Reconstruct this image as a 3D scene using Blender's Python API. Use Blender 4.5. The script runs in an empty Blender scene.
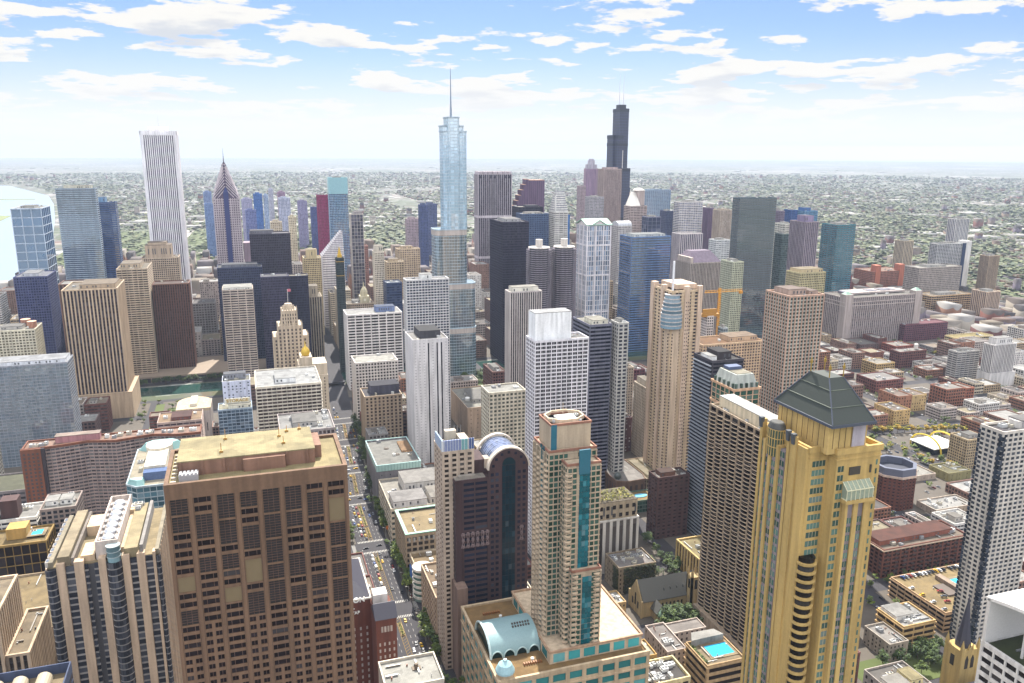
import bpy, math, random
import numpy as np
from mathutils import Vector, Matrix

R = random.Random(7)
rad = math.radians
scene = bpy.context.scene
COL = scene.collection

# ------------------------------------------------------------------ camera, sky, sun, exposure
CAM = (15.3, 14.4, 314.5)
AZ, PITCH, ROLL, FPX = rad(18.4), rad(13.3), rad(0.2515), 805.2
fw = Vector((math.sin(AZ) * math.cos(PITCH), math.cos(AZ) * math.cos(PITCH), -math.sin(PITCH)))
rt0 = Vector((math.cos(AZ), -math.sin(AZ), 0))
up0 = rt0.cross(fw)
rt = rt0 * math.cos(ROLL) + up0 * math.sin(ROLL)
up = up0 * math.cos(ROLL) - rt0 * math.sin(ROLL)
cd = bpy.data.cameras.new('camera')
cd.sensor_width = 36.0
cd.lens = FPX / 1024 * 36.0
cd.clip_start, cd.clip_end = 1.0, 120000.0
cam = bpy.data.objects.new('camera', cd)
M = Matrix((rt, up, -fw)).transposed().to_4x4()
M.translation = CAM
cam.matrix_world = M
COL.objects.link(cam)
scene.camera = cam

SUN_EL, SUN_AZ = rad(50), rad(14)          # sun stands ahead of the camera, high in the south
SUN_STRENGTH, SKY_STRENGTH, EXPOSURE = 4.0, 0.055, 1.45
CLOUD = 0.365
HAZE = 3.9e-5
sl = bpy.data.lights.new('sun', 'SUN')
sl.energy, sl.angle, sl.color = SUN_STRENGTH, rad(0.6), (1.0, 0.95, 0.86)
sun = bpy.data.objects.new('sun', sl)
sd = Vector((math.sin(SUN_AZ) * math.cos(SUN_EL), math.cos(SUN_AZ) * math.cos(SUN_EL), math.sin(SUN_EL)))
sun.rotation_euler = (-sd).to_track_quat('-Z', 'Y').to_euler()
sun.location = (0, 400, 700)
COL.objects.link(sun)

scene.render.engine = 'CYCLES'
scene.view_settings.view_transform = 'Standard'
scene.view_settings.look = 'None'
scene.view_settings.exposure = EXPOSURE
scene.view_settings.gamma = 1.0
scene.view_settings.use_curve_mapping = False
cy = scene.cycles
cy.max_bounces, cy.diffuse_bounces, cy.glossy_bounces, cy.transmission_bounces = 4, 2, 2, 2
cy.volume_bounces, cy.transparent_max_bounces = 0, 4
cy.use_denoising = True
try:
    cy.denoiser = 'OPENIMAGEDENOISE'
    cy.denoising_prefilter = 'ACCURATE'
except Exception:
    pass
cy.use_adaptive_sampling = False
cy.sample_clamp_indirect = 4.0


class NT:
    """little helper to wire shader nodes"""
    def __init__(s, tree):
        s.t = tree
        tree.nodes.clear()

    def n(s, kind, **kw):
        nd = s.t.nodes.new(kind)
        for k, v in kw.items():
            if k.startswith('i_'):
                key = k[2:]
                key = int(key) if key.isdigit() else key.replace('_', ' ')
                if isinstance(v, bpy.types.NodeSocket):
                    s.t.links.new(v, nd.inputs[key])
                else:
                    nd.inputs[key].default_value = v
            else:
                setattr(nd, k, v)
        return nd

    def m(s, op, a, b=0.0, c=0.0, clamp=False):
        nd = s.n('ShaderNodeMath', operation=op, use_clamp=clamp)
        for i, v in enumerate((a, b, c)):
            if isinstance(v, bpy.types.NodeSocket):
                s.t.links.new(v, nd.inputs[i])
            else:
                nd.inputs[i].default_value = v
        return nd.outputs[0]

    def mix(s, f, a, b, blend='MIX'):
        nd = s.n('ShaderNodeMix', data_type='RGBA', blend_type=blend)
        for i, v in ((0, f), (6, a), (7, b)):
            if isinstance(v, bpy.types.NodeSocket):
                s.t.links.new(v, nd.inputs[i])
            else:
                nd.inputs[i].default_value = v
        return nd.outputs[2]

    def link(s, a, b):
        s.t.links.new(a, b)

    def ramp(s, fac, stops, interp='LINEAR'):
        nd = s.n('ShaderNodeValToRGB')
        cr = nd.color_ramp
        cr.interpolation = interp
        while len(cr.elements) < len(stops):
            cr.elements.new(0.5)
        for e, (p, c) in zip(cr.elements, stops):
            e.position = p
            e.color = c if len(c) == 4 else (*c, 1)
        s.link(fac, nd.inputs[0])
        return nd.outputs[0]

    def smooth(s, v, a, b):
        nd = s.n('ShaderNodeMapRange', interpolation_type='SMOOTHSTEP')
        s.link(v, nd.inputs[0])
        nd.inputs[1].default_value, nd.inputs[2].default_value = a, b
        return nd.outputs[0]


def make_world():
    w = bpy.data.worlds.new('World')
    scene.world = w
    w.use_nodes = True
    k = NT(w.node_tree)
    sky = k.n('ShaderNodeTexSky', sky_type='NISHITA', sun_disc=False, sun_elevation=SUN_EL,
              sun_rotation=SUN_AZ, altitude=180, air_density=1.0, dust_density=0.3, ozone_density=2.0)
    tint = k.mix(1.0, sky.outputs[0], (0.56, 0.62, 0.82, 1), 'MULTIPLY')
    bg_sky = k.n('ShaderNodeBackground', i_Color=tint, i_Strength=SKY_STRENGTH)
    tc = k.n('ShaderNodeTexCoord')
    sp = k.n('ShaderNodeSeparateXYZ', i_0=tc.outputs['Generated'])
    z = k.m('MAXIMUM', sp.outputs[2], 0.0)

    def dens(dz):
        t = k.m('DIVIDE', 1.0, k.m('ADD', z, 0.11 + dz))
        p = k.n('ShaderNodeCombineXYZ', i_0=k.m('MULTIPLY', sp.outputs[0], t), i_1=k.m('MULTIPLY', sp.outputs[1], t), i_2=9.1)
        n1 = k.n('ShaderNodeTexNoise', i_Vector=p.outputs[0], i_Scale=2.7, i_Detail=9.0, i_Roughness=0.56, i_Distortion=0.1)
        n2 = k.n('ShaderNodeTexNoise', i_Vector=p.outputs[0], i_Scale=0.9, i_Detail=2.0, i_Roughness=0.5)
        return k.m('ADD', k.m('MULTIPLY', n1.outputs[0], 0.7), k.m('MULTIPLY', n2.outputs[0], 0.3))
    cover = k.m('MULTIPLY', k.smooth(z, 0.15, 0.02), 0.045)           # more cloud towards the horizon
    d0 = k.m('ADD', dens(0.0), cover)
    d1 = k.m('ADD', dens(0.014), cover)
    a = k.smooth(d0, 0.522, 0.556)
    base = k.m('MULTIPLY', k.smooth(d1, 0.535, 0.66), k.smooth(z, 0.015, 0.11))
    # unseen clouds overhead and opposite the sun, brightened to fill the shaded faces
    ss = k.m('ADD', k.m('MULTIPLY', sp.outputs[0], math.sin(SUN_AZ)), k.m('MULTIPLY', sp.outputs[1], math.cos(SUN_AZ)))
    front = k.m('ADD', k.m('MULTIPLY', k.smooth(ss, 0.5, -0.5), 2.2), k.m('MULTIPLY', k.smooth(z, 0.22, 0.6), 1.2))
    gain = k.m('ADD', 1.0, front)
    ccol = k.mix(base, (1.0, 0.975, 0.93, 1), (0.73, 0.76, 0.81, 1))
    bg_c = k.n('ShaderNodeBackground', i_Color=ccol, i_Strength=k.m('MULTIPLY', gain, CLOUD))
    veil = k.smooth(z, 0.15, 0.0)
    veil = k.m('MULTIPLY', k.m('POWER', veil, 1.35), 0.97)
    veil = k.m('MAXIMUM', veil, k.m('MULTIPLY', k.smooth(z, 0.2, 0.45), 0.45))   # unseen overhead veil, added to whiten the fill light
    bg_v = k.n('ShaderNodeBackground', i_Color=k.mix(k.smooth(z, 0.0, 0.1), (1.0, 0.985, 0.955, 1), (0.90, 0.93, 0.97, 1)), i_Strength=k.m('MULTIPLY', gain, CLOUD * 1.03))
    mx0 = k.n('ShaderNodeMixShader', i_0=veil, i_1=bg_sky.outputs[0], i_2=bg_v.outputs[0])
    mx = k.n('ShaderNodeMixShader', i_0=a, i_1=mx0.outputs[0], i_2=bg_c.outputs[0])
    out = k.n('ShaderNodeOutputWorld')
    k.link(mx.outputs[0], out.inputs[0])


make_world()

# ------------------------------------------------------------------ materials
MATS = {}


def lin(h, k=1.0):
    out = []
    for i in (0, 2, 4):
        c = int(h[i:i + 2], 16) / 255
        out.append(min(0.9, k * (c / 12.92 if c <= 0.04045 else ((c + 0.055) / 1.055) ** 2.4)))
    return (*out, 1.0)


def newmat(key):
    m = bpy.data.materials.new(key)
    m.use_nodes = True
    k = NT(m.node_tree)
    b = k.n('ShaderNodeBsdfPrincipled')
    o = k.n('ShaderNodeOutputMaterial')
    k.link(b.outputs[0], o.inputs[0])
    MATS[key] = m
    return m, k, b


def wall(h, k_=0.85):
    key = 'wall_' + h + ('%d' % (k_ * 100))
    if key in MATS:
        return MATS[key]
    m, k, b = newmat(key)
    tc = k.n('ShaderNodeTexCoord')
    mp = k.n('ShaderNodeMapping', i_Vector=tc.outputs['Object'], i_Scale=(0.35, 0.35, 0.03))
    n1 = k.n('ShaderNodeTexNoise', i_Vector=mp.outputs[0], i_Scale=1.0, i_Detail=4.0)
    n2 = k.n('ShaderNodeTexNoise', i_Vector=tc.outputs['Object'], i_Scale=0.9, i_Detail=5.0)
    f = k.m('ADD', k.m('MULTIPLY', k.smooth(n1.outputs[0], .28, .72), 0.4), k.m('MULTIPLY', n2.outputs[0], 0.3))
    n3 = k.n('ShaderNodeTexNoise', i_Vector=tc.outputs['Object'], i_Scale=0.045, i_Detail=3.0)
    f = k.m('ADD', k.m('ADD', f, 0.53), k.m('MULTIPLY', n3.outputs[0], 0.24))
    c = k.mix(1.0, lin(h, k_), k.n('ShaderNodeCombineColor', i_0=f, i_1=f, i_2=f).outputs[0], 'MULTIPLY')
    k.link(c, b.inputs['Base Color'])
    b.inputs['Roughness'].default_value = 0.85
    return m


def roofm(h, k_=0.42):
    k_ *= .66
    key = 'roof_%s_%d' % (h, k_ * 100)
    if key in MATS:
        return MATS[key]
    m, k, b = newmat(key)
    tc = k.n('ShaderNodeTexCoord')
    n1 = k.n('ShaderNodeTexNoise', i_Vector=tc.outputs['Object'], i_Scale=0.16, i_Detail=6.0, i_Roughness=0.65)
    n2 = k.n('ShaderNodeTexNoise', i_Vector=tc.outputs['Object'], i_Scale=2.5, i_Detail=3.0)
    f = k.m('ADD', k.m('MULTIPLY', k.smooth(n1.outputs[0], 0.3, 0.72), 0.38), k.m('MULTIPLY', n2.outputs[0], 0.2))
    vo = k.n('ShaderNodeTexVoronoi', i_Vector=tc.outputs['Object'], i_Scale=.13, distance='CHEBYCHEV')
    pc = k.n('ShaderNodeSeparateColor', i_0=vo.outputs['Color'])
    br = k.n('ShaderNodeTexBrick', i_Vector=tc.outputs['Object'], i_Scale=.3, i_Color1=(1, 1, 1, 1), i_Color2=(.93, .93, .93, 1), i_Mortar=(.7, .7, .7, 1))
    br.inputs['Mortar Size'].default_value = .012
    f = k.m('SUBTRACT', 1.2, f)
    f = k.m('MULTIPLY', f, k.m('SUBTRACT', 1.0, k.m('MULTIPLY', k.m('GREATER_THAN', pc.outputs[0], .72), .2)))
    f = k.m('MULTIPLY', f, k.n('ShaderNodeRGBToBW', i_0=br.outputs[0]).outputs[0])
    c = k.mix(1.0, lin(h, k_), k.n('ShaderNodeCombineColor', i_0=f, i_1=f, i_2=f).outputs[0], 'MULTIPLY')
    k.link(c, b.inputs['Base Color'])
    b.inputs['Roughness'].default_value = 0.92
    return m


def glass(h, k_=0.55, refl=1.5, light=0.17):
    key = 'glass_%s_%d_%d' % (h, k_ * 100, refl * 10)
    if key in MATS:
        return MATS[key]
    m, k, b = newmat(key)
    oi = k.n('ShaderNodeObjectInfo')
    ge = k.n('ShaderNodeNewGeometry')
    rnd = k.m('FRACT', k.m('ADD', oi.outputs['Random'], ge.outputs['Random Per Island']))
    rnd2 = k.m('FRACT', k.m('MULTIPLY', rnd, 17.31))
    c0 = lin(h, k_)
    dark = tuple(v * 0.55 for v in c0[:3]) + (1,)
    br = tuple(min(0.8, v * 1.5 + 0.01) for v in c0[:3]) + (1,)
    if refl >= 1.6:
        dark, br = tuple(v * .82 for v in c0[:3]) + (1,), tuple(min(.8, v * 1.12) for v in c0[:3]) + (1,)
        top = tuple(v * 1.25 for v in c0[:3])
    else:
        top = tuple(0.5 * v + 0.16 * min(1.0, 0.12 + 5 * sum(c0[:3]) / 3) for v in br[:3])
    c = k.ramp(rnd, [(0.0, dark), (1.0 - light * 2.2, c0), (1.0 - light, br), (1.0, top)])
    tc = k.n('ShaderNodeTexCoord')
    n1 = k.n('ShaderNodeTexNoise', i_Vector=tc.outputs['Object'], i_Scale=0.9, i_Detail=2.0)
    f = k.m('ADD', k.m('MULTIPLY', n1.outputs[0], 0.5), 0.75)
    c = k.mix(1.0, c, k.n('ShaderNodeCombineColor', i_0=f, i_1=f, i_2=f).outputs[0], 'MULTIPLY')
    k.link(c, b.inputs['Base Color'])
    k.link(k.m('ADD', k.m('MULTIPLY', rnd2, 0.1 if refl < 1.6 else .03), 0.05 if refl < 1.6 else .02), b.inputs['Roughness'])
    b.inputs['IOR'].default_value = refl if refl < 1.7 else 2.5
    if refl >= 1.7:
        nb = k.n('ShaderNodeTexNoise', i_Vector=tc.outputs['Object'], i_Scale=0.12, i_Detail=2.0)
        bp = k.n('ShaderNodeBump', i_Strength=.12, i_Distance=1.0, i_Height=k.m('ADD', nb.outputs[0], k.m('MULTIPLY', rnd, .05)))
        k.link(bp.outputs[0], b.inputs['Normal'])
    b.inputs['Specular IOR Level'].default_value = 0.12 if refl < 1.6 else 0.5
    return m


def plain(h, rough=0.6, metal=0.0, k_=0.85):
    key = 'plain_%s_%d_%d_%d' % (h, rough * 100, metal * 100, k_ * 100)
    if key in MATS:
        return MATS[key]
    m, k, b = newmat(key)
    tc = k.n('ShaderNodeTexCoord')
    n2 = k.n('ShaderNodeTexNoise', i_Vector=tc.outputs['Object'], i_Scale=1.3, i_Detail=4.0)
    f = k.m('ADD', k.m('MULTIPLY', n2.outputs[0], 0.3), 0.85)
    c = k.mix(1.0, lin(h, k_), k.n('ShaderNodeCombineColor', i_0=f, i_1=f, i_2=f).outputs[0], 'MULTIPLY')
    k.link(c, b.inputs['Base Color'])
    b.inputs['Roughness'].default_value = rough
    b.inputs['Metallic'].default_value = metal
    return m


def palette(key, stops, rough=0.9, from_normal=None):
    """colour by mesh island and object: one building, car or leaf clump gets one colour"""
    if key in MATS:
        return MATS[key]
    m, k, b = newmat(key)
    oi = k.n('ShaderNodeObjectInfo')
    ge = k.n('ShaderNodeNewGeometry')
    rnd = k.m('FRACT', k.m('ADD', oi.outputs['Random'], ge.outputs['Random Per Island']))
    c = k.ramp(rnd, [(i / len(stops), lin(s, kk)) for i, (s, kk) in enumerate(stops)], 'CONSTANT')
    if from_normal:
        c2 = k.ramp(k.m('FRACT', k.m('MULTIPLY', rnd, 7.77)), [(i / len(from_normal), lin(s, kk)) for i, (s, kk) in enumerate(from_normal)], 'CONSTANT')
        nz = k.n('ShaderNodeSeparateXYZ', i_0=ge.outputs['Normal'])
        c = k.mix(k.m('GREATER_THAN', nz.outputs[2], 0.5), c, c2)
    k.link(c, b.inputs['Base Color'])
    b.inputs['Roughness'].default_value = rough
    return m


# ------------------------------------------------------------------ mesh building
def proj(x, y, z):
    d = Vector((x - CAM[0], y - CAM[1], z - CAM[2]))
    w = d.dot(fw)
    if w < 1:
        return None
    return 512 + FPX * d.dot(rt) / w, 341.5 - FPX * d.dot(up) / w, w


def offset(poly, d):
    n = len(poly)
    out = []
    for i in range(n):
        p0, p1, p2 = (Vector(poly[i - 1]), Vector(poly[i]), Vector(poly[(i + 1) % n]))
        a, b = (p1 - p0).normalized(), (p2 - p1).normalized()
        na, nb = Vector((a.y, -a.x)), Vector((b.y, -b.x))
        s = 1 + na.dot(nb)
        o = (na + nb) / max(s, 0.25)
        out.append((p1.x + o.x * d, p1.y + o.y * d))
    return out


def rect(x0, x1, y0, y1):
    return [(x0, y0), (x1, y0), (x1, y1), (x0, y1)]


def ngon(cx, cy_, r, n, ph=0.0, ry=None):
    return [(cx + r * math.cos(ph + 2 * math.pi * i / n), cy_ + (ry or r) * math.sin(ph + 2 * math.pi * i / n)) for i in range(n)]


class MB:
    def __init__(s):
        s.v, s.f, s.mi = [], [], []

    def poly(s, pts, m=0):
        i = len(s.v)
        s.v.extend(tuple(p) for p in pts)
        s.f.append(tuple(range(i, i + len(pts))))
        s.mi.append(m)

    def hexa(s, p, m=0):
        i = len(s.v)
        s.v.extend(tuple(q) for q in p)
        for a in ((0, 3, 2, 1), (4, 5, 6, 7), (0, 1, 5, 4), (1, 2, 6, 5), (2, 3, 7, 6), (3, 0, 4, 7)):
            s.f.append(tuple(i + j for j in a))
            s.mi.append(m)

    def box(s, x0, x1, y0, y1, z0, z1, m=0):
        s.hexa([(x0, y0, z0), (x1, y0, z0), (x1, y1, z0), (x0, y1, z0), (x0, y0, z1), (x1, y0, z1), (x1, y1, z1), (x0, y1, z1)], m)

    def obox(s, p, u, n, a0, a1, d0, d1, z0, z1, m=0):
        """box along an edge: a along u, d along the outward normal n"""
        def q(a, d, z):
            return (p[0] + u[0] * a + n[0] * d, p[1] + u[1] * a + n[1] * d, z)
        s.hexa([q(a0, d1, z0), q(a1, d1, z0), q(a1, d0, z0), q(a0, d0, z0), q(a0, d1, z1), q(a1, d1, z1), q(a1, d0, z1), q(a0, d0, z1)], m)

    def prism(s, pl, z0, z1, m=0, top=None, bottom=False, pl1=None):
        n = len(pl)
        pl1 = pl1 or pl
        i = len(s.v)
        s.v.extend((x, y, z0) for x, y in pl)
        s.v.extend((x, y, z1) for x, y in pl1)
        for j in range(n):
            k = (j + 1) % n
            s.f.append((i + j, i + k, i + n + k, i + n + j))
            s.mi.append(m)
        s.f.append(tuple(range(i + n, i + 2 * n)))
        s.mi.append(m if top is None else top)
        if bottom:
            s.f.append(tuple(range(i + n - 1, i - 1, -1)))
            s.mi.append(m)

    def ring(s, pl, d0, d1, z0, z1, m=0):
        a, b = offset(pl, d0), offset(pl, d1)
        n = len(pl)
        for j in range(n):
            k = (j + 1) % n
            s.hexa([(*b[j], z0), (*b[k], z0), (*a[k], z0), (*a[j], z0), (*b[j], z1), (*b[k], z1), (*a[k], z1), (*a[j], z1)], m)

    def cyl(s, x, y, z0, z1, r0, r1=None, n=12, m=0):
        s.prism(ngon(x, y, r0, n), z0, z1, m, bottom=True, pl1=ngon(x, y, max(r0 if r1 is None else r1, 0.01), n))

    def rod(s, p, q, r, n=6, m=0):
        p, q = Vector(p), Vector(q)
        d = (q - p).normalized()
        a = d.orthogonal().normalized()
        b = d.cross(a)
        i = len(s.v)
        for c in (p, q):
            for j in range(n):
                t = 2 * math.pi * j / n
                s.v.append(tuple(c + a * (r * math.cos(t)) + b * (r * math.sin(t))))
        for j in range(n):
            k = (j + 1) % n
            s.f.append((i + j, i + k, i + n + k, i + n + j))
            s.mi.append(m)
        s.f.append(tuple(range(i + n - 1, i - 1, -1)))
        s.f.append(tuple(range(i + n, i + 2 * n)))
        s.mi += [m, m]

    def lathe(s, x, y, prof, n=16, m=0, sx=1.0, sy=1.0):
        """prof: list of (radius, z)"""
        i = len(s.v)
        for r, z in prof:
            for j in range(n):
                t = 2 * math.pi * j / n
                s.v.append((x + sx * r * math.cos(t), y + sy * r * math.sin(t), z))
        for a in range(len(prof) - 1):
            for j in range(n):
                k = (j + 1) % n
                s.f.append((i + a * n + j, i + a * n + k, i + (a + 1) * n + k, i + (a + 1) * n + j))
                s.mi.append(m)
        s.f.append(tuple(i + (len(prof) - 1) * n + j for j in range(n)))
        s.mi.append(m)

    def mesh(s, name, mats):
        me = bpy.data.meshes.new(name)
        me.from_pydata(s.v, [], s.f)
        for m in mats:
            me.materials.append(m)
        if len(mats) > 1:
            me.polygons.foreach_set('material_index', s.mi)
        me.update()
        return me

    def build(s, name, mats, parent=None, kind=None, loc=None, smooth=False):
        if not s.f:
            return None
        if not isinstance(mats, (list, tuple)):
            mats = [mats]
        me = s.mesh(name, mats)
        if smooth:
            me.polygons.foreach_set('use_smooth', [True] * len(me.polygons))
        o = bpy.data.objects.new(name, me)
        if parent:
            o.parent = parent
        if loc:
            o.location = loc
        if kind:
            o['kind'] = kind
        COL.objects.link(o)
        return o


def tag(o, label, cat, group=None):
    o['label'] = label
    o['category'] = cat
    if group:
        o['group'] = group
    return o


def thing(name, label, cat, loc, group=None, rz=0.0):
    o = bpy.data.objects.new(name, None)
    o.empty_display_size = 1
    o.location = loc
    o.rotation_euler = (0, 0, rz)
    COL.objects.link(o)
    return tag(o, label, cat, group)


CUBES = {}


def cube_mesh(mat):
    if mat.name not in CUBES:
        b = MB()
        b.box(-.5, .5, -.5, .5, -.5, .5)
        CUBES[mat.name] = b.mesh('pane', [mat])
    return CUBES[mat.name]


def parts_many(root, name, items, mat, cap=100):
    """items: (p, u, n, a0, a1, d0, d1, z0, z1) boxes on an edge.  The cap that show largest become parts of their own,
    the rest one part of kind stuff."""
    if not items:
        return
    lx, ly, lz = root.location
    sc = []
    for it in items:
        p, u, n, a0, a1, d0, d1, z0, z1 = it
        am, dm, zm = (a0 + a1) / 2, (d0 + d1) / 2, (z0 + z1) / 2
        c = (p[0] + u[0] * am + n[0] * dm, p[1] + u[1] * am + n[1] * dm, zm)
        w = (c[0] + lx - CAM[0], c[1] + ly - CAM[1], c[2] + lz - CAM[2])
        dist = math.sqrt(w[0] ** 2 + w[1] ** 2 + w[2] ** 2)
        f = -(w[0] * n[0] + w[1] * n[1]) / dist
        q = proj(c[0] + lx, c[1] + ly, c[2] + lz)
        inside = q is not None and -6 < q[0] < 1030 and -6 < q[1] < 690
        area = (a1 - a0) * (z1 - z0) * max(f, 0.0) / dist ** 2 * FPX ** 2
        sc.append((area * (1 if inside else 0) + c[2] * 1e-4 * (area > 0), area, it, c))
    sc.sort(key=lambda t: -t[0])
    mean = sum(t[1] for t in sc[:cap]) / max(1, min(cap, len(sc)))
    take = min(cap, len(sc)) if (mean > 2.2 or len(sc) <= 60) else 0
    me = cube_mesh(mat)
    for t in sc[:take]:
        p, u, n, a0, a1, d0, d1, z0, z1 = t[2]
        o = bpy.data.objects.new(name, me)
        o.parent = root
        o.location = t[3]
        o.rotation_euler = (0, 0, math.atan2(u[1], u[0]))
        o.scale = (a1 - a0, d1 - d0, z1 - z0)
        COL.objects.link(o)
    rest = sc[take:]
    if rest:
        b = MB()
        for t in rest:
            b.obox(*t[2])
        b.build(name, mat, root, kind='stuff')


# pier width share, spandrel share, pier depth, spandrel depth
STY = {
    'frame': (.07, .07, .5, .4), 'ribbon': (.0, .45, .2, .35), 'gridfine': (.32, .38, .3, .22), 'grid': (.3, .38, .4, .3),
    'gridwhite': (.17, .32, .45, .38), 'gridwide': (.13, .42, .7, .6), 'gridtop': (.36, .4, .5, .42), 'gridgreen': (.36, .42, .3, .25),
    'curtain': (.1, .2, .12, .16), 'strip': (.42, .22, .7, .1), 'hband': (.1, .5, .2, .35), 'slab': (.1, .34, .25, .9),
    'punch': (.6, .5, .15, .1), 'blank': (.9, .72, .2, .12), 'deco': (.5, .36, .5, .25), 'rayban': (.66, .12, .15, .06),
    'bigcols': (.26, .3, .9, .3), 'diag': (.06, .3, .15, .3), 'mart': (.4, .3, .5, .2), 'baytan': (.1, .42, .35, .75),
    'tallpink': (.34, .4, .5, .2), 'tallgrey': (.32, .36, .3, .4), 'wavybalc': (.1, .1, .2, .1), 'greenglass': (.14, .14, .4, .3),
    'brownslab': (.5, .5, .25, .2), 'baynarrow': (.46, .42, .35, .25),
}


def ducts(root, x0, x1, y0, y1, z, n, rnd):
    for i in range(n):
        b = MB()
        x, y, w = rnd.uniform(x0, x1), rnd.uniform(y0, y1), rnd.uniform(.35, .8)
        if rnd.random() < .5:
            l = rnd.uniform(.25, .6) * (x1 - x0)
            b.box(max(x0, x - l / 2), min(x1, x + l / 2), y, y + w, z + .25, z + .25 + w)
            for t in (.2, .5, .8):
                b.box(max(x0, x - l / 2) + l * t * .8, max(x0, x - l / 2) + l * t * .8 + .2, y, y + w, z, z + .25)
        else:
            l = rnd.uniform(.25, .6) * (y1 - y0)
            b.box(x, x + w, max(y0, y - l / 2), min(y1, y + l / 2), z + .25, z + .25 + w)
            for t in (.2, .5, .8):
                b.box(x, x + w, max(y0, y - l / 2) + l * t * .8, max(y0, y - l / 2) + l * t * .8 + .2, z, z + .25)
        b.build('duct', plain(rnd.choice(['b4b4b2', '8f9092', '9c948a']), .4, .3), root)
    for i in range(n * 2):
        b = MB()
        x, y = rnd.uniform(x0, x1), rnd.uniform(y0, y1)
        b.cyl(x, y, z, z + rnd.uniform(.6, 1.6), rnd.uniform(.15, .4), n=7)
        b.build('vent_pipe', plain(rnd.choice(['6a6a6c', 'b8b8b4', '8a5a44']), .5), root)


def roof_units(root, x0, x1, y0, y1, z, n, rnd, big=1.0):
    """air handlers standing on a roof: boxes with a fan ring, each a part of its own"""
    for i in range(n):
        w, d, h = rnd.uniform(1.6, 4.6) * big, rnd.uniform(1.6, 3.6) * big, rnd.uniform(1.1, 2.6) * big
        if x1 - x0 < w + 1 or y1 - y0 < d + 1:
            continue
        x, y = rnd.uniform(x0, x1 - w), rnd.uniform(y0, y1 - d)
        b = MB()
        b.box(x, x + w, y, y + d, z, z + h)
        near = root.location.y < 640
        if not near:
            b.cyl(x + w * .75, y + d * .5, z + h, z + h + .4, min(w * .2, d * .35), n=8, m=1)
        o = b.build('air_handler', [plain(rnd.choice(['c4c4c2', 'a9aaa9', 'd8d8d4', '8f9092', 'b9b2a2']), .5), plain('55565a', .5)], root)
        if near:
            for fx in (.28, .74):
                f = MB()
                f.cyl(x + w * fx, y + d * .5, z + h, z + h + .35, min(w * .19, d * .35), n=10)
                f.build('fan', plain('55565a', .5), o)


def facade(poly, z0, z1, sty, bay, fh, piers, panes, wallm=0, spm=0, skip=None, over=None, base_h=0.0, bays=None, cell=None, mull=0, fillm=None):
    """relief and panes round a polygon.  piers: MB that receives the masonry; panes: list that receives pane boxes"""
    pw, sf, dp, ds = over or STY[sty]
    zb = z0 + base_h
    nf = max(1, round((z1 - zb) / fh))
    fh = (z1 - zb) / nf
    for j in range(nf + 1):
        a = zb + j * fh
        h = fh * sf / 2
        lo, hi = (a - h if j else zb), (a + h if j < nf else z1)
        if hi - lo > 0.02 and sf > 0:
            piers.ring(poly, 0, ds, lo, hi, spm)
    n = len(poly)
    for i in range(n):
        p, q = poly[i], poly[(i + 1) % n]
        L = math.hypot(q[0] - p[0], q[1] - p[1])
        if L < 0.3:
            continue
        u = ((q[0] - p[0]) / L, (q[1] - p[1]) / L)
        nn = (u[1], -u[0])
        nb = bays[i] if bays else max(1, round(L / bay))
        bw = L / nb
        hw = max(bw * pw / 2, 0.12 if pw == 0 else 0.0)
        if pw > 0:
            for k in range(nb + 1):
                a0, a1 = k * bw - hw, k * bw + hw
                if k == 0:
                    a0 = 0.0
                if k == nb:
                    a1 = L + (dp if n <= 8 else 0)
                piers.obox(p, u, nn, a0, a1, 0, dp, zb, z1, wallm)
        else:
            piers.obox(p, u, nn, 0, .5, 0, dp, zb, z1, wallm)
            piers.obox(p, u, nn, L - .5, L, 0, dp, zb, z1, wallm)
        if skip and i in skip:
            continue
        for k in range(nb):
            for j in range(nf):
                if cell and not cell(i, k, j, nb, nf):
                    piers.obox(p, u, nn, k * bw + hw, (k + 1) * bw - hw, 0, dp * .8, zb + j * fh + fh * sf / 2, zb + (j + 1) * fh - fh * sf / 2, wallm if fillm is None else fillm)
                    continue
                for q in range(1, mull):
                    a = k * bw + hw + (bw - 2 * hw) * q / mull
                    piers.obox(p, u, nn, a - .07, a + .07, 0, .1, zb + j * fh + fh * sf / 2, zb + (j + 1) * fh - fh * sf / 2, wallm)
                panes.append((p, u, nn, k * bw + hw + .02, (k + 1) * bw - hw - .02, -.02, .05, zb + j * fh + fh * sf / 2 + .01, zb + (j + 1) * fh - fh * sf / 2 - .01))
    return fh


FOOT = []


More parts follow.
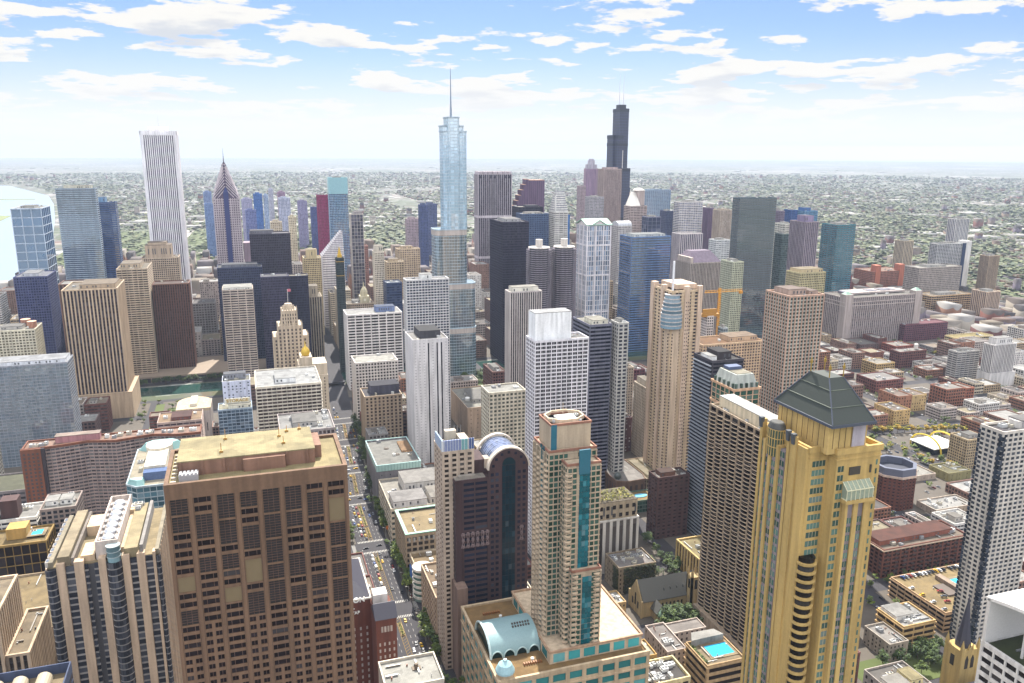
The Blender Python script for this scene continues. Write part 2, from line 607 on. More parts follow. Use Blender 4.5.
def tower(name, label, x0, x1, y0, y1, h, wh, gh, rh, sty, bay, fh, o, poly=None, root=None):
    rnd = random.Random(hash(round(x0 * 10)) + 11)
    cx, cy_ = (x0 + x1) / 2, (y0 + y1) / 2
    W, D = x1 - x0, y1 - y0
    FOOT.append((x0, x1, y0, y1))
    cat = name.split('_')[-1] if name.split('_')[-1] in ('tower', 'store', 'garage') else 'building'
    cat = {'tower': name.replace('_', ' '), 'store': 'department store', 'garage': 'parking garage'}.get(cat, name.replace('_', ' '))
    root = root or thing(name, label, cat, (cx, cy_, 0))
    pl = poly or rect(-W / 2, W / 2, -D / 2, D / 2)
    pl = offset(pl, -STY[sty][2] * .9)
    spx = o.get('sp')
    wm, gm = wall(wh), glass(gh, light=o.get('light', .17), refl=o.get('refl', 1.5))
    core = plain(o.get('core', gh), .35, 0, .55)
    sp = wall(spx) if spx else (core if sty in ('strip', 'bigcols', 'mart', 'rayban') else wm)
    b = MB()
    panes = []
    ph = o.get('parapet', 1.3)
    zr = h - ph
    b.prism(pl, 0.2, zr - .05, 1)
    pod = o.get('podium')
    base = pod[1] if pod else 0
    cell = o.get('cell')
    if sty == 'punch':
        cell = lambda i, k, j, nb, nf: rnd.random() < .72
    if sty == 'baytan':
        cell = lambda i, k, j, nb, nf: k % 3 != 0
    if sty == 'rayban':
        cell = lambda i, k, j, nb, nf: i in (0, 2) and k in (int(nb * .45), int(nb * .68), int(nb * .86)) and j < nf - 1
    facade(pl, 0.2, zr, sty, bay, fh, b, panes, 0, 2, base_h=base, cell=cell, skip=o.get('skip'), mull=o.get('mull', 0))
    b.ring(pl, -.35, STY[sty][2] + .06, zr - .02, h, 0)
    if pod:
        e = pod[2]
        b.prism(offset(pl, e), 0.2, pod[1] - .3, 0)
        b.ring(offset(pl, e), -.5, .3, pod[1] - .5, pod[1] + .4, 0)
    b.build('wall', [wm, core, sp], root)
    parts_many(root, 'window', panes, gm, o.get('cap', 100))
    r = MB()
    r.prism(offset(pl, -.32), zr - .04, zr + .06, 0)
    r.build('roof', roofm(rh), root)
    ztop = zr + .06
    for (a, c, d, e, hh, colr) in o.get('pent', [(.25, .7, .25, .75, 3.6, 'a8a49e')]):
        p = MB()
        X0, X1, Y0, Y1 = -W / 2 + a * W, -W / 2 + c * W, -D / 2 + d * D, -D / 2 + e * D
        X0, Y0 = max(X0, -W / 2 + 1.2), max(Y0, -D / 2 + 1.2)
        X1, Y1 = min(X1, W / 2 - 1.2), min(Y1, D / 2 - 1.2)
        p.box(X0, X1, Y0, Y1, ztop, ztop + hh)
        nb = int((X1 - X0) / 3)
        for q in range(nb):
            if rnd.random() < .5 and colr != 'eeeeee':
                xx = X0 + (q + .3) * (X1 - X0) / max(nb, 1)
                p.box(xx, xx + 1.3, Y0 - .08, Y0 + .1, ztop + hh * .3, ztop + hh * .75, 2)
        po = p.build('penthouse', [wall(colr), roofm(colr), plain('4a4a4e', .6)], root)
        p = MB()
        p.box(X0 - .15, X1 + .15, Y0 - .15, Y1 + .15, ztop + hh, ztop + hh + .35)
        p.build('penthouse_roof', roofm(colr), po)
    nac = o.get('ac', 3 if W * D > 500 else 2)
    roof_units(root, -W / 2 + 1.5, W / 2 - 1.5, -D / 2 + 1.5, D / 2 - 1.5, ztop, nac, rnd)
    if cy_ < 620:
        ducts(root, -W / 2 + 1.5, W / 2 - 1.5, -D / 2 + 1.5, D / 2 - 1.5, ztop, 3, rnd)
    sp_ = o.get('special')
    if sp_:
        SPECIAL[sp_](root, W, D, h, ztop, pl, wm, gm)
    return root


SPECIAL = {}


def special(f):
    SPECIAL[f.__name__] = f
    return f

# ------------------------------------------------------------------ roof features of single towers
@special
def turrets(root, W, D, h, z, pl, wm, gm):
    for fx, fy, r in ((.18, .35, 5.0), (.38, -.05, 4.6)):
        b = MB()
        b.cyl(fx * W, fy * D, z, z + 7, r, n=20)
        b.cyl(fx * W, fy * D, z + 7, z + 7.6, r + .4, n=20, m=1)
        for i in range(20):
            a = 2 * math.pi * i / 20
            b.cyl(fx * W + r * math.cos(a), fy * D + r * math.sin(a), z, z + 6.4, .35, n=5, m=1)
        b.build('turret', [wall('9a5a40'), wall('c8a088')], root)


@special
def rounded(root, W, D, h, z, pl, wm, gm):
    b = MB()
    pts = [(W * .5 * math.cos(t), D * .1 + D * .42 * math.sin(t)) for t in [math.pi * i / 14 for i in range(15)]]
    b.prism([(-W * .5, -D * .5)] + [(W * .5, -D * .5)] + pts, h, h + 3.2)
    b.build('rounded_attic', [wall('b3a184')], root)
    g = MB()
    g.box(-W * .3, W * .28, -D / 2 - .75, -D / 2 - .4, h - 19, h - 3)
    for i in range(5):
        zz = h - 16 + i * 3
        g.box(-W * .3, W * .28, -D / 2 - .85, -D / 2 - .6, zz, zz + .3, 1)
    g.build('glass_wall', [glass('23304a'), plain('5c6470', .5)], root)
    p = MB()
    p.box(-3.5, 3.5, -D * .3, D * .35, h + 3.2, h + 6.6)
    p.build('penthouse', wall('d8d0c0'), root)


def lettering(root, text, loc, size, mat, rot, depth=.12, name='lettering', sx=1.0):
    cu = bpy.data.curves.new(name, 'FONT')
    cu.body, cu.size, cu.extrude = text, size, depth
    cu.align_x = 'CENTER'
    cu.offset = .02 * size
    t = bpy.data.objects.new(name + '_tmp', cu)
    COL.objects.link(t)
    me = bpy.data.meshes.new_from_object(t.evaluated_get(bpy.context.evaluated_depsgraph_get()))
    bpy.data.objects.remove(t)
    me.materials.clear()
    me.materials.append(mat)
    o = bpy.data.objects.new(name, me)
    o.location, o.rotation_euler = loc, rot
    o.scale = (sx, 1, 1)
    o.parent = root
    COL.objects.link(o)
    return o


@special
def storage(root, W, D, h, z, pl, wm, gm):
    b = MB()
    b.box(-W * .3, W * .46, -D * .12, -D * .12 + .5, z + 4.4, z + 9.4)
    b.box(-W * .2, -W * .2 + .4, -D * .12 + .5, -D * .12 + 3, z + 4.2, z + 8.0)
    b.box(W * .4, W * .4 + .4, -D * .12 + .5, -D * .12 + 3, z + 4.2, z + 8.0)
    sb = b.build('sign_board', wall('e6e2cf'), root)
    lettering(sb, 'STORAGE', (W * .08, -D * .12 - .05, z + 5.6), 4.4, plain('b8922c', .5), (rad(90), 0, 0), sx=1.12)


@special
def greenrim(root, W, D, h, z, pl, wm, gm):
    b = MB()
    b.ring(pl, .0, .9, h - 5.5, h + .5)
    for i in range(14):
        x = -W / 2 + W * (i + .5) / 14
        b.box(x - .15, x + .15, -D / 2 - 1.2, -D / 2 - .8, h - 5.5, h + .4, 1)
    b.build('glass_rim', [plain('9fc0bb', .25), plain('6f8f8c', .4)], root)
    for x, y in ((-.1, .15), (.08, -.12)):
        s = MB()
        s.lathe(x * W, y * D, [(2.6, z), (2.4, z + .4), (1.2, z + 1.3), (.2, z + 1.5)], 12)
        s.build('roof_vent', plain('5c5248', .7), root)


@special
def roofgarden(root, W, D, h, z, pl, wm, gm):
    e = [('7f98b8', -W / 2 + .2, -W / 2 + 1.0, -D / 2, D * .4), ('5a6fa6', -W / 2, W * .1, -D / 2, -D / 2 + .8), ('8fc4c8', W * .1, W * .3, -D / 2 - .2, -D / 2 + .8), ('5a6fa6', W * .34, W * .5, -D / 2, -D / 2 + .8)]
    for c, a0, a1, b0, b1 in e:
        b = MB()
        b.box(a0, a1, b0, b1, h, h + 6.5)
        n = max(2, int(max(a1 - a0, b1 - b0) / 1.6))
        for i in range(n + 1):
            if a1 - a0 > b1 - b0:
                x = a0 + (a1 - a0) * i / n
                b.box(x - .1, x + .1, b0 - .1, b1 + .05, h, h + 6.6, 1)
            else:
                y = b0 + (b1 - b0) * i / n
                b.box(a0 - .1, a1 + .05, y - .1, y + .1, h, h + 6.6, 1)
        b.build('glass_screen', [glass(c, .7), plain('cfd2d6', .5)], root)
    b = MB()
    b.box(-W / 2 + 1.2, W * .18, -D / 2 + 1.2, D * .2, z, z + .6)
    b.build('planting_bed', plain('6b4a30', .9), root)
    lf = MB()
    r = random.Random(3)
    for i in range(240):
        x, y = r.uniform(-W / 2 + 1.3, W * .16), r.uniform(-D / 2 + 1.3, D * .18)
        leaf(lf, x, y, z + .6 + r.random() * 1.3, .55, r)
    lf.build('roof_plants', leafmat('7c8a3c'), root, kind='stuff')
    p = MB()
    p.box(W * .18, W * .45, -D * .1, D * .4, z, z + 5)
    p.box(-W * .2, W * .15, D * .25, D * .45, z, z + 8)
    p.build('lift_house', wall('b8ac9c'), root)
    a = MB()
    for i in range(3):
        a.rod((W * (.1 + .1 * i), D * .3, z), (W * (.1 + .1 * i), D * .3, z + 11), .12)
    a.build('mast', plain('9a9a9a', .5), root)


@special
def tanks(root, W, D, h, z, pl, wm, gm):
    for i in range(2):
        b = MB()
        b.cyl(-W * .32 + i * 8, -D * .1, z, z + 2.6, 3.0, n=18)
        b.lathe(-W * .32 + i * 8, -D * .1, [(3.0, z + 2.6), (2.2, z + 3.5), (.3, z + 3.9)], 18)
        b.build('tank', plain('dcdcd8', .5), root)


@special
def goldtip(root, W, D, h, z, pl, wm, gm):
    b = MB()
    b.prism(rect(-3, 3, -3, 3), h, h + 4)
    b.prism(ngon(0, 0, 2.6, 8), h + 4, h + 9, pl1=ngon(0, 0, 1.7, 8))
    b.prism(ngon(0, 0, 1.9, 8), h + 9, h + 15, pl1=ngon(0, 0, .25, 8))
    b.build('pinnacle', plain('d9ae2a', .4, 0, .75), root)
    b = MB()
    b.ring(pl, 0, .4, h - 6, h - 5)
    b.ring(pl, 0, .35, h - 26, h - 25)
    b.build('gilded_band', plain('a8873a', .5), root)


@special
def cupola(root, W, D, h, z, pl, wm, gm):
    b = MB()
    b.prism(rect(W * .02, W * .36, -D * .3, D * .2), z, z + 10)
    b.prism(ngon(W * .19, -2, 5.5, 8), z + 10, z + 16)
    b.lathe(W * .19, -2, [(5.2, z + 16), (4.4, z + 19), (2.4, z + 22), (.8, z + 24), (.7, z + 28), (.1, z + 31)], 12)
    b.build('cupola', wall('c6bb9c'), root)
    b = MB()
    b.cyl(W * .12, -D * .3 - .2, z + 3.5, z + 4, .1)
    b.box(W * .15, W * .23, -D * .3 - .25, -D * .3, z + 3, z + 6.5)
    b.build('clock_face', plain('e6e0cc', .5), root)


@special
def paletop(root, W, D, h, z, pl, wm, gm):
    b = MB()
    b.ring(pl, -.3, .7, h - 34, h + 1)
    n = 14
    for i in range(n + 1):
        x = -W / 2 + W * i / n
        b.box(x - .25, x + .25, -D / 2 - 1.0, -D / 2 - .55, h - 34, h + 1, 1)
    b.build('glass_crown', [glass('a9d6dc', .95, light=.3), plain('8fb4c0', .4)], root)


@special
def crenel(root, W, D, h, z, pl, wm, gm):
    b = MB()
    n = 7
    for i in range(n):
        x = -W / 2 + W * (i + .5) / n
        b.box(x - W / n * .36, x + W / n * .36, -D / 2 - .9, D / 2, h, h + 5)
        b.box(x - W / n * .15, x + W / n * .15, -D / 2 - 1.15, -D / 2 - .85, h - 9, h - 3, 1)
    b.build('crown', [wall('b4a8ae'), plain('3c3444', .5)], root)
    for zz in (h - 90, h - 175):
        s = MB()
        s.ring(pl, 0, 1.0, zz, zz + 5)
        s.build('belt_course', wall('c4bac0'), root)
    # the stepped plum wing on the right
    st = MB()
    g = []
    for i in range(7):
        xx = W / 2 + 1.2 + i * 5.4
        hh = h - 78 + i * 11
        st.box(xx, xx + 5.4, -D * .3, D * .5, 0.2, hh)
        st.box(xx, xx + 5.4, -D * .3 - .3, D * .5, hh - .02, hh + .8, 1)
        st.box(xx + 5.0, xx + 5.4, -D * .3 - .5, -D * .3, 0.2, hh - 1, 2)
    st.box(W / 2 + 39, W / 2 + 75, -D * .3, D * .5, 0.2, h - 14)
    st.box(W / 2 + 39, W / 2 + 75, -D * .3 - .2, D * .5, h - 14.02, h - 13, 1)
    for i in range(9):
        xx = W / 2 + 39 + i * 4.4
        st.box(xx, xx + .7, -D * .3 - .5, -D * .3, 0.2, h - 15, 2)
    st.build('stepped_wing', [wall('5c4660'), wall('b8927c'), wall('7a6478')], root)


@special
def slopetop(root, W, D, h, z, pl, wm, gm):
    b = MB()
    for i in range(9):
        b.box(-W * .5 + i * 1.2, W * .5, -D * .5 + i * 2.6, D * .5, h + i * 4.2, h + i * 4.2 + 3.0)
        b.box(-W * .5 + i * 1.2 + .4, W * .5 - .4, -D * .5 + i * 2.6 + .4, D * .5, h + i * 4.2 + 3.0, h + i * 4.2 + 4.2, 1)
    b.build('stepped_crown', [wall('dcd8d2'), plain('4e4e5c', .4)], root)
    b = MB()
    b.box(-W * .5 - .3, -W * .5 + 2.2, -D / 2 - .8, -D / 2 + 2, h, h + 30)
    b.build('corner_pier', wall('e4e0da'), root)


@special
def slant(root, W, D, h, z, pl, wm, gm):
    b = MB()
    b.poly([(-W / 2, -D / 2, h), (W * .1, -D / 2, h), (W * .1, D * .3, h + 30), (-W * .2, D * .3, h + 30)])
    b.poly([(-W / 2, -D / 2, h), (-W * .2, D * .3, h + 30), (-W / 2, D * .3, h)])
    b.box(W * .1, W / 2, -D * .1, D / 2, h, h + 34, 1)
    b.box(-W * .2, W * .1, D * .3, D / 2, h, h + 30, 1)
    b.prism(rect(W * .0, W / 2 + 1, -D * .15, D / 2), h + 34, h + 39, 0, pl1=rect(W * .1, W / 2 - 6, 0, D * .4))
    b.build('slanted_roof', [plain('dcd6cc', .6), wall('b6a49c')], root)


@special
def barrel(root, W, D, h, z, pl, wm, gm):
    b = MB()
    prof = [(-D / 2 + D * (1 - math.cos(math.pi * i / 10)) / 2, h + 9 * math.sin(math.pi * i / 10)) for i in range(11)]
    for i in range(10):
        (y0, a), (y1, c) = prof[i], prof[i + 1]
        b.poly([(-W / 2, y0, a), (W / 2, y0, a), (W / 2, y1, c), (-W / 2, y1, c)])
    b.poly([(-W / 2, y, a) for y, a in reversed(prof)])
    b.poly([(W / 2, y, a) for y, a in prof])
    b.build('barrel_roof', wall('c4c4c8'), root)


@special
def hiproof(root, W, D, h, z, pl, wm, gm):
    b = MB()
    b.prism(offset(pl, .8), h, h + 16, 0, pl1=rect(-W * .32, W * .32, -D * .12, D * .25))
    b.build('hip_roof', wall('6f6270'), root)
    m = MB()
    m.prism(rect(-W * .5, -W * .42, -D * .5 - .2, D * .4), h, h + 8, 0)
    m.build('parapet_wing', wall('b4a69c'), root)


@special
def glassbay(root, W, D, h, z, pl, wm, gm):
    # glass cylinder let into the corner, pale piers, a white mast
    cx, cy_ = -W / 2 + 3, -D / 2 + 4
    g = MB()
    for j in range(9):
        zz = h - 34 + j * 3.4
        rr = 9.5 - max(0, j - 3) * .55
        g.cyl(cx, cy_, zz, zz + 2.5, rr, n=22)
        g.cyl(cx, cy_, zz + 2.5, zz + 3.4, rr + .3, n=22, m=1)
    g.build('glass_bay', [glass('6f8794', .8), wall('b9b4b0')], root)
    s = MB()
    s.prism([(-W / 2 - .8, -D / 2 + 9), (-W / 2 - 1.2, -D / 2 + 3), (-W / 2 + 3, -D / 2 - 1.2), (-W / 2 + 9, -D / 2 - .8), (-W / 2 + 8, -D / 2 + 8)], .3, h - 34)
    s.build('corner_strip', wall('cdb69c'), root)
    sw = []
    L = math.hypot(4.2, 4.2)
    for j in range(int((h - 40) / 3.05)):
        for a in (.5, 2.5, 4.3):
            sw.append(((-W / 2 - 1.2, -D / 2 + 3), (.7071, -.7071), (-.7071, -.7071), a, a + 1.0, -.02, .1, 4 + j * 3.05, 5.5 + j * 3.05))
    parts_many(root, 'strip_window', sw, glass('3c363c'))
    p = MB()
    for x0, x1, y0, y1 in ((-W / 2 + 13, -W / 2 + 18, -D / 2 - 1.2, -D / 2 + 3), (W / 2 - 4, W / 2 + .3, -D / 2 - 1.2, -D / 2 + 3), (-W / 2 - 1.2, -W / 2 + 4, D / 2 - 6, D / 2 + .4), (-W / 2 - 1.3, -W / 2 + 3, -D / 2 + 13.5, -D / 2 + 18)):
        p.box(x0, x1, y0, y1, 0.3, h + 3.5)
    for i in range(50):
        for xx in (-W / 2 + 14.2, -W / 2 + 16.3):
            zz = 6 + i * 3.6
            if zz < h - 6:
                p.box(xx, xx + .9, -D / 2 - 1.26, -D / 2 - 1.1, zz, zz + 1.3, 1)
    p.box(-W / 2 + 8, W / 2 - 2, -D / 2 + 6, D / 2 - 3, h, h + 4.5)
    p.build('corner_pier', [wall('ceb59e'), plain('4a3c3c', .5)], root)
    m = MB()
    m.box(cx - .7, cx + .7, cy_ - .7, cy_ + .7, h - 4, h + 26)
    m.build('mast', plain('e8e8ea', .4), root)


@special
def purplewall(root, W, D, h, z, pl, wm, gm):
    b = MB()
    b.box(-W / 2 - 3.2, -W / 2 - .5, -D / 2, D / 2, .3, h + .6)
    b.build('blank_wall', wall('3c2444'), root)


@special
def attic(root, W, D, h, z, pl, wm, gm):
    b = MB()
    b.prism(offset(pl, -.6), h, h + 9.5, 0, pl1=offset(pl, -3.2))
    b.prism(offset(pl, -4.4), h + 9.5, h + 9.9, 1)
    b.build('sloped_attic', [wall('a9aca4'), roofm('d8ceb4')], root)
    for i in range(5):
        w = MB()
        x = -W / 2 + W * (i + .5) / 5
        w.box(x - .7, x + .7, -D / 2 + .1, -D / 2 + 1.5, h + .3, h + 3.8)
        w.build('attic_window', glass('56685e'), root)
        w = MB()
        y = -D / 2 + D * (i + .5) / 5
        w.box(-W / 2 + .1, -W / 2 + 1.5, y - .7, y + .7, h + .3, h + 3.8)
        w.build('attic_window', glass('56685e'), root)
    c = MB()
    c.box(-W * .25, W * .25, D * .05, D * .3, h + 9.9, h + 12)
    c.build('penthouse', plain('4a5878', .5), root)
    for zz in (h - 1.0, h - 15, h - 50):
        p = MB()
        p.ring(pl, .35, 1.0, zz, zz + 1.6)
        p.build('peach_band', wall('cda583'), root)


@special
def glassflank(root, W, D, h, z, pl, wm, gm):
    b = MB()
    for j in range(int(h / 3.1)):
        zz = 1 + j * 3.1
        b.box(-W / 2 - 1.4, -W / 2 - .3, -D / 2 + 1, D / 2 - 1, zz, zz + .9)
    b.build('balcony_stack', plain('8c929c', .5), root, kind='stuff')


@special
def longpent(root, W, D, h, z, pl, wm, gm):
    b = MB()
    b.box(-W * .28, W * .45, -D * .46, D * .42, z, z + 7.5)
    b.box(-W * .28 - .2, W * .45 + .2, -D * .46 - .2, D * .42 + .2, z + 7.5, z + 8, 1)
    b.build('penthouse', [wall('d8c8aa'), roofm('f4f0ea', .6)], root)
    r = random.Random(4)
    roof_units(root, -W * .48, -W * .28, -D * .45, D * .45, z, 9, r, .7)
    # stacked wavy balconies on the long east side and the north side
    sl_, rl = MB(), MB()
    nf = int(h / 2.75)
    items = []
    waves = 8
    seg = 6
    for j in range(1, nf):
        zz = 6 + j * (h - 8) / nf
        bb, rm = MB(), MB()
        for k in range(waves):
            a0 = -D / 2 + D * k / waves
            pts = []
            for q in range(seg + 1):
                y = a0 + D / waves * q / seg
                pts.append((-W / 2 - .45 - 1.5 * math.sin(math.pi * q / seg) ** .8, y))
            for q in range(seg):
                (xa, ya), (xb, yb) = pts[q], pts[q + 1]
                bb.hexa([(xa, ya, zz), (-W / 2, ya, zz), (-W / 2, yb, zz), (xb, yb, zz), (xa, ya, zz + .2), (-W / 2, ya, zz + .2), (-W / 2, yb, zz + .2), (xb, yb, zz + .2)])
                rm.hexa([(xa - .12, ya, zz), (xa, ya, zz), (xb, yb, zz), (xb - .12, yb, zz), (xa - .12, ya, zz + .62), (xa, ya, zz + .62), (xb, yb, zz + .62), (xb - .12, yb, zz + .62)])
        for k in range(3):
            a0 = -W / 2 + W * k / 3
            for q in range(seg):
                f0, f1 = q / seg, (q + 1) / seg
                x0_, x1_ = a0 + W / 3 * f0, a0 + W / 3 * f1
                y0_, y1_ = -D / 2 - .45 - 1.4 * math.sin(math.pi * f0), -D / 2 - .45 - 1.4 * math.sin(math.pi * f1)
                bb.hexa([(x0_, y0_, zz), (x1_, y1_, zz), (x1_, -D / 2, zz), (x0_, -D / 2, zz), (x0_, y0_, zz + .2), (x1_, y1_, zz + .2), (x1_, -D / 2, zz + .2), (x0_, -D / 2, zz + .2)])
                rm.hexa([(x0_, y0_ - .12, zz), (x1_, y1_ - .12, zz), (x1_, y1_, zz), (x0_, y0_, zz), (x0_, y0_ - .12, zz + .62), (x1_, y1_ - .12, zz + .62), (x1_, y1_, zz + .62), (x0_, y0_, zz + .62)])
        o = bb.build('balcony', wall('3a2c26', .7), root)
        rm.build('rim', wall('bca890'), o)
    f = MB()
    for k in range(waves + 1):
        y = -D / 2 + D * k / waves
        f.box(-W / 2 - 1.0, -W / 2, y - .28, y + .28, .3, h)
    f.build('rib', wall('a4917b'), root)
    pd = MB()
    pd.box(-W / 2 - 4, W / 2, -D / 2 - 3, D / 2, .2, 11)
    for i in range(12):
        y = -D / 2 + D * i / 12
        pd.box(-W / 2 - 4.3, -W / 2 - 4, y, y + 1, .2, 11.2)
    pd.build('podium', wall('9c8a76'), root)


@special
def mart(root, W, D, h, z, pl, wm, gm):
    t = MB()
    for fx in (-1, 1):
        x = fx * (W / 2 - 7)
        t.box(x - 7.4, x + 7.4, -D / 2 - 1.2, -D / 2 + 13, .3, h + 5)
        t.prism(rect(x - 6, x + 6, -D / 2 + .5, -D / 2 + 12), h + 5, h + 9, 1, pl1=rect(x - 2, x + 2, -D / 2 + 5, -D / 2 + 8))
    t.box(-W * .3, W / 2 - 15, -D * .1, D * .45, h, h + 3)
    t.build('pavilion', [wall('a99c96'), plain('8fae9c', .5)], root)
    b = MB()
    for zz in (h - 9, h - 15):
        b.ring(pl, 0, 1.0, zz, zz + 1.2)
    b.build('cornice', wall('b8aaa2'), root)
    d = MB()
    r = random.Random(9)
    for i in range(9):
        x = r.uniform(-W * .45, W * .35)
        d.box(x, x + r.uniform(6, 16), D * .0, D * .3, h + .2, h + r.uniform(2, 5))
    d.build('roof_shed', wall('6c6a74'), root)


@special
def endwall(root, W, D, h, z, pl, wm, gm):
    b = MB()
    b.box(W / 2 + .6, W / 2 + 16, -D / 2 - 1, D / 2, .3, h + 4)
    b.build('end_wall', wall('d4d0cc'), root)
    b = MB()
    b.box(W / 2 - 9, W / 2 + .5, -D / 2 - 1.2, -D / 2 - .2, .3, h)
    b.build('glass_strip', glass('3a4a70'), root)


# ------------------------------------------------------------------ foliage helpers
def leafmat(h, k=0.55):
    key = 'leaf_' + h
    if key in MATS:
        return MATS[key]
    m, kk, b = newmat(key)
    ge = kk.n('ShaderNodeNewGeometry')
    oi = kk.n('ShaderNodeObjectInfo')
    c0 = lin(h, k)
    rnd = kk.m('FRACT', kk.m('ADD', ge.outputs['Random Per Island'], kk.m('MULTIPLY', oi.outputs['Random'], .3)))
    c = kk.ramp(rnd, [(0, tuple(v * .5 for v in c0[:3])), (.5, c0[:3]), (1, (c0[0] * 1.9, c0[1] * 1.7, c0[2] * .9))])
    kk.link(c, b.inputs['Base Color'])
    b.inputs['Roughness'].default_value = .75
    return m


def leaf(b, x, y, z, s, r):
    a, t = r.uniform(0, 6.28), r.uniform(-.9, .9)
    ux, uy = math.cos(a) * s, math.sin(a) * s
    vx, vy, vz = -math.sin(a) * s * math.cos(t), math.cos(a) * s * math.cos(t), s * math.sin(t)
    b.poly([(x - ux - vx, y - uy - vy, z - vz), (x + ux - vx, y + uy - vy, z - vz), (x + ux * .6 + vx, y + uy * .6 + vy, z + vz), (x - ux * .6 + vx, y - uy * .6 + vy, z + vz)])


@special
def bluestrips(root, W, D, h, z, pl, wm, gm):
    pE, pN = (-W / 2 - .5, D / 2), (-W / 2, -D / 2 - .5)
    it = []
    for j in range(int(h / 3) - 1):
        zz = 2 + j * 3
        it.append((pE, (0, -1), (-1, 0), D - 2.0, D + .4, 0, .4, zz, zz + 2.4))
        it.append((pE, (0, -1), (-1, 0), -.3, 1.2, 0, .4, zz, zz + 2.4))
        it.append((pN, (1, 0), (0, -1), -.8, 1.2, 0, .4, zz, zz + 2.4))
    parts_many(root, 'blue_pane', it, glass('343c48', .8, light=.2))
    b = MB()
    b.cyl(W * .2, 0, z, z + 4.5, min(W, D) * .42, n=24)
    b.build('roof_drum', wall('c8c2bc'), root)

# ------------------------------------------------------------------ the setting: ground, lake, river, roads, pavements
def ground_material():
    m, k, b = newmat('city_ground')
    tc = k.n('ShaderNodeTexCoord')
    P = tc.outputs['Object']
    v = k.n('ShaderNodeTexVoronoi', i_Vector=P, i_Scale=1 / 42.0, feature='F1')
    sep = k.n('ShaderNodeSeparateColor', i_0=v.outputs['Color'])
    lots = k.ramp(sep.outputs[0], [(0, lin('a39c94', .32)[:3]), (.16, lin('8d8178', .4)[:3]), (.3, lin('d9d6d0', .42)[:3]), (.44, lin('8a6a5c', .42)[:3]),
                                   (.54, lin('5f6a44', .38)[:3]), (.72, lin('b5aaa0', .42)[:3]), (.82, lin('6a6a70', .42)[:3]), (.92, lin('ece9e4', .45)[:3])], 'CONSTANT')
    n1 = k.n('ShaderNodeTexNoise', i_Vector=P, i_Scale=1 / 900.0, i_Detail=5.0, i_Roughness=.6)
    n2 = k.n('ShaderNodeTexNoise', i_Vector=P, i_Scale=1 / 2600.0, i_Detail=4.0, i_Roughness=.6)
    n3 = k.n('ShaderNodeTexNoise', i_Vector=P, i_Scale=1 / 90.0, i_Detail=4.0, i_Roughness=.6)
    green = k.smooth(k.m('ADD', k.m('MULTIPLY', n1.outputs[0], .5), k.m('MULTIPLY', n3.outputs[0], .5)), .43, .56)
    gcol = k.mix(n3.outputs[0], lin('3f5634', .34), lin('6a7c48', .4))
    c = k.mix(k.m('MULTIPLY', green, .8), lots, gcol)
    yard = k.smooth(n2.outputs[0], .56, .68)
    c = k.mix(k.m('MULTIPLY', yard, .7), c, lin('cfc9c0', .42))
    sp = k.n('ShaderNodeSeparateXYZ', i_0=P)
    for ax, per, wd in ((0, 130.0, 9.0), (1, 200.0, 10.0), (0, 804.0, 20.0), (1, 804.0, 20.0)):
        f = k.m('PINGPONG', sp.outputs[ax], per / 2)
        ln = k.m('LESS_THAN', f, wd / 2)
        c = k.mix(k.m('MULTIPLY', ln, .85), c, lin('9a9696', .36))
    k.link(c, b.inputs['Base Color'])
    b.inputs['Roughness'].default_value = .95
    return m


def flatmat(key, h, kk, rough=.9, scale=.25, amt=.35):
    if key in MATS:
        return MATS[key]
    m, k, b = newmat(key)
    tc = k.n('ShaderNodeTexCoord')
    n1 = k.n('ShaderNodeTexNoise', i_Vector=tc.outputs['Object'], i_Scale=scale, i_Detail=6.0, i_Roughness=.65)
    n2 = k.n('ShaderNodeTexNoise', i_Vector=tc.outputs['Object'], i_Scale=scale * .12, i_Detail=3.0)
    f = k.m('ADD', 1 - amt * .75, k.m('MULTIPLY', k.m('ADD', n1.outputs[0], n2.outputs[0]), amt * .75))
    c = k.mix(1.0, lin(h, kk), k.n('ShaderNodeCombineColor', i_0=f, i_1=f, i_2=f).outputs[0], 'MULTIPLY')
    k.link(c, b.inputs['Base Color'])
    b.inputs['Roughness'].default_value = rough
    return m


def struct(name, b, mats, loc=None):
    o = b.build(name, mats, kind='structure', loc=loc)
    return o


def watermat(key, h, kk, rough):
    m, k, b = newmat(key)
    b.inputs['Base Color'].default_value = lin(h, kk)
    b.inputs['Roughness'].default_value = rough
    tc = k.n('ShaderNodeTexCoord')
    n = k.n('ShaderNodeTexNoise', i_Vector=tc.outputs['Object'], i_Scale=.06, i_Detail=5.0)
    bp = k.n('ShaderNodeBump', i_Strength=.25, i_Distance=1.0, i_Height=n.outputs[0])
    k.link(bp.outputs[0], b.inputs['Normal'])
    return m


g = MB()
g.poly([(CAM[0] + 34000 * math.cos(2 * math.pi * i / 96), CAM[1] + 34000 * math.sin(2 * math.pi * i / 96), 0) for i in range(96)])
struct('ground', g, [ground_material()])

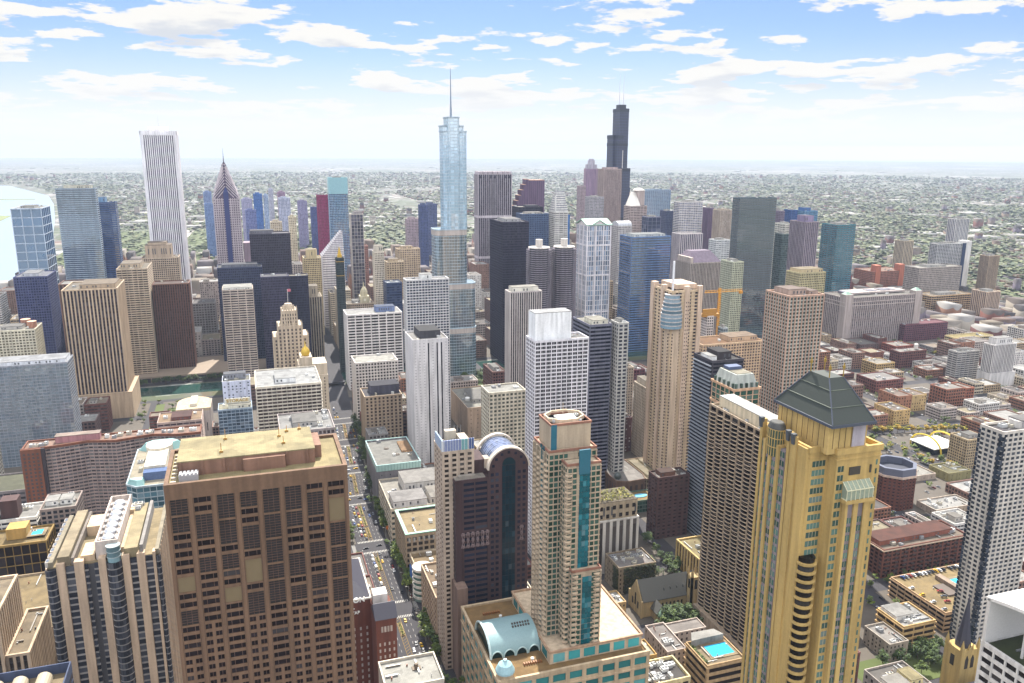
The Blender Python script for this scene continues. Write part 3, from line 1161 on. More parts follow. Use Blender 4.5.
lk = MB()
lk.poly([(-496, 1200, .3), (-486, 2000, .3), (-484, 2534, .3), (-640, 3300, .3), (-800, 4200, .3), (-1030, 5400, .3), (-1250, 6400, .3), (-1900, 8200, .3), (-3200, 9400, .3),
         (-9000, 11500, .3), (-16000, 9000, .3), (-16000, -2000, .3), (-496, -2000, .3)][::-1])
struct('lake', lk, [watermat('lake_water', '9fb0c0', .6, .28)])
pn = MB()
pn.poly([(-960, 3550, 1.0), (-1040, 4500, 1.0), (-1500, 4700, 1.0), (-1500, 3500, 1.0)][::-1])
pn.poly([(-1230, 5900, 1.0), (-1250, 6000, 1.0), (-2400, 6150, 1.0), (-2400, 6000, 1.0)])
struct('island_land', pn, [flatmat('lawn_far', '8f9a58', .5, scale=.01)])
rv = MB()
rv.box(-480, 935, 1122, 1164, .05, .3)
struct('river', rv, [watermat('river_water', '3a6058', .45, .12)])


def xc(y):
    """centre line of the big avenue: it bends south of the shops"""
    return 98.0 if y < 700 else 98 + 37 * min(1, (y - 700) / 600)


XL = [-470, -330, -199, -104, -8, 'M', 215, 323, 430, 555, 680, 787, 919, 1043, 1167, 1290, 1420, 1560]
YL = [40, 128, 233, 344, 444, 522, 620, 715, 790, 870, 945, 1030, 1096]
YS = [1178, 1290, 1400, 1510, 1620, 1740, 1860, 1980, 2100, 2240, 2400]
HW = 7.5


def lx(q, y, side):
    """block edge beside street line q at y; side +1 right edge of the street, -1 left edge"""
    return xc(y) + side * 12.5 if q == 'M' else q + side * HW


rd = MB()
rd.box(-478, 1570, 36, 1100, .02, .06)
rd.box(-478, 1570, 1172, 2410, .02, .06)
for sx in (-199, 'M', 323, 430, 555, 680, 787, 919, 1043, 1167):
    x0 = (xc(1100) if sx == 'M' else sx)
    rd.box(x0 - 11, x0 + 11, 1096, 1176, 3.0, 5.0)
struct('road', rd, [flatmat('asphalt', '545056', .34, scale=.15, amt=.5)])
pv = MB()
BLOCKS = []
for ys in (YL, YS):
    for j in range(len(ys) - 1):
        y0, y1 = ys[j] + HW, ys[j + 1] - HW
        for i in range(len(XL) - 1):
            a0, a1 = lx(XL[i], y0, 1), lx(XL[i], y1, 1)
            b0, b1 = lx(XL[i + 1], y0, -1), lx(XL[i + 1], y1, -1)
            q = [(a0, y0), (b0, y0), (b1, y1), (a1, y1)]
            pv.prism(q, .05, .2)
            BLOCKS.append((max(a0, a1), min(b0, b1), y0, y1))
for i in range(len(XL) - 1):                            # blocks north of the warehouse where no river runs
    if XL[i] not in ('M',) and XL[i] >= 919:
        pv.prism(rect(XL[i] + HW, XL[i + 1] - HW, 1100, 1174), .05, .2)
        BLOCKS.append((XL[i] + HW, XL[i + 1] - HW, 1100, 1174))
struct('pavement', pv, [flatmat('concrete', '988c7e', .26, scale=.12, amt=.7)])
# the embankment, upper river road and a dark sheet painting in its shaded underside
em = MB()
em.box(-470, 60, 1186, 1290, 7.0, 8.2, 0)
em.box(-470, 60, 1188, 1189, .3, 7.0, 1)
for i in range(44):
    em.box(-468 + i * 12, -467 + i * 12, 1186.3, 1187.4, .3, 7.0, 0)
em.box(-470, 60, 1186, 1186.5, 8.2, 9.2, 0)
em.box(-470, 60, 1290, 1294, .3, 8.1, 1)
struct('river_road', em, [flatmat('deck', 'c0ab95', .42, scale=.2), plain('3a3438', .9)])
# markings on the avenue
mk, my = MB(), MB()
for y in YL[2:11]:
    for s in (-1, 1):
        yy = y + s * (HW + 2.2)
        for i in range(19):
            x = xc(yy) - 11 + i * 1.2
            mk.box(x, x + .62, yy - 1.5, yy + 1.5, .06, .075)
    for s, o in ((-1, -15.2), (1, 15.2)):
        for i in range(11):
            yy = y - HW + 1 + i * 1.3
            x = xc(y) + o
            mk.box(x - 1.4, x + 1.4, yy, yy + .6, .06, .075)
for j in range(2, 10):
    y0, y1 = YL[j] + HW + 6, YL[j + 1] - HW - 6
    yy = y0
    while yy < y1:
        for o in (-7.6, -4.4, 4.4, 7.6):
            mk.box(xc(yy) + o - .1, xc(yy) + o + .1, yy, yy + 3, .06, .075)
        yy += 7
    yy = y0 - 4
    while yy < y1 + 4:                                   # yellow edge lines and hatching of the median
        e = min(yy + 3, y1 + 4)
        for o in (-1.7, 1.5):
            my.box(xc(yy) + o, xc(yy) + o + .25, yy, e, .06, .075)
        my.hexa([(xc(yy) - 1.5, yy, .06), (xc(yy) - 1.1, yy, .06), (xc(yy) + 1.5, yy + 2.4, .06), (xc(yy) + 1.1, yy + 2.4, .06),
                 (xc(yy) - 1.5, yy, .075), (xc(yy) - 1.1, yy, .075), (xc(yy) + 1.5, yy + 2.4, .075), (xc(yy) + 1.1, yy + 2.4, .075)])
        yy += 3
struct('road_marking', mk, [flatmat('paint_white', 'd8d4cc', .5, scale=1.0)])
struct('road_marking', my, [flatmat('paint_yellow', 'b8923c', .42, scale=1.0)])
lw = MB()
for x0, x1, y0, y1 in ((-104, -94, 960, 1080), (-88, -80, 965, 1060), (294, 346, 1010, 1090), (610, 760, 1300, 1300.1), (262, 292, 432, 449), (355, 420, 344, 372)):
    lw.box(x0, x1, y0, y1, .2, .27)
struct('lawn', lw, [flatmat('lawn', '6f7f3c', .4, scale=.3)])
fl = MB()
fl.poly([(-500, 2300, .5), (40, 2300, .5), (60, 3500, .5), (-560, 3500, .5)])
struct('park_lawn', fl, [flatmat('park', '66743c', .45, scale=.02, amt=.7)])
pr = MB()
pr.poly([(-250, 2300, .8), (-215, 2300, .8), (-170, 3500, .8), (-205, 3500, .8)])
pr.poly([(-120, 2300, .8), (-105, 2300, .8), (-60, 3500, .8), (-75, 3500, .8)])
pr.poly([(-500, 2700, .8), (60, 2700, .8), (60, 2716, .8), (-500, 2716, .8)])
struct('park_road', pr, [flatmat('park_road', 'd6cec4', .5, scale=.05)])

# ------------------------------------------------------------------ the table of towers
TOWERS = [
('office_tower', 'blue glass tower wrapped in a wide white square grid, standing by the lake', -335.9, -292.1, 1500.0, 1566.0, 222.0, 'c3ccd8', '1d5c86', 'c9c9c6', 'frame', 14, 14, {'refl': 1.8}),
('office_tower', 'broad grey glass slab with fine horizontal bands beside the lake', -259.0, -202.7, 1450.0, 1469.6, 255.0, '8e9aa6', '4c6374', 'c2c4bd', 'ribbon', 6, 3.3, {'refl': 1.8, 'pent': [(0.2, 0.9, 0.2, 0.8, 5, 'c8c2b0')]}),
('office_tower', 'dark blue glass block tucked behind the broad grey banded slab', -212.7, -185.8, 1520.0, 1546.0, 228.8, '3d5078', '27437c', '9aa3b0', 'ribbon', 8, 3.6, {'refl': 1.7, 'pent': [(0, 0.45, 0.1, 0.9, 9, '6f8fb0')]}),
('office_tower', 'dark indigo office tower with light notched roof corner right of the lake', -284.5, -243.7, 1250.0, 1309.0, 145.8, '454a70', '262b55', 'a5a6b4', 'gridfine', 3, 3.6, {'pent': [(0.2, 0.7, 0.2, 0.8, 4, 'b8b8bc')]}),
('hotel_building', 'cream hotel with two round brick turrets on its roof', -270.3, -221.4, 1050.0, 1088.0, 112.2, 'cfc6ae', '857a66', 'd6d0c0', 'grid', 3.4, 3.3, {'special': 'turrets'}),
('apartment_tower', 'wide glass apartment slab with plain white roof band at the left edge', -258.7, -162.5, 900.0, 932.0, 105.9, '8b8e96', '7c8e9c', 'e6e6e6', 'curtain', 3.6, 3.2, {'refl': 1.8, 'pent': [(0.02, 0.98, 0.1, 0.9, 4, 'd9dade')]}),
('office_tower', 'tan tower of tall unbroken vertical ribs on a blank stone podium', -187.4, -129.2, 1040.0, 1106.0, 157.3, 'b79f84', '453a40', 'a79a86', 'strip', 3.9, 3.6, {'pent': [(0.3, 0.95, 0.15, 0.8, 5, 'b09a80')], 'podium': (0, 32, 5)}),
('office_tower', 'brown flat roofed block hidden behind the tan ribbed tower', -217.7, -177.3, 1180.0, 1216.0, 143.8, '6e5348', '4a3a36', 'c9c6c0', 'strip', 5, 3.6, {'pent': []}),
('apartment_tower', 'tan tower with thin ribs and dark window bands beside brown block', -151.8, -113.3, 1210.0, 1276.0, 156.9, 'b7a58f', '453a36', 'b0a28c', 'hband', 6.5, 3.2, {'pent': [(0.1, 0.75, 0.2, 0.8, 6, 'b3a088')]}),
('office_tower', 'plum brown block with close vertical ribs north of the white ribbed giant', -111.2, -63.0, 1230.0, 1264.0, 130.8, '6a4636', '38292c', '7a5a4c', 'strip', 3.2, 3.8, {'pent': []}),
('hotel_tower', 'tan hotel tower with dark east flank and white roof cap', -17.2, 22.2, 1140.0, 1176.0, 133.1, 'b3a598', '3e3540', 'e4e2da', 'hband', 9, 3.3, {'pent': [(0.02, 0.98, 0.05, 0.95, 3, 'e0ddd4')]}),
('apartment_tower', 'stepped tan tower in front of the white ribbed giant', -136.5, -83.1, 1360.0, 1394.0, 152.4, 'b8a58f', '5a4d48', 'b5a48c', 'gridfine', 3, 3.3, {'pent': [(0.12, 0.82, 0.1, 0.9, 20, 'b09c86'), (0.2, 0.7, 0.2, 0.8, 24, 'b09c86')]}),
('office_tower', 'tall black office block, higher of the dark group by the river', 23.4, 82.9, 1300.0, 1334.0, 190.8, '3a3444', '26222f', '8d8790', 'gridfine', 2.6, 3.7, {'pent': [(0.02, 0.6, 0.3, 0.9, 5, '6d6a72')]}),
('office_tower', 'long navy office slab, left of the dark group by the river', -24.8, 37.7, 1250.0, 1290.0, 147.9, '343a56', '252a44', '77787f', 'gridfine', 2.6, 3.7, {'pent': [(0.1, 0.9, 0.2, 0.8, 4, '6b6c75')]}),
('office_tower', 'dark violet office box with flat grey roof behind gothic crown', 33.6, 70.5, 1180.0, 1212.0, 142.4, '3c3850', '2a2840', '75727c', 'gridfine', 2.2, 3.7, {'pent': []}),
('office_tower', 'narrow black strip building right of the dark violet office box', 73.7, 100.8, 1222.0, 1244.0, 135.9, '2f2d45', '24223a', 'b4a98e', 'gridfine', 2.2, 3.7, {'pent': []}),
('office_tower', 'slim beige tower with recessed dark centre beside the avenue bridge', 95.2, 121.8, 1250.0, 1290.0, 99.0, 'b3a48e', '4c4240', 'b8ab96', 'strip', 3.4, 3.6, {'pent': [(0.2, 0.8, 0.1, 0.7, 16, 'b3a48e')]}),
('office_tower', 'warm sandstone tower with stepped top left of the sliced diamond roof', 108.9, 138.1, 1420.0, 1454.0, 136.4, 'c8b48c', '7a6a50', 'c8bc9c', 'gridfine', 3, 3.5, {'pent': [(0.2, 0.8, 0.2, 0.8, 14, 'cdb98f')]}),
('hotel_building', 'wide white roofed hotel slab with rows of balconies east of avenue', 16.4, 72.0, 726.5, 786.5, 112.5, 'c9bfae', '5b4f4c', 'e8e8e6', 'slab', 4.4, 3.2, {'pent': [(0.3, 0.62, 0.2, 0.7, 4, 'e0e0de')]}),
('retail_building', 'flat grey roofed block covered in air handlers beside the avenue', 31.1, 72.0, 616.6, 662.6, 106.8, '9a8f8c', '5a4c4c', 'cfccc8', 'gridfine', 3, 4, {'ac': 16}),
('office_building', 'rounded tan riverside building with one big dark glass window', -67.8, -32.3, 920.0, 966.0, 36.0, 'b0a49c', '2d3a52', 'b9a78e', 'blank', 9, 26, {'special': 'rounded'}),
('apartment_tower', 'white panelled mid rise with scattered small windows beside orange roof', -18.7, 10.9, 930.0, 956.0, 64.1, 'cdd2e4', '7d8498', 'b4b2a4', 'punch', 4.4, 3.3, {'pent': [(0.05, 0.85, 0.5, 0.95, 6, '8e9098')]}),
('apartment_tower', 'pale blue glass mid rise with yellow lettered sign on its white roof', -21.8, 11.3, 850.0, 874.0, 56.8, '9fb0c0', '5c7186', 'dcd6b8', 'curtain', 4, 3.4, {'pent': [(0.3, 0.98, 0.1, 0.4, 4, 'e6e2cf')], 'special': 'storage'}),
('office_building', 'orange roofed mid rise with pale left wing and dark right wing', -78.6, -37.3, 840.0, 874.0, 52.1, 'a9958c', '4a3a44', 'd9b48c', 'hband', 5.5, 3.6, {'pent': [(0.3, 0.75, 0.2, 0.8, 3, '7a4a42')]}),
('apartment_tower', 'grey block cut by the left edge of the photo', -235.7, -203.4, 760.0, 800.0, 72.1, '8c8880', '4c5058', 'b8b4a8', 'grid', 4, 3.4, {'pent': []}),
('apartment_tower', 'smooth white tower with a few dark vertical window slots and black penthouse', 165.7, 201.2, 775.0, 815.0, 133.7, 'd3cfcf', '393844', 'c7c2bd', 'rayban', 4.6, 3.0, {'pent': [(0.25, 0.85, 0.25, 0.95, 7, '3f3d42')]}),
('office_tower', 'white tower of wide square openings with blue rooftop box', 136.8, 210.3, 1069.7, 1109.7, 103.6, 'd6d0cc', '3c3838', 'e3e0da', 'gridwide', 10.2, 4.0, {'pent': [(0.55, 0.9, 0.35, 0.75, 7, '6d7ca0')]}),
('office_building', 'lower white grid block standing in front of the white tower of wide openings', 126.0, 175.5, 915.3, 950.5, 78.1, 'd9d2cc', '453d44', 'ece8dc', 'gridtop', 3.5, 3.7, {'pent': []}),
('office_building', 'old tan stone block with arcaded upper storeys and dark mansard top', 123.7, 163.3, 828.4, 862.4, 63.5, 'a8937c', '5c4c46', '6f6a70', 'deco', 4.2, 3.6, {'pent': [(0.2, 0.98, 0.3, 0.9, 9, '4c4a58')]}),
('department_store', 'wide flat grey roofed store with pale green glass rim', 114.0, 153.0, 690.9, 756.9, 40.8, '787478', '5d6468', 'bdbab2', 'blank', 8, 6, {'pent': [(0.72, 0.98, 0.45, 0.85, 1.2, 'c79a6a')], 'special': 'greenrim'}),
('apartment_tower', 'cream tower topped by a blue panelled roof garden next to arched tower', 116.0, 135.3, 445.1, 465.7, 144.2, 'b8a694', '4a4038', '9c9880', 'baynarrow', 5, 3.1, {'special': 'roofgarden', 'pent': []}),
('apartment_tower', 'bright white gridded tower crowned by a plain white cube', 214.8, 258.2, 560.0, 580.2, 177.7, 'dcd8dc', '2d2a33', 'b9b6b4', 'gridwhite', 4.1, 3.05, {'mull': 3, 'cap': 100, 'pent': [(0.0, 0.7, 0.2, 0.9, 21, 'eeeeee')]}),
('office_tower', 'pale gridded block set against the charcoal ribbon windowed slab', 329.1, 339.4, 655.0, 671.0, 164.9, 'b9b6b0', '4a4c58', 'cfc9b8', 'grid', 4, 3.5, {}),
('office_tower', 'charcoal ribbon windowed slab just behind the bright white gridded tower', 303.4, 325.0, 660.0, 699.5, 163.7, '6c6c7a', '272a3a', 'cfc9b8', 'ribbon', 6, 3.5, {'pent': [(0.2, 0.9, 0.1, 0.6, 4, 'd8d2c0')]}),
('apartment_tower', 'pale slender tower with close vertical ribs and cream parapet', 261.0, 294.7, 760.0, 776.0, 179.1, 'bdb4b0', '4b444a', 'd6cfc0', 'strip', 2.4, 3.2, {'pent': [(0.1, 0.9, 0.1, 0.9, 5, 'd8d2c4')]}),
('hotel_building', 'cream hotel block with green tinted top storey left of the white gridded tower', 197.1, 229.2, 620.0, 643.5, 121.7, 'c4bba8', '5f6258', 'dedbd2', 'gridgreen', 3.6, 3.3, {'pent': []}),
('retail_building', 'low blank tan block with white tanks on the roof', 238.2, 285.5, 840.0, 920.0, 36.5, 'b39c86', '6a5a50', 'cfcabb', 'blank', 8, 5, {'special': 'tanks'}),
('office_building', 'small brown brick block right of the tree filled plaza', 279.7, 296.0, 880.0, 920.0, 64.0, '6b4a44', '3c3038', '8a6a60', 'gridfine', 3, 3.6, {}),
('office_tower', 'tall near black office tower with light grey roof right of spired glass tower', 375.1, 415.3, 1140.0, 1206.0, 214.0, '2e2a3e', '1c1c2f', '8a8890', 'gridfine', 2.0, 3.7, {'pent': [(0.2, 0.8, 0.2, 0.8, 4, 'a9a6a6')]}),
('apartment_tower', 'pale gridded tower just left of the spired glass tower', 176.8, 224.0, 860.0, 876.9, 179.9, 'cfcccb', '565c6c', 'dcdad6', 'gridwhite', 3.2, 3.0, {'pent': [(0.35, 0.62, 0.2, 0.8, 6, 'd8d6d2')]}),
('office_tower', 'very thin cream tower behind the white tower of wide openings', 200.0, 215.0, 1230.0, 1250.0, 165.7, 'd2c6b4', '8a7c70', 'cfc4b0', 'gridfine', 2.4, 3.3, {'pent': [(0.1, 0.9, 0.1, 0.9, 10, 'd2c6b4')]}),
('office_tower', 'small dark blue glass building left of the pale gridded tower', 205.3, 228.1, 1160.0, 1188.0, 129.1, '33405e', '26365c', '8e98a8', 'ribbon', 4, 3.8, {'pent': []}),
('apartment_tower', 'tall beige tower with white framed dark glazing right of diamond roof', 208.7, 231.8, 1560.0, 1584.0, 198.3, 'c6bcb4', '5a5866', 'c3baa8', 'frame', 5, 6.6, {'pent': [(0.3, 0.95, 0.1, 0.9, 5, 'a09898')]}),
('office_tower', 'dark green slim tower with gold pinnacle beside the avenue bridge', 136.5, 147.5, 1165.0, 1179.0, 167.1, '2f3a3c', '20282c', '8c7a3c', 'gridfine', 2, 3.4, {'special': 'goldtip', 'pent': []}),
('hotel_building', 'beige stone block with small clock cupola left of dark blue building', 151.5, 191.2, 1190.0, 1224.0, 95.9, 'b29f8a', '5c5048', 'a89a88', 'gridfine', 2.8, 3.4, {'special': 'cupola'}),
('office_tower', 'blue glass tower with a pale see through top left of spired tower', 196.7, 236.7, 1820.0, 1846.0, 256.5, '8fb0c4', '3a5b8a', 'b5d0d8', 'curtain', 3.4, 3.6, {'refl': 1.7, 'special': 'paletop'}),
('office_tower', 'bright crimson office slab left of the blue glass tower', 191.2, 217.3, 2050.0, 2078.0, 208.7, '8e2052', '6a1a46', '8c4a60', 'gridfine', 3, 3.6, {}),
('office_tower', 'small indigo block left of the crimson slab', 186.6, 202.5, 2200.0, 2224.0, 170.2, '4b5688', '35407a', '8088a0', 'gridfine', 3, 3.6, {}),
('office_tower', 'mauve gridded tower with notched crown right of spired tower', 480.8, 554.4, 1640.0, 1670.3, 268.5, 'b4abb0', '504658', 'b8aaa8', 'bigcols', 4.6, 3.9, {'special': 'crenel'}),
('office_tower', 'low black block between the stepped plum tower and the white sloped tower', 521.6, 571.9, 1500.0, 1540.0, 209.8, '2c2838', '221f33', 'cfc7b8', 'gridfine', 3, 3.8, {'pent': [(0.4, 0.9, 0.3, 0.8, 3, '3a3646')]}),
('office_tower', 'dark blue gridded block just behind the near black tower', 494.9, 546.2, 1400.0, 1436.0, 204.3, '4a5a78', '2c3a5c', 'c6c4c0', 'gridfine', 3.4, 3.8, {'pent': [(0.2, 0.8, 0.2, 0.8, 3, 'b0a8a0')]}),
('office_tower', 'white banded tower with a sloping stepped crown', 589.1, 616.3, 1480.0, 1512.0, 200.4, 'd9d4cc', '9a9494', 'e6e2da', 'hband', 9, 3.6, {'special': 'slopetop'}),
('office_tower', 'rosy stone tower directly in front of the twin antenna tower', 930.3, 981.9, 2000.0, 2040.0, 269.7, 'b09c94', '68545a', 'a89494', 'strip', 3.2, 3.9, {'pent': [(0.15, 0.85, 0.2, 0.8, 5, 'b09896')]}),
('office_tower', 'pale pink block beside the rounded crown tower', 927.8, 944.4, 2150.0, 2176.0, 219.6, 'b09ea0', '7a6878', 'b4a4a0', 'gridfine', 3, 3.8, {}),
('office_tower', 'grey mid height block below the rosy stone tower', 846.7, 885.8, 1900.0, 1930.0, 203.3, 'a8a4a6', '8a8690', 'b8b4b0', 'gridfine', 3.4, 3.8, {}),
('office_tower', 'pale blue glass slab right of the twin antenna tower', 1125.7, 1216.0, 2150.0, 2184.0, 206.4, '8fa4b8', '4d6c94', 'b8c2c8', 'curtain', 6, 3.9, {'refl': 1.7, 'pent': [(0.05, 0.7, 0.2, 0.8, 3, '9fb2c4')]}),
('office_tower', 'pinkish banded block with white slanted roof facets', 860.8, 902.7, 1700.0, 1734.0, 193.4, 'b6a49c', '7e6a6a', 'd8d0c4', 'hband', 8, 3.8, {'special': 'slant'}),
('office_tower', 'grey framed glass box beside the pinkish banded block', 832.8, 863.4, 1560.0, 1588.0, 179.7, '7c7c90', '4e5878', 'cfc4b4', 'frame', 9, 8, {}),
('office_tower', 'slate block right of the grey framed glass box', 924.8, 945.2, 1650.0, 1678.0, 184.4, '4c5270', '3a4468', '8a8c98', 'gridfine', 3, 3.8, {}),
('office_tower', 'light tower with dotted top row and blue east flank', 942.1, 1000.5, 1620.0, 1646.7, 206.0, 'cfc8c4', '6b7390', 'd8d4cc', 'hband', 6, 3.8, {}),
('office_tower', 'plum slab left of the tan gabled office tower', 1035.7, 1048.8, 1650.0, 1675.9, 189.2, '75607a', '5c4a6a', 'a89a94', 'strip', 2.6, 3.8, {}),
('office_tower', 'tan gabled office tower left of the big grey glass block', 1022.4, 1050.9, 1580.0, 1612.0, 189.6, 'bfae9c', '9c8c84', 'c6b8a6', 'strip', 3, 3.8, {'pent': [(0.3, 0.9, 0.2, 0.8, 3, 'b0a090')]}),
('office_building', 'pale gridded block right of the green gabled tower', 734.9, 765.3, 1500.0, 1530.0, 168.3, 'c2bcb8', '908890', 'd2ccc8', 'gridfine', 3.4, 3.8, {'special': 'barrel'}),
('office_tower', 'blue ribbon glass tower facing the river', 589.4, 657.8, 1150.0, 1192.6, 185.1, '5c77a0', '31405f', 'b7bcc0', 'ribbon', 6, 3.9, {'refl': 1.7, 'pent': [(0.1, 0.9, 0.15, 0.8, 4, 'b9bcbc')]}),
('office_tower', 'low tower of bold white and dark vertical stripes', 865.7, 918.9, 1480.0, 1514.0, 150.5, 'c2b8ba', '4a4060', 'bdb6b0', 'strip', 4.4, 3.8, {'pent': []}),
('office_building', 'mauve stone block with sloped plum roof and fine ribs', 653.9, 706.8, 1080.0, 1124.0, 151.0, 'aa9f96', '665c60', '8a8084', 'strip', 2.6, 3.8, {'special': 'hiproof'}),
('apartment_tower', 'narrow pale green tower with a dark central slot behind the yellow crane', 661.1, 679.1, 980.0, 1010.0, 165.2, 'b5b7a0', '7a7c70', 'bdb8a4', 'gridfine', 2.8, 3.1, {}),
('office_building', 'small white banded block left of the big grey glass block', 887.6, 918.6, 1380.0, 1406.0, 147.9, 'cfd0cf', 'a6a8ac', 'dcdad4', 'hband', 6, 3.8, {}),
('office_tower', 'big grey green glass block with a dark recessed edge', 800.2, 872.5, 1180.0, 1200.4, 240.6, '56646c', '39464e', '6c7478', 'curtain', 3.2, 3.9, {'refl': 1.8, 'pent': []}),
('office_tower', 'small purple block right of the big grey glass block', 1120.5, 1131.0, 1500.0, 1517.2, 191.2, '7a6c7c', '544a64', 'a49a98', 'gridfine', 3, 3.8, {}),
('office_tower', 'royal blue glass block behind the stepped rose tower', 1170.7, 1187.5, 1530.0, 1557.0, 190.3, '33548c', '244684', '7c8ca8', 'gridfine', 3, 3.8, {}),
('office_tower', 'teal blue block with a cut out roofline right of royal blue block', 1229.7, 1265.4, 1560.0, 1588.0, 185.0, '5c86a4', '3f6c92', '8fa4b4', 'gridfine', 3.4, 3.8, {'pent': [(0, 0.5, 0.1, 0.9, 8, '3b66a0')]}),
('office_tower', 'stepped rose and violet tower with pale ribs right of the grey glass block', 982.7, 1011.0, 1240.0, 1285.7, 192.0, '988a90', '56506a', 'a89a9c', 'strip', 4, 3.8, {'pent': [(0.0, 0.7, 0.1, 0.6, 12, '8c7c98')]}),
('office_building', 'teal glass slab patterned with slanted lines', 1129.1, 1173.4, 1330.0, 1376.0, 175.4, '2f6f7c', '1f5a70', 'c6c8b8', 'diag', 8, 4, {'refl': 1.7}),
('office_building', 'low cream block right of the big grey glass block', 1006.7, 1026.3, 1330.0, 1362.6, 180.3, 'c8c4b8', '9a988e', 'ddd8cc', 'hband', 8, 4, {}),
('office_tower', 'curved green glass building at the foot of big grey block', 904.7, 917.8, 1200.0, 1221.6, 176.4, '5e6c68', '46565a', 'a8aca4', 'curtain', 3, 3.8, {}),
('apartment_tower', 'big peach apartment tower with rounded glass bay and white mast', 373.0, 403.4, 640.0, 677.4, 194.2, 'c9b294', '4b4450', 'b59c80', 'baytan', 3.4, 3.05, {'special': 'glassbay', 'pent': []}),
('apartment_tower', 'peach mid rise with rust red roof behind the black glass tower', 458.1, 532.0, 720.0, 756.0, 120.4, 'c9ac8c', '7a6a62', 'a8743c', 'gridfine', 3.4, 3.1, {'pent': [(0.5, 0.95, 0.2, 0.8, 5, 'c4a688')]}),
('office_building', 'white gridded building under construction below the yellow crane', 511.9, 520.4, 800.0, 816.3, 132.2, 'c4bcb8', '4a4648', 'cdc8c0', 'gridfine', 2.8, 3.2, {}),
('office_building', 'small pale glass building right of the yellow crane', 527.3, 533.4, 790.0, 801.2, 119.2, 'a7b0b4', '6f7f88', '5a5458', 'curtain', 3, 3.4, {}),
('hotel_building', 'tall classical stone hotel with pale cornices', 394.9, 407.0, 720.0, 748.0, 79.7, 'b0a28e', '5c4f4a', 'c2b7a2', 'deco', 3, 3.3, {'pent': [(0.15, 0.85, 0.2, 0.9, 7, 'b5a894')]}),
('hotel_building', 'lower wing of stone beside the tall classical hotel', 402.8, 421.1, 800.0, 824.0, 79.5, 'a89a8a', '5f544e', 'b8ac9a', 'deco', 3, 3.3, {'pent': [(0.2, 0.8, 0.2, 0.8, 4, 'b0a290')]}),
('retail_building', 'dark red low block behind the classical stone hotel', 494.4, 515.2, 950.0, 990.0, 30.5, '5c3038', '3c2830', '6c3a44', 'gridfine', 4, 4, {}),
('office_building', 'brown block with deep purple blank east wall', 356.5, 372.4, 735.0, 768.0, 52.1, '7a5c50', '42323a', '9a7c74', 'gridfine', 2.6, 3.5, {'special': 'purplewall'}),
('office_building', 'maroon block dotted with pale windows beside the brown block', 387.2, 395.4, 750.0, 769.8, 38.6, '5a3c40', 'b8a8a4', '7c5c54', 'punch', 3.2, 3.4, {}),
('apartment_tower', 'dark brown slab tower beside the oval rooftop pool', 323.1, 352.7, 560.0, 576.0, 55.1, '4a2f2c', '3a2c2c', '8e7c70', 'brownslab', 5, 3.1, {'pent': [(0.15, 0.6, 0.2, 0.8, 3.5, '6c4a3c')]}),
('apartment_tower', 'green glass tower with peach bands and grey sloped attic', 331.2, 352.3, 475.0, 503.1, 153.7, 'c6a487', '48705e', 'b3b0a8', 'greenglass', 5.4, 3.6, {'special': 'attic', 'pent': []}),
('apartment_tower', 'black framed tower with white box on its roof behind green glass tower', 358.1, 386.4, 545.0, 573.5, 154.9, '3c3840', '2a2c38', '5c5656', 'ribbon', 6, 3.1, {'pent': [(0.3, 0.72, 0.2, 0.8, 6, '3a3336'), (0.0, 0.25, 0.2, 0.7, 3, 'e4e2de')], 'special': 'glassflank'}),
('apartment_tower', 'dark tower of stacked wavy tan balconies left of the green pyramid roof', 296.5, 310.2, 384.0, 448.8, 155.3, 'a8957f', '241a18', 'b9a892', 'wavybalc', 8, 2.95, {'special': 'longpent', 'pent': []}),
('apartment_tower', 'tall pink and grey green apartment tower behind the green pyramid roof', 436.6, 471.2, 560.0, 592.4, 200.0, 'bd9c88', '4d544e', 'a89684', 'tallpink', 3.4, 3.05, {'sp': 'a9aca0', 'pent': [(0.1, 0.6, 0.2, 0.8, 5, 'b0988a'), (0.7, 0.95, 0.2, 0.8, 3, 'b0988a')]}),
('apartment_tower', 'khaki tower with rounded top left of the long warehouse block', 696.2, 736.8, 880.0, 908.0, 162.4, 'b5aa84', '6c6650', 'c2ab84', 'gridfine', 2.6, 3.1, {'pent': [(0.08, 0.92, 0.1, 0.9, 5, 'c8b48c')]}),
('warehouse_building', 'enormous long grey stone warehouse block with corner pavilions', 952.2, 1111.0, 1085.0, 1141.0, 80.8, 'a99c96', '7a6e72', 'a9a196', 'mart', 4.2, 4.4, {'special': 'mart', 'pent': [(0.3, 0.6, 0.5, 0.8, 3, 'b8b0a8')], 'ac': 14}),
('apartment_tower', 'tall grey white apartment tower with blue glass edges at the right edge', 433.1, 465.5, 350.0, 366.0, 154.5, 'c8c0b6', '454c56', '7a7276', 'tallgrey', 4.0, 3.0, {'special': 'bluestrips', 'light': 0.3, 'pent': [(0.55, 0.98, 0.15, 0.8, 5, 'a8a4a2')], 'ac': 5}),
('apartment_building', 'tan mid rise tucked left of the tall grey white apartment tower', 697.1, 723.5, 600.0, 622.0, 31.9, 'b39e7c', '5a4f44', 'b8a88c', 'gridfine', 2.8, 3.0, {}),
('office_tower', 'broad grey stone block beyond the long warehouse', 1347.5, 1460.9, 1330.0, 1370.0, 81.2, 'a79c92', '6e6468', 'd8d2c6', 'gridfine', 3.6, 4, {}),
('apartment_tower', 'white egg crate gridded slab with one blank end wall', 1450.8, 1529.5, 1390.0, 1412.0, 121.5, 'c4c2c0', '3f4454', 'cfcac2', 'gridwhite', 4.6, 3.1, {'special': 'endwall'}),
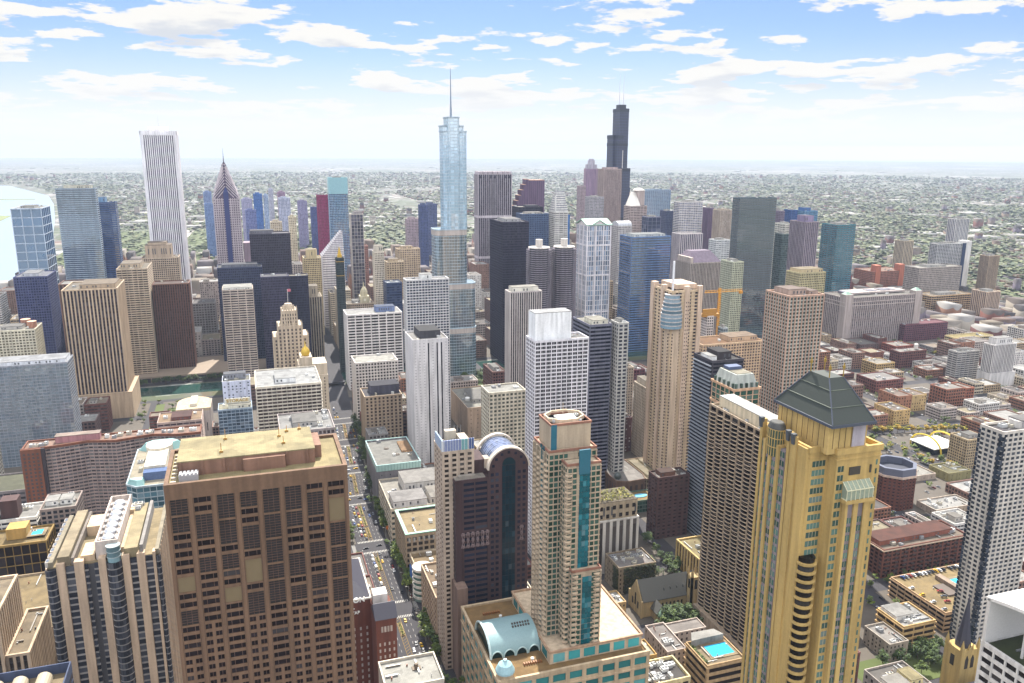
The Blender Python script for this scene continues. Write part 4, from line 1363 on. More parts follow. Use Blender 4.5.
('apartment_tower', 'white and blue striped tower behind the egg crate slab', 1590.0, 1630.8, 1480.0, 1504.0, 165.5, 'c9c4c0', '6a7086', 'cfc8c0', 'strip', 4.4, 3.1, {}),
('parking_garage', 'tan office block with wide open horizontal galleries right of the long warehouse', 1295.1, 1397.6, 1240.0, 1280.0, 40.0, 'b79a76', '4a3c3c', 'b8a488', 'slab', 6, 4.2, {}),
('office_building', 'peach stone block with slanting dark stair pattern', 1366.8, 1402.5, 1180.0, 1214.0, 54.3, 'c4ab94', '6e5a56', 'c6b8a8', 'strip', 4, 4, {}),
('apartment_tower', 'brown apartment tower right of the egg crate slab', 1533.8, 1563.3, 1330.0, 1354.0, 99.6, 'a8927a', '6a5a54', 'b0a08c', 'strip', 3, 3.1, {}),
('office_building', 'tan block with tall dark vertical slots far beyond the warehouse', 1661.5, 1692.0, 1700.0, 1734.0, 89.4, 'bdac92', '6a5c58', 'c0b49c', 'strip', 5, 4, {}),
('apartment_tower', 'slim white stepped tower of vertical ribs at the right', 975.6, 1017.0, 820.0, 836.0, 60.2, 'cfcac6', '4d4a58', 'ded8d0', 'strip', 2.6, 3.0, {'pent': [(0.15, 0.85, 0.15, 0.9, 9, 'd6d2ce')], 'podium': (0, 20, 3)}),
('apartment_building', 'grey banded mid rise left of the slim white stepped tower', 947.0, 986.7, 850.0, 866.0, 45.3, 'a8a4a0', '5a5a60', 'cfcac4', 'hband', 8, 3.2, {}),
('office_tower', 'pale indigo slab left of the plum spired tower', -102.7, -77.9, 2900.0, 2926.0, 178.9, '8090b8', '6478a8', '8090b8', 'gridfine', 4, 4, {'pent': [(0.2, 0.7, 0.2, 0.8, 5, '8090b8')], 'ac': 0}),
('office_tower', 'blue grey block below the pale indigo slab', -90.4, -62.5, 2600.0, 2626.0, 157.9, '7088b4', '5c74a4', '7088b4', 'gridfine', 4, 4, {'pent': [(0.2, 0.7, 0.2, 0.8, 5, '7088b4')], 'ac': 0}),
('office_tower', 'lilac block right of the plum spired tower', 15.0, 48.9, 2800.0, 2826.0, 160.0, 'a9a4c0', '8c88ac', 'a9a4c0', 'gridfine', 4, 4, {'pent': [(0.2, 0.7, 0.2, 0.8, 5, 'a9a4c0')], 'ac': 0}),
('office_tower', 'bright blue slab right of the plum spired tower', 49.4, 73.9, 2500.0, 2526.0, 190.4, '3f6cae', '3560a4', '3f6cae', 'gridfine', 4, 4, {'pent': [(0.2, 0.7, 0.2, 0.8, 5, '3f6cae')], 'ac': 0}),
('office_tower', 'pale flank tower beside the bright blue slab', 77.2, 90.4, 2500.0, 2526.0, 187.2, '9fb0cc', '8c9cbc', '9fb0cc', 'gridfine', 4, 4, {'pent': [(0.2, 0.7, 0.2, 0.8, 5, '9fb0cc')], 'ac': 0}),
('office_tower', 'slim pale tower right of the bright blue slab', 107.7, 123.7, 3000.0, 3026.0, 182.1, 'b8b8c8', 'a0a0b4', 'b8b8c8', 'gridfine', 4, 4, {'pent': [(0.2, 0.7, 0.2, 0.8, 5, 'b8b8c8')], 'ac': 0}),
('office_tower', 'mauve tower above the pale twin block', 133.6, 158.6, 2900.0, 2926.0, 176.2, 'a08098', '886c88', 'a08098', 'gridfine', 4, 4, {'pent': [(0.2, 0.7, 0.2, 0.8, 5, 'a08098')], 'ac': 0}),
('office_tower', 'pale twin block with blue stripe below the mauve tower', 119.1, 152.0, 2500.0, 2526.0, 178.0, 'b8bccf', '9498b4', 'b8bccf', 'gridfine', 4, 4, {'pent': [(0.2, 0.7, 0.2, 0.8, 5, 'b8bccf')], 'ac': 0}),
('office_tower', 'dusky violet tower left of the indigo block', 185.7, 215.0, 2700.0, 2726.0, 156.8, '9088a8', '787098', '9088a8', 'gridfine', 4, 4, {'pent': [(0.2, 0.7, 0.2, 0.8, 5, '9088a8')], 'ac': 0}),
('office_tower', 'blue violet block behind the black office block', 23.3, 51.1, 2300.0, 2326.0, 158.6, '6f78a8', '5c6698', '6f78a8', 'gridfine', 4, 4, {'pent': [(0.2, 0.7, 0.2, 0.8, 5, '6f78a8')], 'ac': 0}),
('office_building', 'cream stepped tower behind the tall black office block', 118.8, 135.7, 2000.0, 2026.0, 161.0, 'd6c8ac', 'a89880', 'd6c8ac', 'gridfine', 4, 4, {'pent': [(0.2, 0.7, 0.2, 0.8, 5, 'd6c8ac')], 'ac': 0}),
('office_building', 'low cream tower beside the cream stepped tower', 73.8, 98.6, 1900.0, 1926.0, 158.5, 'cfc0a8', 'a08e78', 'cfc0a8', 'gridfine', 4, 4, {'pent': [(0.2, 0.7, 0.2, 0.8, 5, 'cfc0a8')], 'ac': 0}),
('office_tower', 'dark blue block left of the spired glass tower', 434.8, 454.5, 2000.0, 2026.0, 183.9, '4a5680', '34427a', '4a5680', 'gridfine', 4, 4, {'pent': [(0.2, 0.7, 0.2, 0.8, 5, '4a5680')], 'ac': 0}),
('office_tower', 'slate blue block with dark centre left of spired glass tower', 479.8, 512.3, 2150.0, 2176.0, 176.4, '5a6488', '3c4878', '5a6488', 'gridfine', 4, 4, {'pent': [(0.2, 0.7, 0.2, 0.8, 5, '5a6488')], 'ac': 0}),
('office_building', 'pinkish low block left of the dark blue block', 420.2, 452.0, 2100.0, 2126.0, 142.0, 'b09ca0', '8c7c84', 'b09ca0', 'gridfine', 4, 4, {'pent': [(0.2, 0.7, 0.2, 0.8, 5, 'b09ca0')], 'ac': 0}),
('office_building', 'sandstone block behind the pale gridded tower', 284.6, 327.0, 1500.0, 1526.0, 136.7, 'c2ac90', '8c7868', 'c2ac90', 'gridfine', 4, 4, {'pent': [(0.2, 0.7, 0.2, 0.8, 5, 'c2ac90')], 'ac': 0}),
('office_building', 'cream arcaded block behind the small dark blue glass building', 246.7, 277.2, 1400.0, 1426.0, 126.9, 'b8a488', '84705f', 'b8a488', 'gridfine', 4, 4, {'pent': [(0.2, 0.7, 0.2, 0.8, 5, 'b8a488')], 'ac': 0}),
('office_building', 'brick block right of the beige tower', 238.0, 259.3, 1700.0, 1726.0, 121.8, '9a6a5c', '6c4c48', '9a6a5c', 'gridfine', 4, 4, {'pent': [(0.2, 0.7, 0.2, 0.8, 5, '9a6a5c')], 'ac': 0}),
('office_building', 'pale block at the foot of the big grey glass block', 884.4, 895.1, 1300.0, 1319.6, 163.6, 'c8c4bc', '9c9890', 'c8c4bc', 'gridfine', 4, 4, {'pent': [(0.2, 0.7, 0.2, 0.8, 5, 'c8c4bc')], 'ac': 0}),
('office_building', 'small bright blue box behind the green gabled tower', 817.4, 835.4, 2000.0, 2026.0, 151.7, '2f6fb4', '2560a4', '2f6fb4', 'gridfine', 4, 4, {'pent': [(0.2, 0.7, 0.2, 0.8, 5, '2f6fb4')], 'ac': 0}),
('office_building', 'sand coloured block behind the white sloped tower', 688.6, 702.5, 1700.0, 1726.0, 147.6, 'c8ae88', '9c8468', 'c8ae88', 'gridfine', 4, 4, {'pent': [(0.2, 0.7, 0.2, 0.8, 5, 'c8ae88')], 'ac': 0}),
('office_building', 'green glass block right of the blue ribbon tower', 672.9, 681.8, 1300.0, 1321.5, 148.4, '8fc0b8', '6f9c98', '8fc0b8', 'gridfine', 4, 4, {'pent': [(0.2, 0.7, 0.2, 0.8, 5, '8fc0b8')], 'ac': 0}),
('office_building', 'slim white block right of the spired glass tower', 341.4, 346.8, 1300.0, 1325.5, 155.9, 'd0c8c4', 'a49c9c', 'd0c8c4', 'gridfine', 4, 4, {'pent': [(0.2, 0.7, 0.2, 0.8, 5, 'd0c8c4')], 'ac': 0})]

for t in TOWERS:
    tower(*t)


def T0(name, label, cat, x, y, foot=None):
    if foot:
        FOOT.append(foot)
    return thing(name, label, cat, (x, y, 0))


# ------------------------------------------------------------------ landmark towers of the skyline
def white_giant():
    x0, x1, y0, y1, h = -131, -81, 1480, 1530, 344
    r = T0('office_tower', 'tallest white tower on the left with fine dark vertical stripes and chamfered corners', 'office tower', -106, 1505, (x0, x1, y0, y1))
    W = 50
    pl = [(-23, -25), (23, -25), (27, -21), (27, 21), (23, 25), (-23, 25), (-27, 21), (-27, -21)]
    b = MB()
    b.prism(pl, .3, h, 0)
    for i in range(0, 8, 2):
        p, q = pl[i], pl[(i + 1) % 8]
        L = math.hypot(q[0] - p[0], q[1] - p[1])
        u = ((q[0] - p[0]) / L, (q[1] - p[1]) / L)
        n = (u[1], -u[0])
        k = 15
        for j in range(k + 1):
            b.obox(p, u, n, max(0, j * L / k - .75), min(L, j * L / k + .75), 0, .9, .3, h, 0)
        b.obox(p, u, n, 0, L, 0, 1.0, h - 6, h + .02, 0)
        b.obox(p, u, n, 0, L, 0, 1.0, .3, 16, 0)
    b.box(-16, 14, -14, 14, h, h + 8, 0)
    b.build('wall', wall('e0dcde', .95), r)
    it = []
    for i in range(0, 8, 2):
        p, q = pl[i], pl[(i + 1) % 8]
        L = math.hypot(q[0] - p[0], q[1] - p[1])
        u = ((q[0] - p[0]) / L, (q[1] - p[1]) / L)
        n = (u[1], -u[0])
        for j in range(15):
            it.append((p, u, n, j * L / 15 + .78, (j + 1) * L / 15 - .78, -.02, .1, 17, h - 7))
    parts_many(r, 'window', it, glass('5c566a', .8))
    a = MB()
    a.cyl(0, 0, h + 8, h + 26, .35, .1, n=6)
    a.build('mast', plain('b0b0b4', .4), r)


def striped_gable_tower():
    r = T0('office_tower', 'plum striped tower with stacked gables and a pointed spire', 'office tower', -8.5, 1480, (-29, 12, 1460, 1500))
    b = MB()
    W = 20.5
    b.box(-W, W, -W, W, .3, 236, 0)
    s = MB()
    it = []
    for i in range(13):
        x = -W + i * 2 * W / 12
        if abs(x) > 4.4:
            s.box(x - .75, x + .75, -W - .8, -W, .3, 236)
        s.box(-W - .8, -W, x - .75, x + .75, .3, 236)
        s.box(W, W + .8, x - .75, x + .75, .3, 236)
    for j in range(1, 60):
        s.ring(rect(-W, W, -W, W), 0, .25, j * 3.95, j * 3.95 + 1.3)
    # four gables in a diamond crown, ribbed with stacked chevrons
    top = 292.0
    b.prism(rect(-W, W, -W, W), 236, top, 1, pl1=rect(-1.5, 1.5, -1.5, 1.5))
    for k in range(9):
        za, zc = 228 + k * 6.0, 250 + k * 5.2
        wk = W if za < 236 else W * (top - za) / (top - 236)
        dk = wk
        dc = W if zc < 236 else W * (top - zc) / (top - 236)
        for ax in range(4):
            for sx in (-1, 1):
                p, q = (sx * wk, -dk - .3, za), (sx * .9, -dc - 2.2, zc)
                for _ in range(ax):
                    p, q = (-p[1], p[0], p[2]), (-q[1], q[0], q[2])
                s.rod(p, q, .85, n=5)
    for sx in (-1, 1):
        for sy in (-1, 1):
            s.rod((sx * W, sy * W, 236), (sx * 1.2, sy * 1.2, top), .9, n=5)
    b.prism(rect(-4, 4, -4, 4), 288, 296, 1, pl1=rect(-.5, .5, -.5, .5))
    b.build('wall', [wall('665864'), wall('54485c')], r)
    s.build('rib', wall('b8acb0'), r)
    g_ = MB()
    g_.box(-4, 4, -W - .5, -W + .1, .3, 246)
    g_.prism([(-4, -W - .5), (4, -W - .5), (4, -W + 2), (-4, -W + 2)], 246, 254, 0, pl1=[(-.4, -W + 3), (.4, -W + 3), (.4, -W + 5), (-.4, -W + 5)])
    g_.build('glass_strip', glass('343a62', .8), r)
    m = MB()
    m.cyl(0, 0, 294, 318, .8, .1, n=8)
    m.build('spire', plain('5a5560', .5), r)
    t = MB()
    t.box(22, 34, -14, 16, .3, 160)
    t.build('slab_wing', wall('94808a'), r)


def spired_glass_tower():
    r = T0('skyscraper', 'tall silvery blue glass tower with setbacks and a needle spire', 'skyscraper', 288, 1108, (257, 320, 1088, 1128))

    def round_rect(x0, x1, y0, y1, q=7):
        out = []
        for cx, cy_, a0 in ((x1 - q, y0 + q, -90), (x1 - q, y1 - q, 0), (x0 + q, y1 - q, 90), (x0 + q, y0 + q, 180)):
            for i in range(5):
                a = rad(a0 + i * 22.5)
                out.append((cx + q * math.cos(a), cy_ + q * math.sin(a)))
        return out
    tiers = [(-9, 32, -20, 16, .3, 72), (-9.5, 31.5, -19, 15, 72, 135), (-25, 20, -18, 14, .3, 210), (-12, 21.5, -16, 12, 210, 340), (-12, 17, -14, 10, 340, 347), (-6, 10, -18.5, 8, 210, 358)]
    wl, it = MB(), []
    for i, (x0, x1, y0, y1, z0, z1) in enumerate(tiers):
        pl = round_rect(x0, x1, y0, y1, 7 if i < 4 else 3)
        wl.prism(pl, z0, z1, 1)
        pn_ = []
        facade(pl, z0, z1 - 1, 'curtain', 4.0, 4.2, wl, pn_, 0, 0, over=(.06, .13, .12, .2))
        it += pn_
        wl.ring(pl, -.3, .9, z1 - 1, z1 + .6, 0)
        if i in (0, 1, 2):
            wl.ring(pl, 0, .5, z1 - 8, z1 - 1.02, 2)
    wl.build('wall', [wall('a8b8c2', .85), plain('6d8290', .3), wall('b3a8a0')], r)
    parts_many(r, 'window', [q for q in it if q[7] < 209], glass('586a72', .7, refl=1.8, light=.1))
    parts_many(r, 'upper_window', [q for q in it if q[7] >= 209], glass('a4c2d4', .8, refl=1.8, light=.1))
    s = MB()
    s.cyl(2, -4, 358, 372, 1.6, 1.3, n=10)
    s.cyl(2, -4, 372, 421, 1.1, .35, n=8)
    s.build('spire', plain('8d98a8', .35, .3), r)


def twin_antenna_tower():
    r = T0('skyscraper', 'tallest black stepped tower in the distance with twin white antennas', 'skyscraper', 1063, 2215, (1018, 1110, 2160, 2245))
    wl = MB()
    tiers = [(-1, 27, -25, 21, .3, 435), (-14, 2, -46, -25, .3, 361), (-20, -1, -25, 15, .3, 361), (27, 39, -25, 25, .3, 212), (2, 27, -46, -25, .3, 268)]
    it = []
    for i, (x0, x1, y0, y1, z0, z1) in enumerate(tiers):
        pl = rect(x0, x1, y0, y1)
        wl.prism(pl, z0, z1, 0)
        n = max(3, int((x1 - x0) / 4.5))
        for k in range(n + 1):
            x = x0 + (x1 - x0) * k / n
            wl.box(x - .35, x + .35, y0 - .5, y0, z0, z1, 1)
        for k in range(int((z1 - z0) / 8)):
            wl.box(x0, x1, y0 - .3, y0, z0 + k * 8, z0 + k * 8 + 2.2, 1)
            wl.box(x0 - .3, x0, y0, y1, z0 + k * 8, z0 + k * 8 + 2.2, 1)
        wl.ring(pl, 0, .8, z1 - 10, z1 - 1, 2)
        for zz in (120, 250, 330):
            if zz < z1 - 20:
                wl.ring(pl, 0, .7, zz, zz + 8, 2)
    wl.box(4, 24, -12, 12, 435, 446, 2)
    wl.build('wall', [plain('2a2c48', .4, 0, .6), plain('3c4064', .5, 0, .7), plain('1c1e34', .5, 0, .6)], r)
    for x in (8, 21):
        a = MB()
        a.cyl(x, 0, 446, 470, 1.6, 1.4, n=8)
        a.cyl(x, 0, 470, 530, .9, .25, n=8, m=0)
        a.build('antenna', plain('d9d9e2', .4), r)
    g_ = MB()
    g_.box(.5, 2.5, -47, -46.2, 268, 318)
    g_.build('corner_panel', wall('dcd4d0'), r)


def rounded_crown_tower():
    r = T0('office_tower', 'rosy tower with a drum shaped crown beside the twin antenna tower', 'office tower', 1047, 2350, (1026, 1068, 2328, 2375))
    b = MB()
    pl = ngon(0, 0, 21, 8, rad(22.5))
    b.prism(pl, .3, 262)
    for i in range(8):
        p, q = pl[i], pl[(i + 1) % 8]
        L = math.hypot(q[0] - p[0], q[1] - p[1])
        u = ((q[0] - p[0]) / L, (q[1] - p[1]) / L)
        for k in range(5):
            b.obox(p, u, (u[1], -u[0]), k * L / 4 - .5, k * L / 4 + .5, 0, .8, .3, 264, 1)
    b.cyl(0, 0, 262, 288, 11, 11, n=20, m=2)
    b.cyl(0, 0, 288, 293, 9, 8, n=20, m=2)
    for i in range(4):
        a = rad(45 + 90 * i)
        b.cyl(15 * math.cos(a), 15 * math.sin(a), 262, 276, 4.2, 4.0, n=10, m=2)
    b.build('wall', [wall('8a7090'), wall('b59aa4'), wall('b4aeb8')], r)


def diamond_tower():
    r = T0('office_tower', 'white banded tower whose top is sliced into a slanted diamond', 'office tower', 165, 1500, (145, 186, 1480, 1520))
    b = MB()
    n = 30
    for j in range(n):
        z0, z1 = j * 4.3 + .3, (j + 1) * 4.3 + .3
        b.box(-19.5, 19.5, -20, 20, z0, z1 - 1.6, 0)
        b.box(-19, 19, -19.6, 19.6, z1 - 1.6, z1, 1)
    z = n * 4.3 + .3
    for k in range(14):
        x0 = -19.5 + k * 2.7
        b.box(x0, 19.5, -20 + k * 1.2, 20, z + k * 3.1, z + k * 3.1 + 2.0, 0)
        b.box(x0 + .8, 19, -19.2 + k * 1.2, 19.6, z + k * 3.1 + 2.0, z + k * 3.1 + 3.1, 1)
    b.build('wall', [wall('d9d4d6'), plain('6c6672', .3)], r)


def cob_tower(x, label):
    r = T0('apartment_tower', label, 'apartment tower', x, 1079, (x - 18, x + 18, 1060, 1098))
    b = MB()
    b.cyl(0, 0, .3, 182, 13.2, n=32, m=1)
    b.cyl(0, 0, 182, 194, 5.0, n=20, m=2)
    b.cyl(0, 0, 182, 183.4, 15.4, n=32, m=2)
    b.build('core', [wall('9a928e'), plain('332f38', .5), wall('c6beb6')], r)
    for j in range(58):
        z = 6 + j * 3.04
        s = MB()
        n = 80
        pl = []
        for i in range(n):
            a = 2 * math.pi * i / n
            q = 16.4 + 2.0 * abs(math.sin(8 * a))
            pl.append((q * math.cos(a), q * math.sin(a)))
        s.prism(pl, z, z + .45, bottom=True)
        s.ring(pl, -.25, 0, z + .45, z + 1.15)
        s.build('balcony_ring', wall('8f8790'), r)


def gabled_tower():
    r = T0('office_tower', 'white framed glass tower under a pale green gabled roof', 'office tower', 551, 1210, (530, 572, 1190, 1230))
    W, D, h = 41, 40, 200
    pl = rect(-W / 2, W / 2, -D / 2, D / 2)
    b, it = MB(), []
    b.prism(pl, .3, h, 1)
    facade(pl, .3, h, 'frame', 4.1, 8, b, it, 0, 0, over=(.2, .1, .6, .5))
    for xx in (-W / 2 - .8, -W / 6, W / 6, W / 2 - 1.4):
        b.box(xx, xx + 2.2, -D / 2 - 1.3, -D / 2, .3, h + 1, 0)
    for yy in (-D / 6, D / 6):
        b.box(-W / 2 - 1.3, -W / 2, yy, yy + 2, .3, h + 1, 0)
    for zz in (60, 120, 168):
        b.ring(pl, 0, 1.2, zz, zz + 2.4, 0)
    b.build('wall', [wall('dcd6d8', .95), plain('55627a', .3), wall('c8b49c')], r)
    parts_many(r, 'window', it, glass('7f8fa4', .8, light=.25))
    g_ = MB()
    H = 9
    for s in (-1, 1):
        g_.hexa([(-W / 2 - 2, s * (D / 2 + 2), h + 1), (W / 2 + 2, s * (D / 2 + 2), h + 1), (W / 2 + 2, 0, h + H), (-W / 2 - 2, 0, h + H),
                 (-W / 2 - 2, s * (D / 2 + 2), h + 2), (W / 2 + 2, s * (D / 2 + 2), h + 2), (W / 2 + 2, 0, h + H + 1), (-W / 2 - 2, 0, h + H + 1)])
        g_.hexa([(s * (W / 2 - 8), -D / 2 - 2.2, h + 1.2), (0, -D / 2 - 2.2, h + H - .4), (0, 0, h + H - .2), (s * (W / 2 - 8), 0, h + 1.2),
                 (s * (W / 2 - 8), -D / 2 - 2.2, h + 2.2), (0, -D / 2 - 2.2, h + H + .6), (0, 0, h + H + .8), (s * (W / 2 - 8), 0, h + 2.2)])
    g_.build('roof', plain('9cc4ae', .6), r)
    e = MB()
    e.prism([(-W / 2, -D / 2 + .4), (W / 2, -D / 2 + .4), (W / 2, D / 2 - .4), (-W / 2, D / 2 - .4)], h, h + H - 1, 0, pl1=[(-W / 2, -.5), (W / 2, -.5), (W / 2, .5), (-W / 2, .5)])
    e.poly([(-W / 2 + 9, -D / 2 - 1.2, h + 1), (W / 2 - 9, -D / 2 - 1.2, h + 1), (0, -D / 2 - 1.2, h + H - 1)])
    e.build('gable', wall('d8d0cc'), r)


def gothic_tower():
    r = T0('office_tower', 'ornate cream gothic tower with a pinnacled crown and flag', 'office tower', 57, 922, (36, 76, 900, 944))
    b = MB()
    b.box(-19, 18, -14, 16, .3, 116)
    b.box(-13.5, 12, -16, 14, .3, 128)
    b.box(-8.5, 7.5, -12, 12, 128, 144)
    for x0, x1, y, z in ((-19, 18, -14, 116), (-13.5, 12, -16, 128), (-8.5, 7.5, -12, 144)):
        n = 6
        for i in range(n + 1):
            x = x0 + (x1 - x0) * i / n
            b.box(x - .7, x + .7, y - .9, y + .9, .3, z + 2)
            b.prism(rect(x - .7, x + .7, y - .9, y + .9), z + 2, z + 6, 0, pl1=rect(x - .05, x + .05, y - .05, y + .05))
        for i in range(n):
            x = x0 + (x1 - x0) * (i + .5) / n
            for j in range(int(z / 4) - 2):
                zz = 6 + j * 4
                b.box(x - .9, x + .9, y - .15, y + .1, zz, zz + 2.4, 1)
    for i in range(8):
        a = 2 * math.pi * i / 8
        b.rod((9.5 * math.cos(a) - .5, 9.5 * math.sin(a) * .8, 128), (5.5 * math.cos(a) - .5, 5 * math.sin(a), 148), .7)
    b.prism(ngon(-.5, 0, 6, 8), 144, 150, pl1=ngon(-.5, 0, 4, 8))
    b.build('wall', [wall('bfae98'), plain('4a3f3c', .5)], r)
    f = MB()
    f.rod((-.5, 0, 150), (-.5, 0, 166), .22)
    f.box(-.5, 3.2, -.05, .05, 163, 166, 1)
    f.build('flag', [plain('d8d4cc', .5), plain('c46a78', .6)], r)
    r2 = T0('hotel_tower', 'beige hotel tower with a golden onion dome in front of gothic crown', 'hotel tower', 72.5, 868, (48, 90, 850, 886))
    b = MB()
    b.box(-23, -12, -6, 16, .3, 62)
    b.box(-12, 17, -12, 16, .3, 96)
    b.box(-10, 2, -12.6, 10, 96, 104)
    b.box(6, 17.3, -14, 0, .3, 84)
    b.prism([(-9, -13.4), (6, -13.4), (6, -12), (-9, -12)], .3, 72, 2, pl1=[(-2, -13.4), (6, -13.4), (6, -12), (-2, -12)])
    rr = random.Random(5)
    for i in range(22):
        for j in range(2):
            b.box(8 + j * 5, 9.2 + j * 5, -14.15, -13.9, 6 + i * 3.5, 7.9 + i * 3.5, 1)
    for i in range(14):
        for j in range(3):
            b.box(-21 + j * 3.2, -20 + j * 3.2, -6.15, -5.9, 6 + i * 3.7, 8.2 + i * 3.7, 1)
    for i in range(3):
        b.box(-22.5 + 3.6 * i, -21.7 + 3.6 * i, -6.4, -5.8, .3, 66 - i, 0)
    b.build('wall', [wall('c2b29c'), plain('4a3f3c', .5), wall('a58a74')], r2)
    d = MB()
    d.lathe(-4, -4, [(3.4, 104), (4.6, 106.5), (4.5, 109), (2.8, 112), (1.0, 114), (.5, 117), (.05, 120)], 16)
    d.build('dome', plain('d8b23a', .35, .2, .8), r2, smooth=True)


for f in (white_giant, striped_gable_tower, spired_glass_tower, twin_antenna_tower, rounded_crown_tower, diamond_tower, gabled_tower, gothic_tower):
    f()
cob_tower(409, 'left one of two round towers of stacked petal balconies')
cob_tower(447, 'right one of two round towers of stacked petal balconies')

# ------------------------------------------------------------------ foreground towers
def brown_granite_tower():
    x0, x1, y0, y1, h = -15.1, 43.8, 280.8, 314.5, 208
    r = T0('office_tower', 'big brown granite tower with a square window grid and wide sunny roof', 'office tower', 14.4, 297.6, (x0, x1, y0, y1))
    W, D = x1 - x0 - 1, y1 - y0 - 1
    pl = rect(-W / 2, W / 2, -D / 2, D / 2)
    wm, dk = wall('6e5440', .9), plain('2a2024', .4, 0, .6)
    b = MB()
    b.prism(pl, .3, h - 1, 1)
    rr = random.Random(12)
    big, small, louv, shut = [], [], [], []
    fh, nb = 3.12, 8
    nf = int((h - 6) / fh)
    zt = h - 5
    for e in range(4):
        p, q = pl[e], pl[(e + 1) % 4]
        L = math.hypot(q[0] - p[0], q[1] - p[1])
        u = ((q[0] - p[0]) / L, (q[1] - p[1]) / L)
        n = (u[1], -u[0])
        m = nb if e in (0, 2) else 4
        bw = L / m
        for k in range(m + 1):
            b.obox(p, u, n, max(0, k * bw - .66), min(L, k * bw + .66) + (.5 if k == m else 0), 0, .5, .3, h, 0)
            if k < m:
                b.obox(p, u, n, k * bw + .74, k * bw + .98, 0, .36, .3, h - 4, 0)
                b.obox(p, u, n, (k + 1) * bw - .98, (k + 1) * bw - .74, 0, .36, .3, h - 4, 0)
        for k in range(m):
            j = 0
            a0, a1 = k * bw + .98, (k + 1) * bw - .98
            thr = rr.choice((11, 13, 15, 19, 22))
            while j < nf:
                z1 = zt - j * fh
                if j < thr:
                    c = rr.random()
                    st = 3 if (c < .2 and j < 14) else (2 if c < .42 and j < 14 else 1)
                    z0 = z1 - st * fh
                    if st >= 2:
                        if rr.random() < .1:
                            shut.append((p, u, n, a0, a1, -.02, .12, z0 + .7, z1))
                        else:
                            louv.append((p, u, n, a0, a1, -.02, .05, z0 + .7, z1))
                            for t in range(1, st * 3):
                                zz = z0 + .7 + (st * fh - .7) * t / (st * 3)
                                b.obox(p, u, n, a0, a1, 0, .22, zz, zz + .13, 2)
                            for t in (.3, .62):
                                b.obox(p, u, n, a0 + (a1 - a0) * t, a0 + (a1 - a0) * t + .15, 0, .25, z0 + .7, z1, 2)
                    else:
                        big.append((p, u, n, a0, a1, -.02, .05, z0 + 1.15, z1))
                        for t in (.24, .74):
                            b.obox(p, u, n, a0 + (a1 - a0) * t, a0 + (a1 - a0) * t + .16, 0, .22, z0 + 1.15, z1, 2)
                    b.obox(p, u, n, a0, a1, 0, .42, z0, z0 + .68 + (.45 if st == 1 else 0), 0)
                    j += st
                else:
                    z0 = z1 - fh
                    mid = (a0 + a1) / 2
                    b.obox(p, u, n, mid - .55, mid + .55, 0, .44, z0, z1, 0)
                    b.obox(p, u, n, a0, a1, 0, .4, z0, z0 + 1.2, 0)
                    small.append((p, u, n, a0 + .05, mid - .6, -.02, .05, z0 + 1.22, z1))
                    small.append((p, u, n, mid + .6, a1 - .05, -.02, .05, z0 + 1.22, z1))
                    for c in ((a0 + mid) / 2 - .3, (a1 + mid) / 2 + .2):
                        b.obox(p, u, n, c, c + .12, 0, .2, z0 + 1.22, z1, 2)
                    j += 1
        b.obox(p, u, n, 0, L + .46, 0, .46, h - 5, h - .02, 0)
    b.ring(pl, -.8, .54, h - 1.2, h + .5, 0)
    b.build('wall', [wm, dk, wall('6c5044', .7)], r)
    parts_many(r, 'window', big + small, glass('2c2426', .7, light=.08))
    parts_many(r, 'louvre', louv, plain('201b1a', .6, 0, .7))
    parts_many(r, 'blind_panel', shut, plain('77664a', .6))
    f = MB()
    f.prism(offset(pl, -.78), h - 1.1, h - .5)
    f.build('roof', roofm('d8c48e', .5), r)
    p = MB()
    z = h - .5
    p.box(-W / 2 + 3.5, W * .335, -D * .26, D * .46, z, z + 5.0)
    p.box(W * .335, W * .38, -D * .12, D * .3, z, z + 4.6)
    for i in range(7):
        x = -W / 2 + 4 + i * 6.9
        p.box(x, x + .7, -D * .26 - .35, -D * .26, z, z + 5.1)
    p.box(-W * .08, W * .16, -D * .31, -D * .26, z, z + 4.4, 0)
    po = p.build('penthouse', wall('8a6856', .75), r)
    q = MB()
    q.box(-W / 2 + 3.3, W * .337, -D * .262, D * .462, z + 5.0, z + 5.4)
    q.build('penthouse_roof', roofm('e2d09c', .5), po)
    c = MB()
    c.box(-W / 2 + 4, -W / 2 + 10, -D * .42, -D * .3, z, z + 2.4)
    for i in range(5):
        c.box(-W / 2 + 4.2 + i * 1.2, -W / 2 + 4.9 + i * 1.2, -D * .41, -D * .31, z + 2.4, z + 2.8)
    c.build('cooling_unit', plain('9d9a9c', .5), r)
    for i in range(8):
        g_ = MB()
        g_.box(-W / 2 + 1.3, -W / 2 + 3.0, -D / 2 + 2.5 + i * 3.6, -D / 2 + 3.4 + i * 3.6, z, z + .6)
        g_.build('roof_track', plain('b6a898', .7), r)
    for x, y in ((-W * .18, D * .3), (W * .14, D * .22), (W * .19, D * .36), (W * .16, -.02 * D), (W * .27, D * .4), (-W * .2, -D * .1)):
        m = MB()
        m.rod((x, y, z + 5.3), (x, y, z + 5.3 + rr.uniform(2, 4.0)), .13)
        m.box(x - .6, x + .6, y - .6, y + .6, z + 5.3, z + 6.1)
        m.build('antenna', plain('a9803f', .6), r)


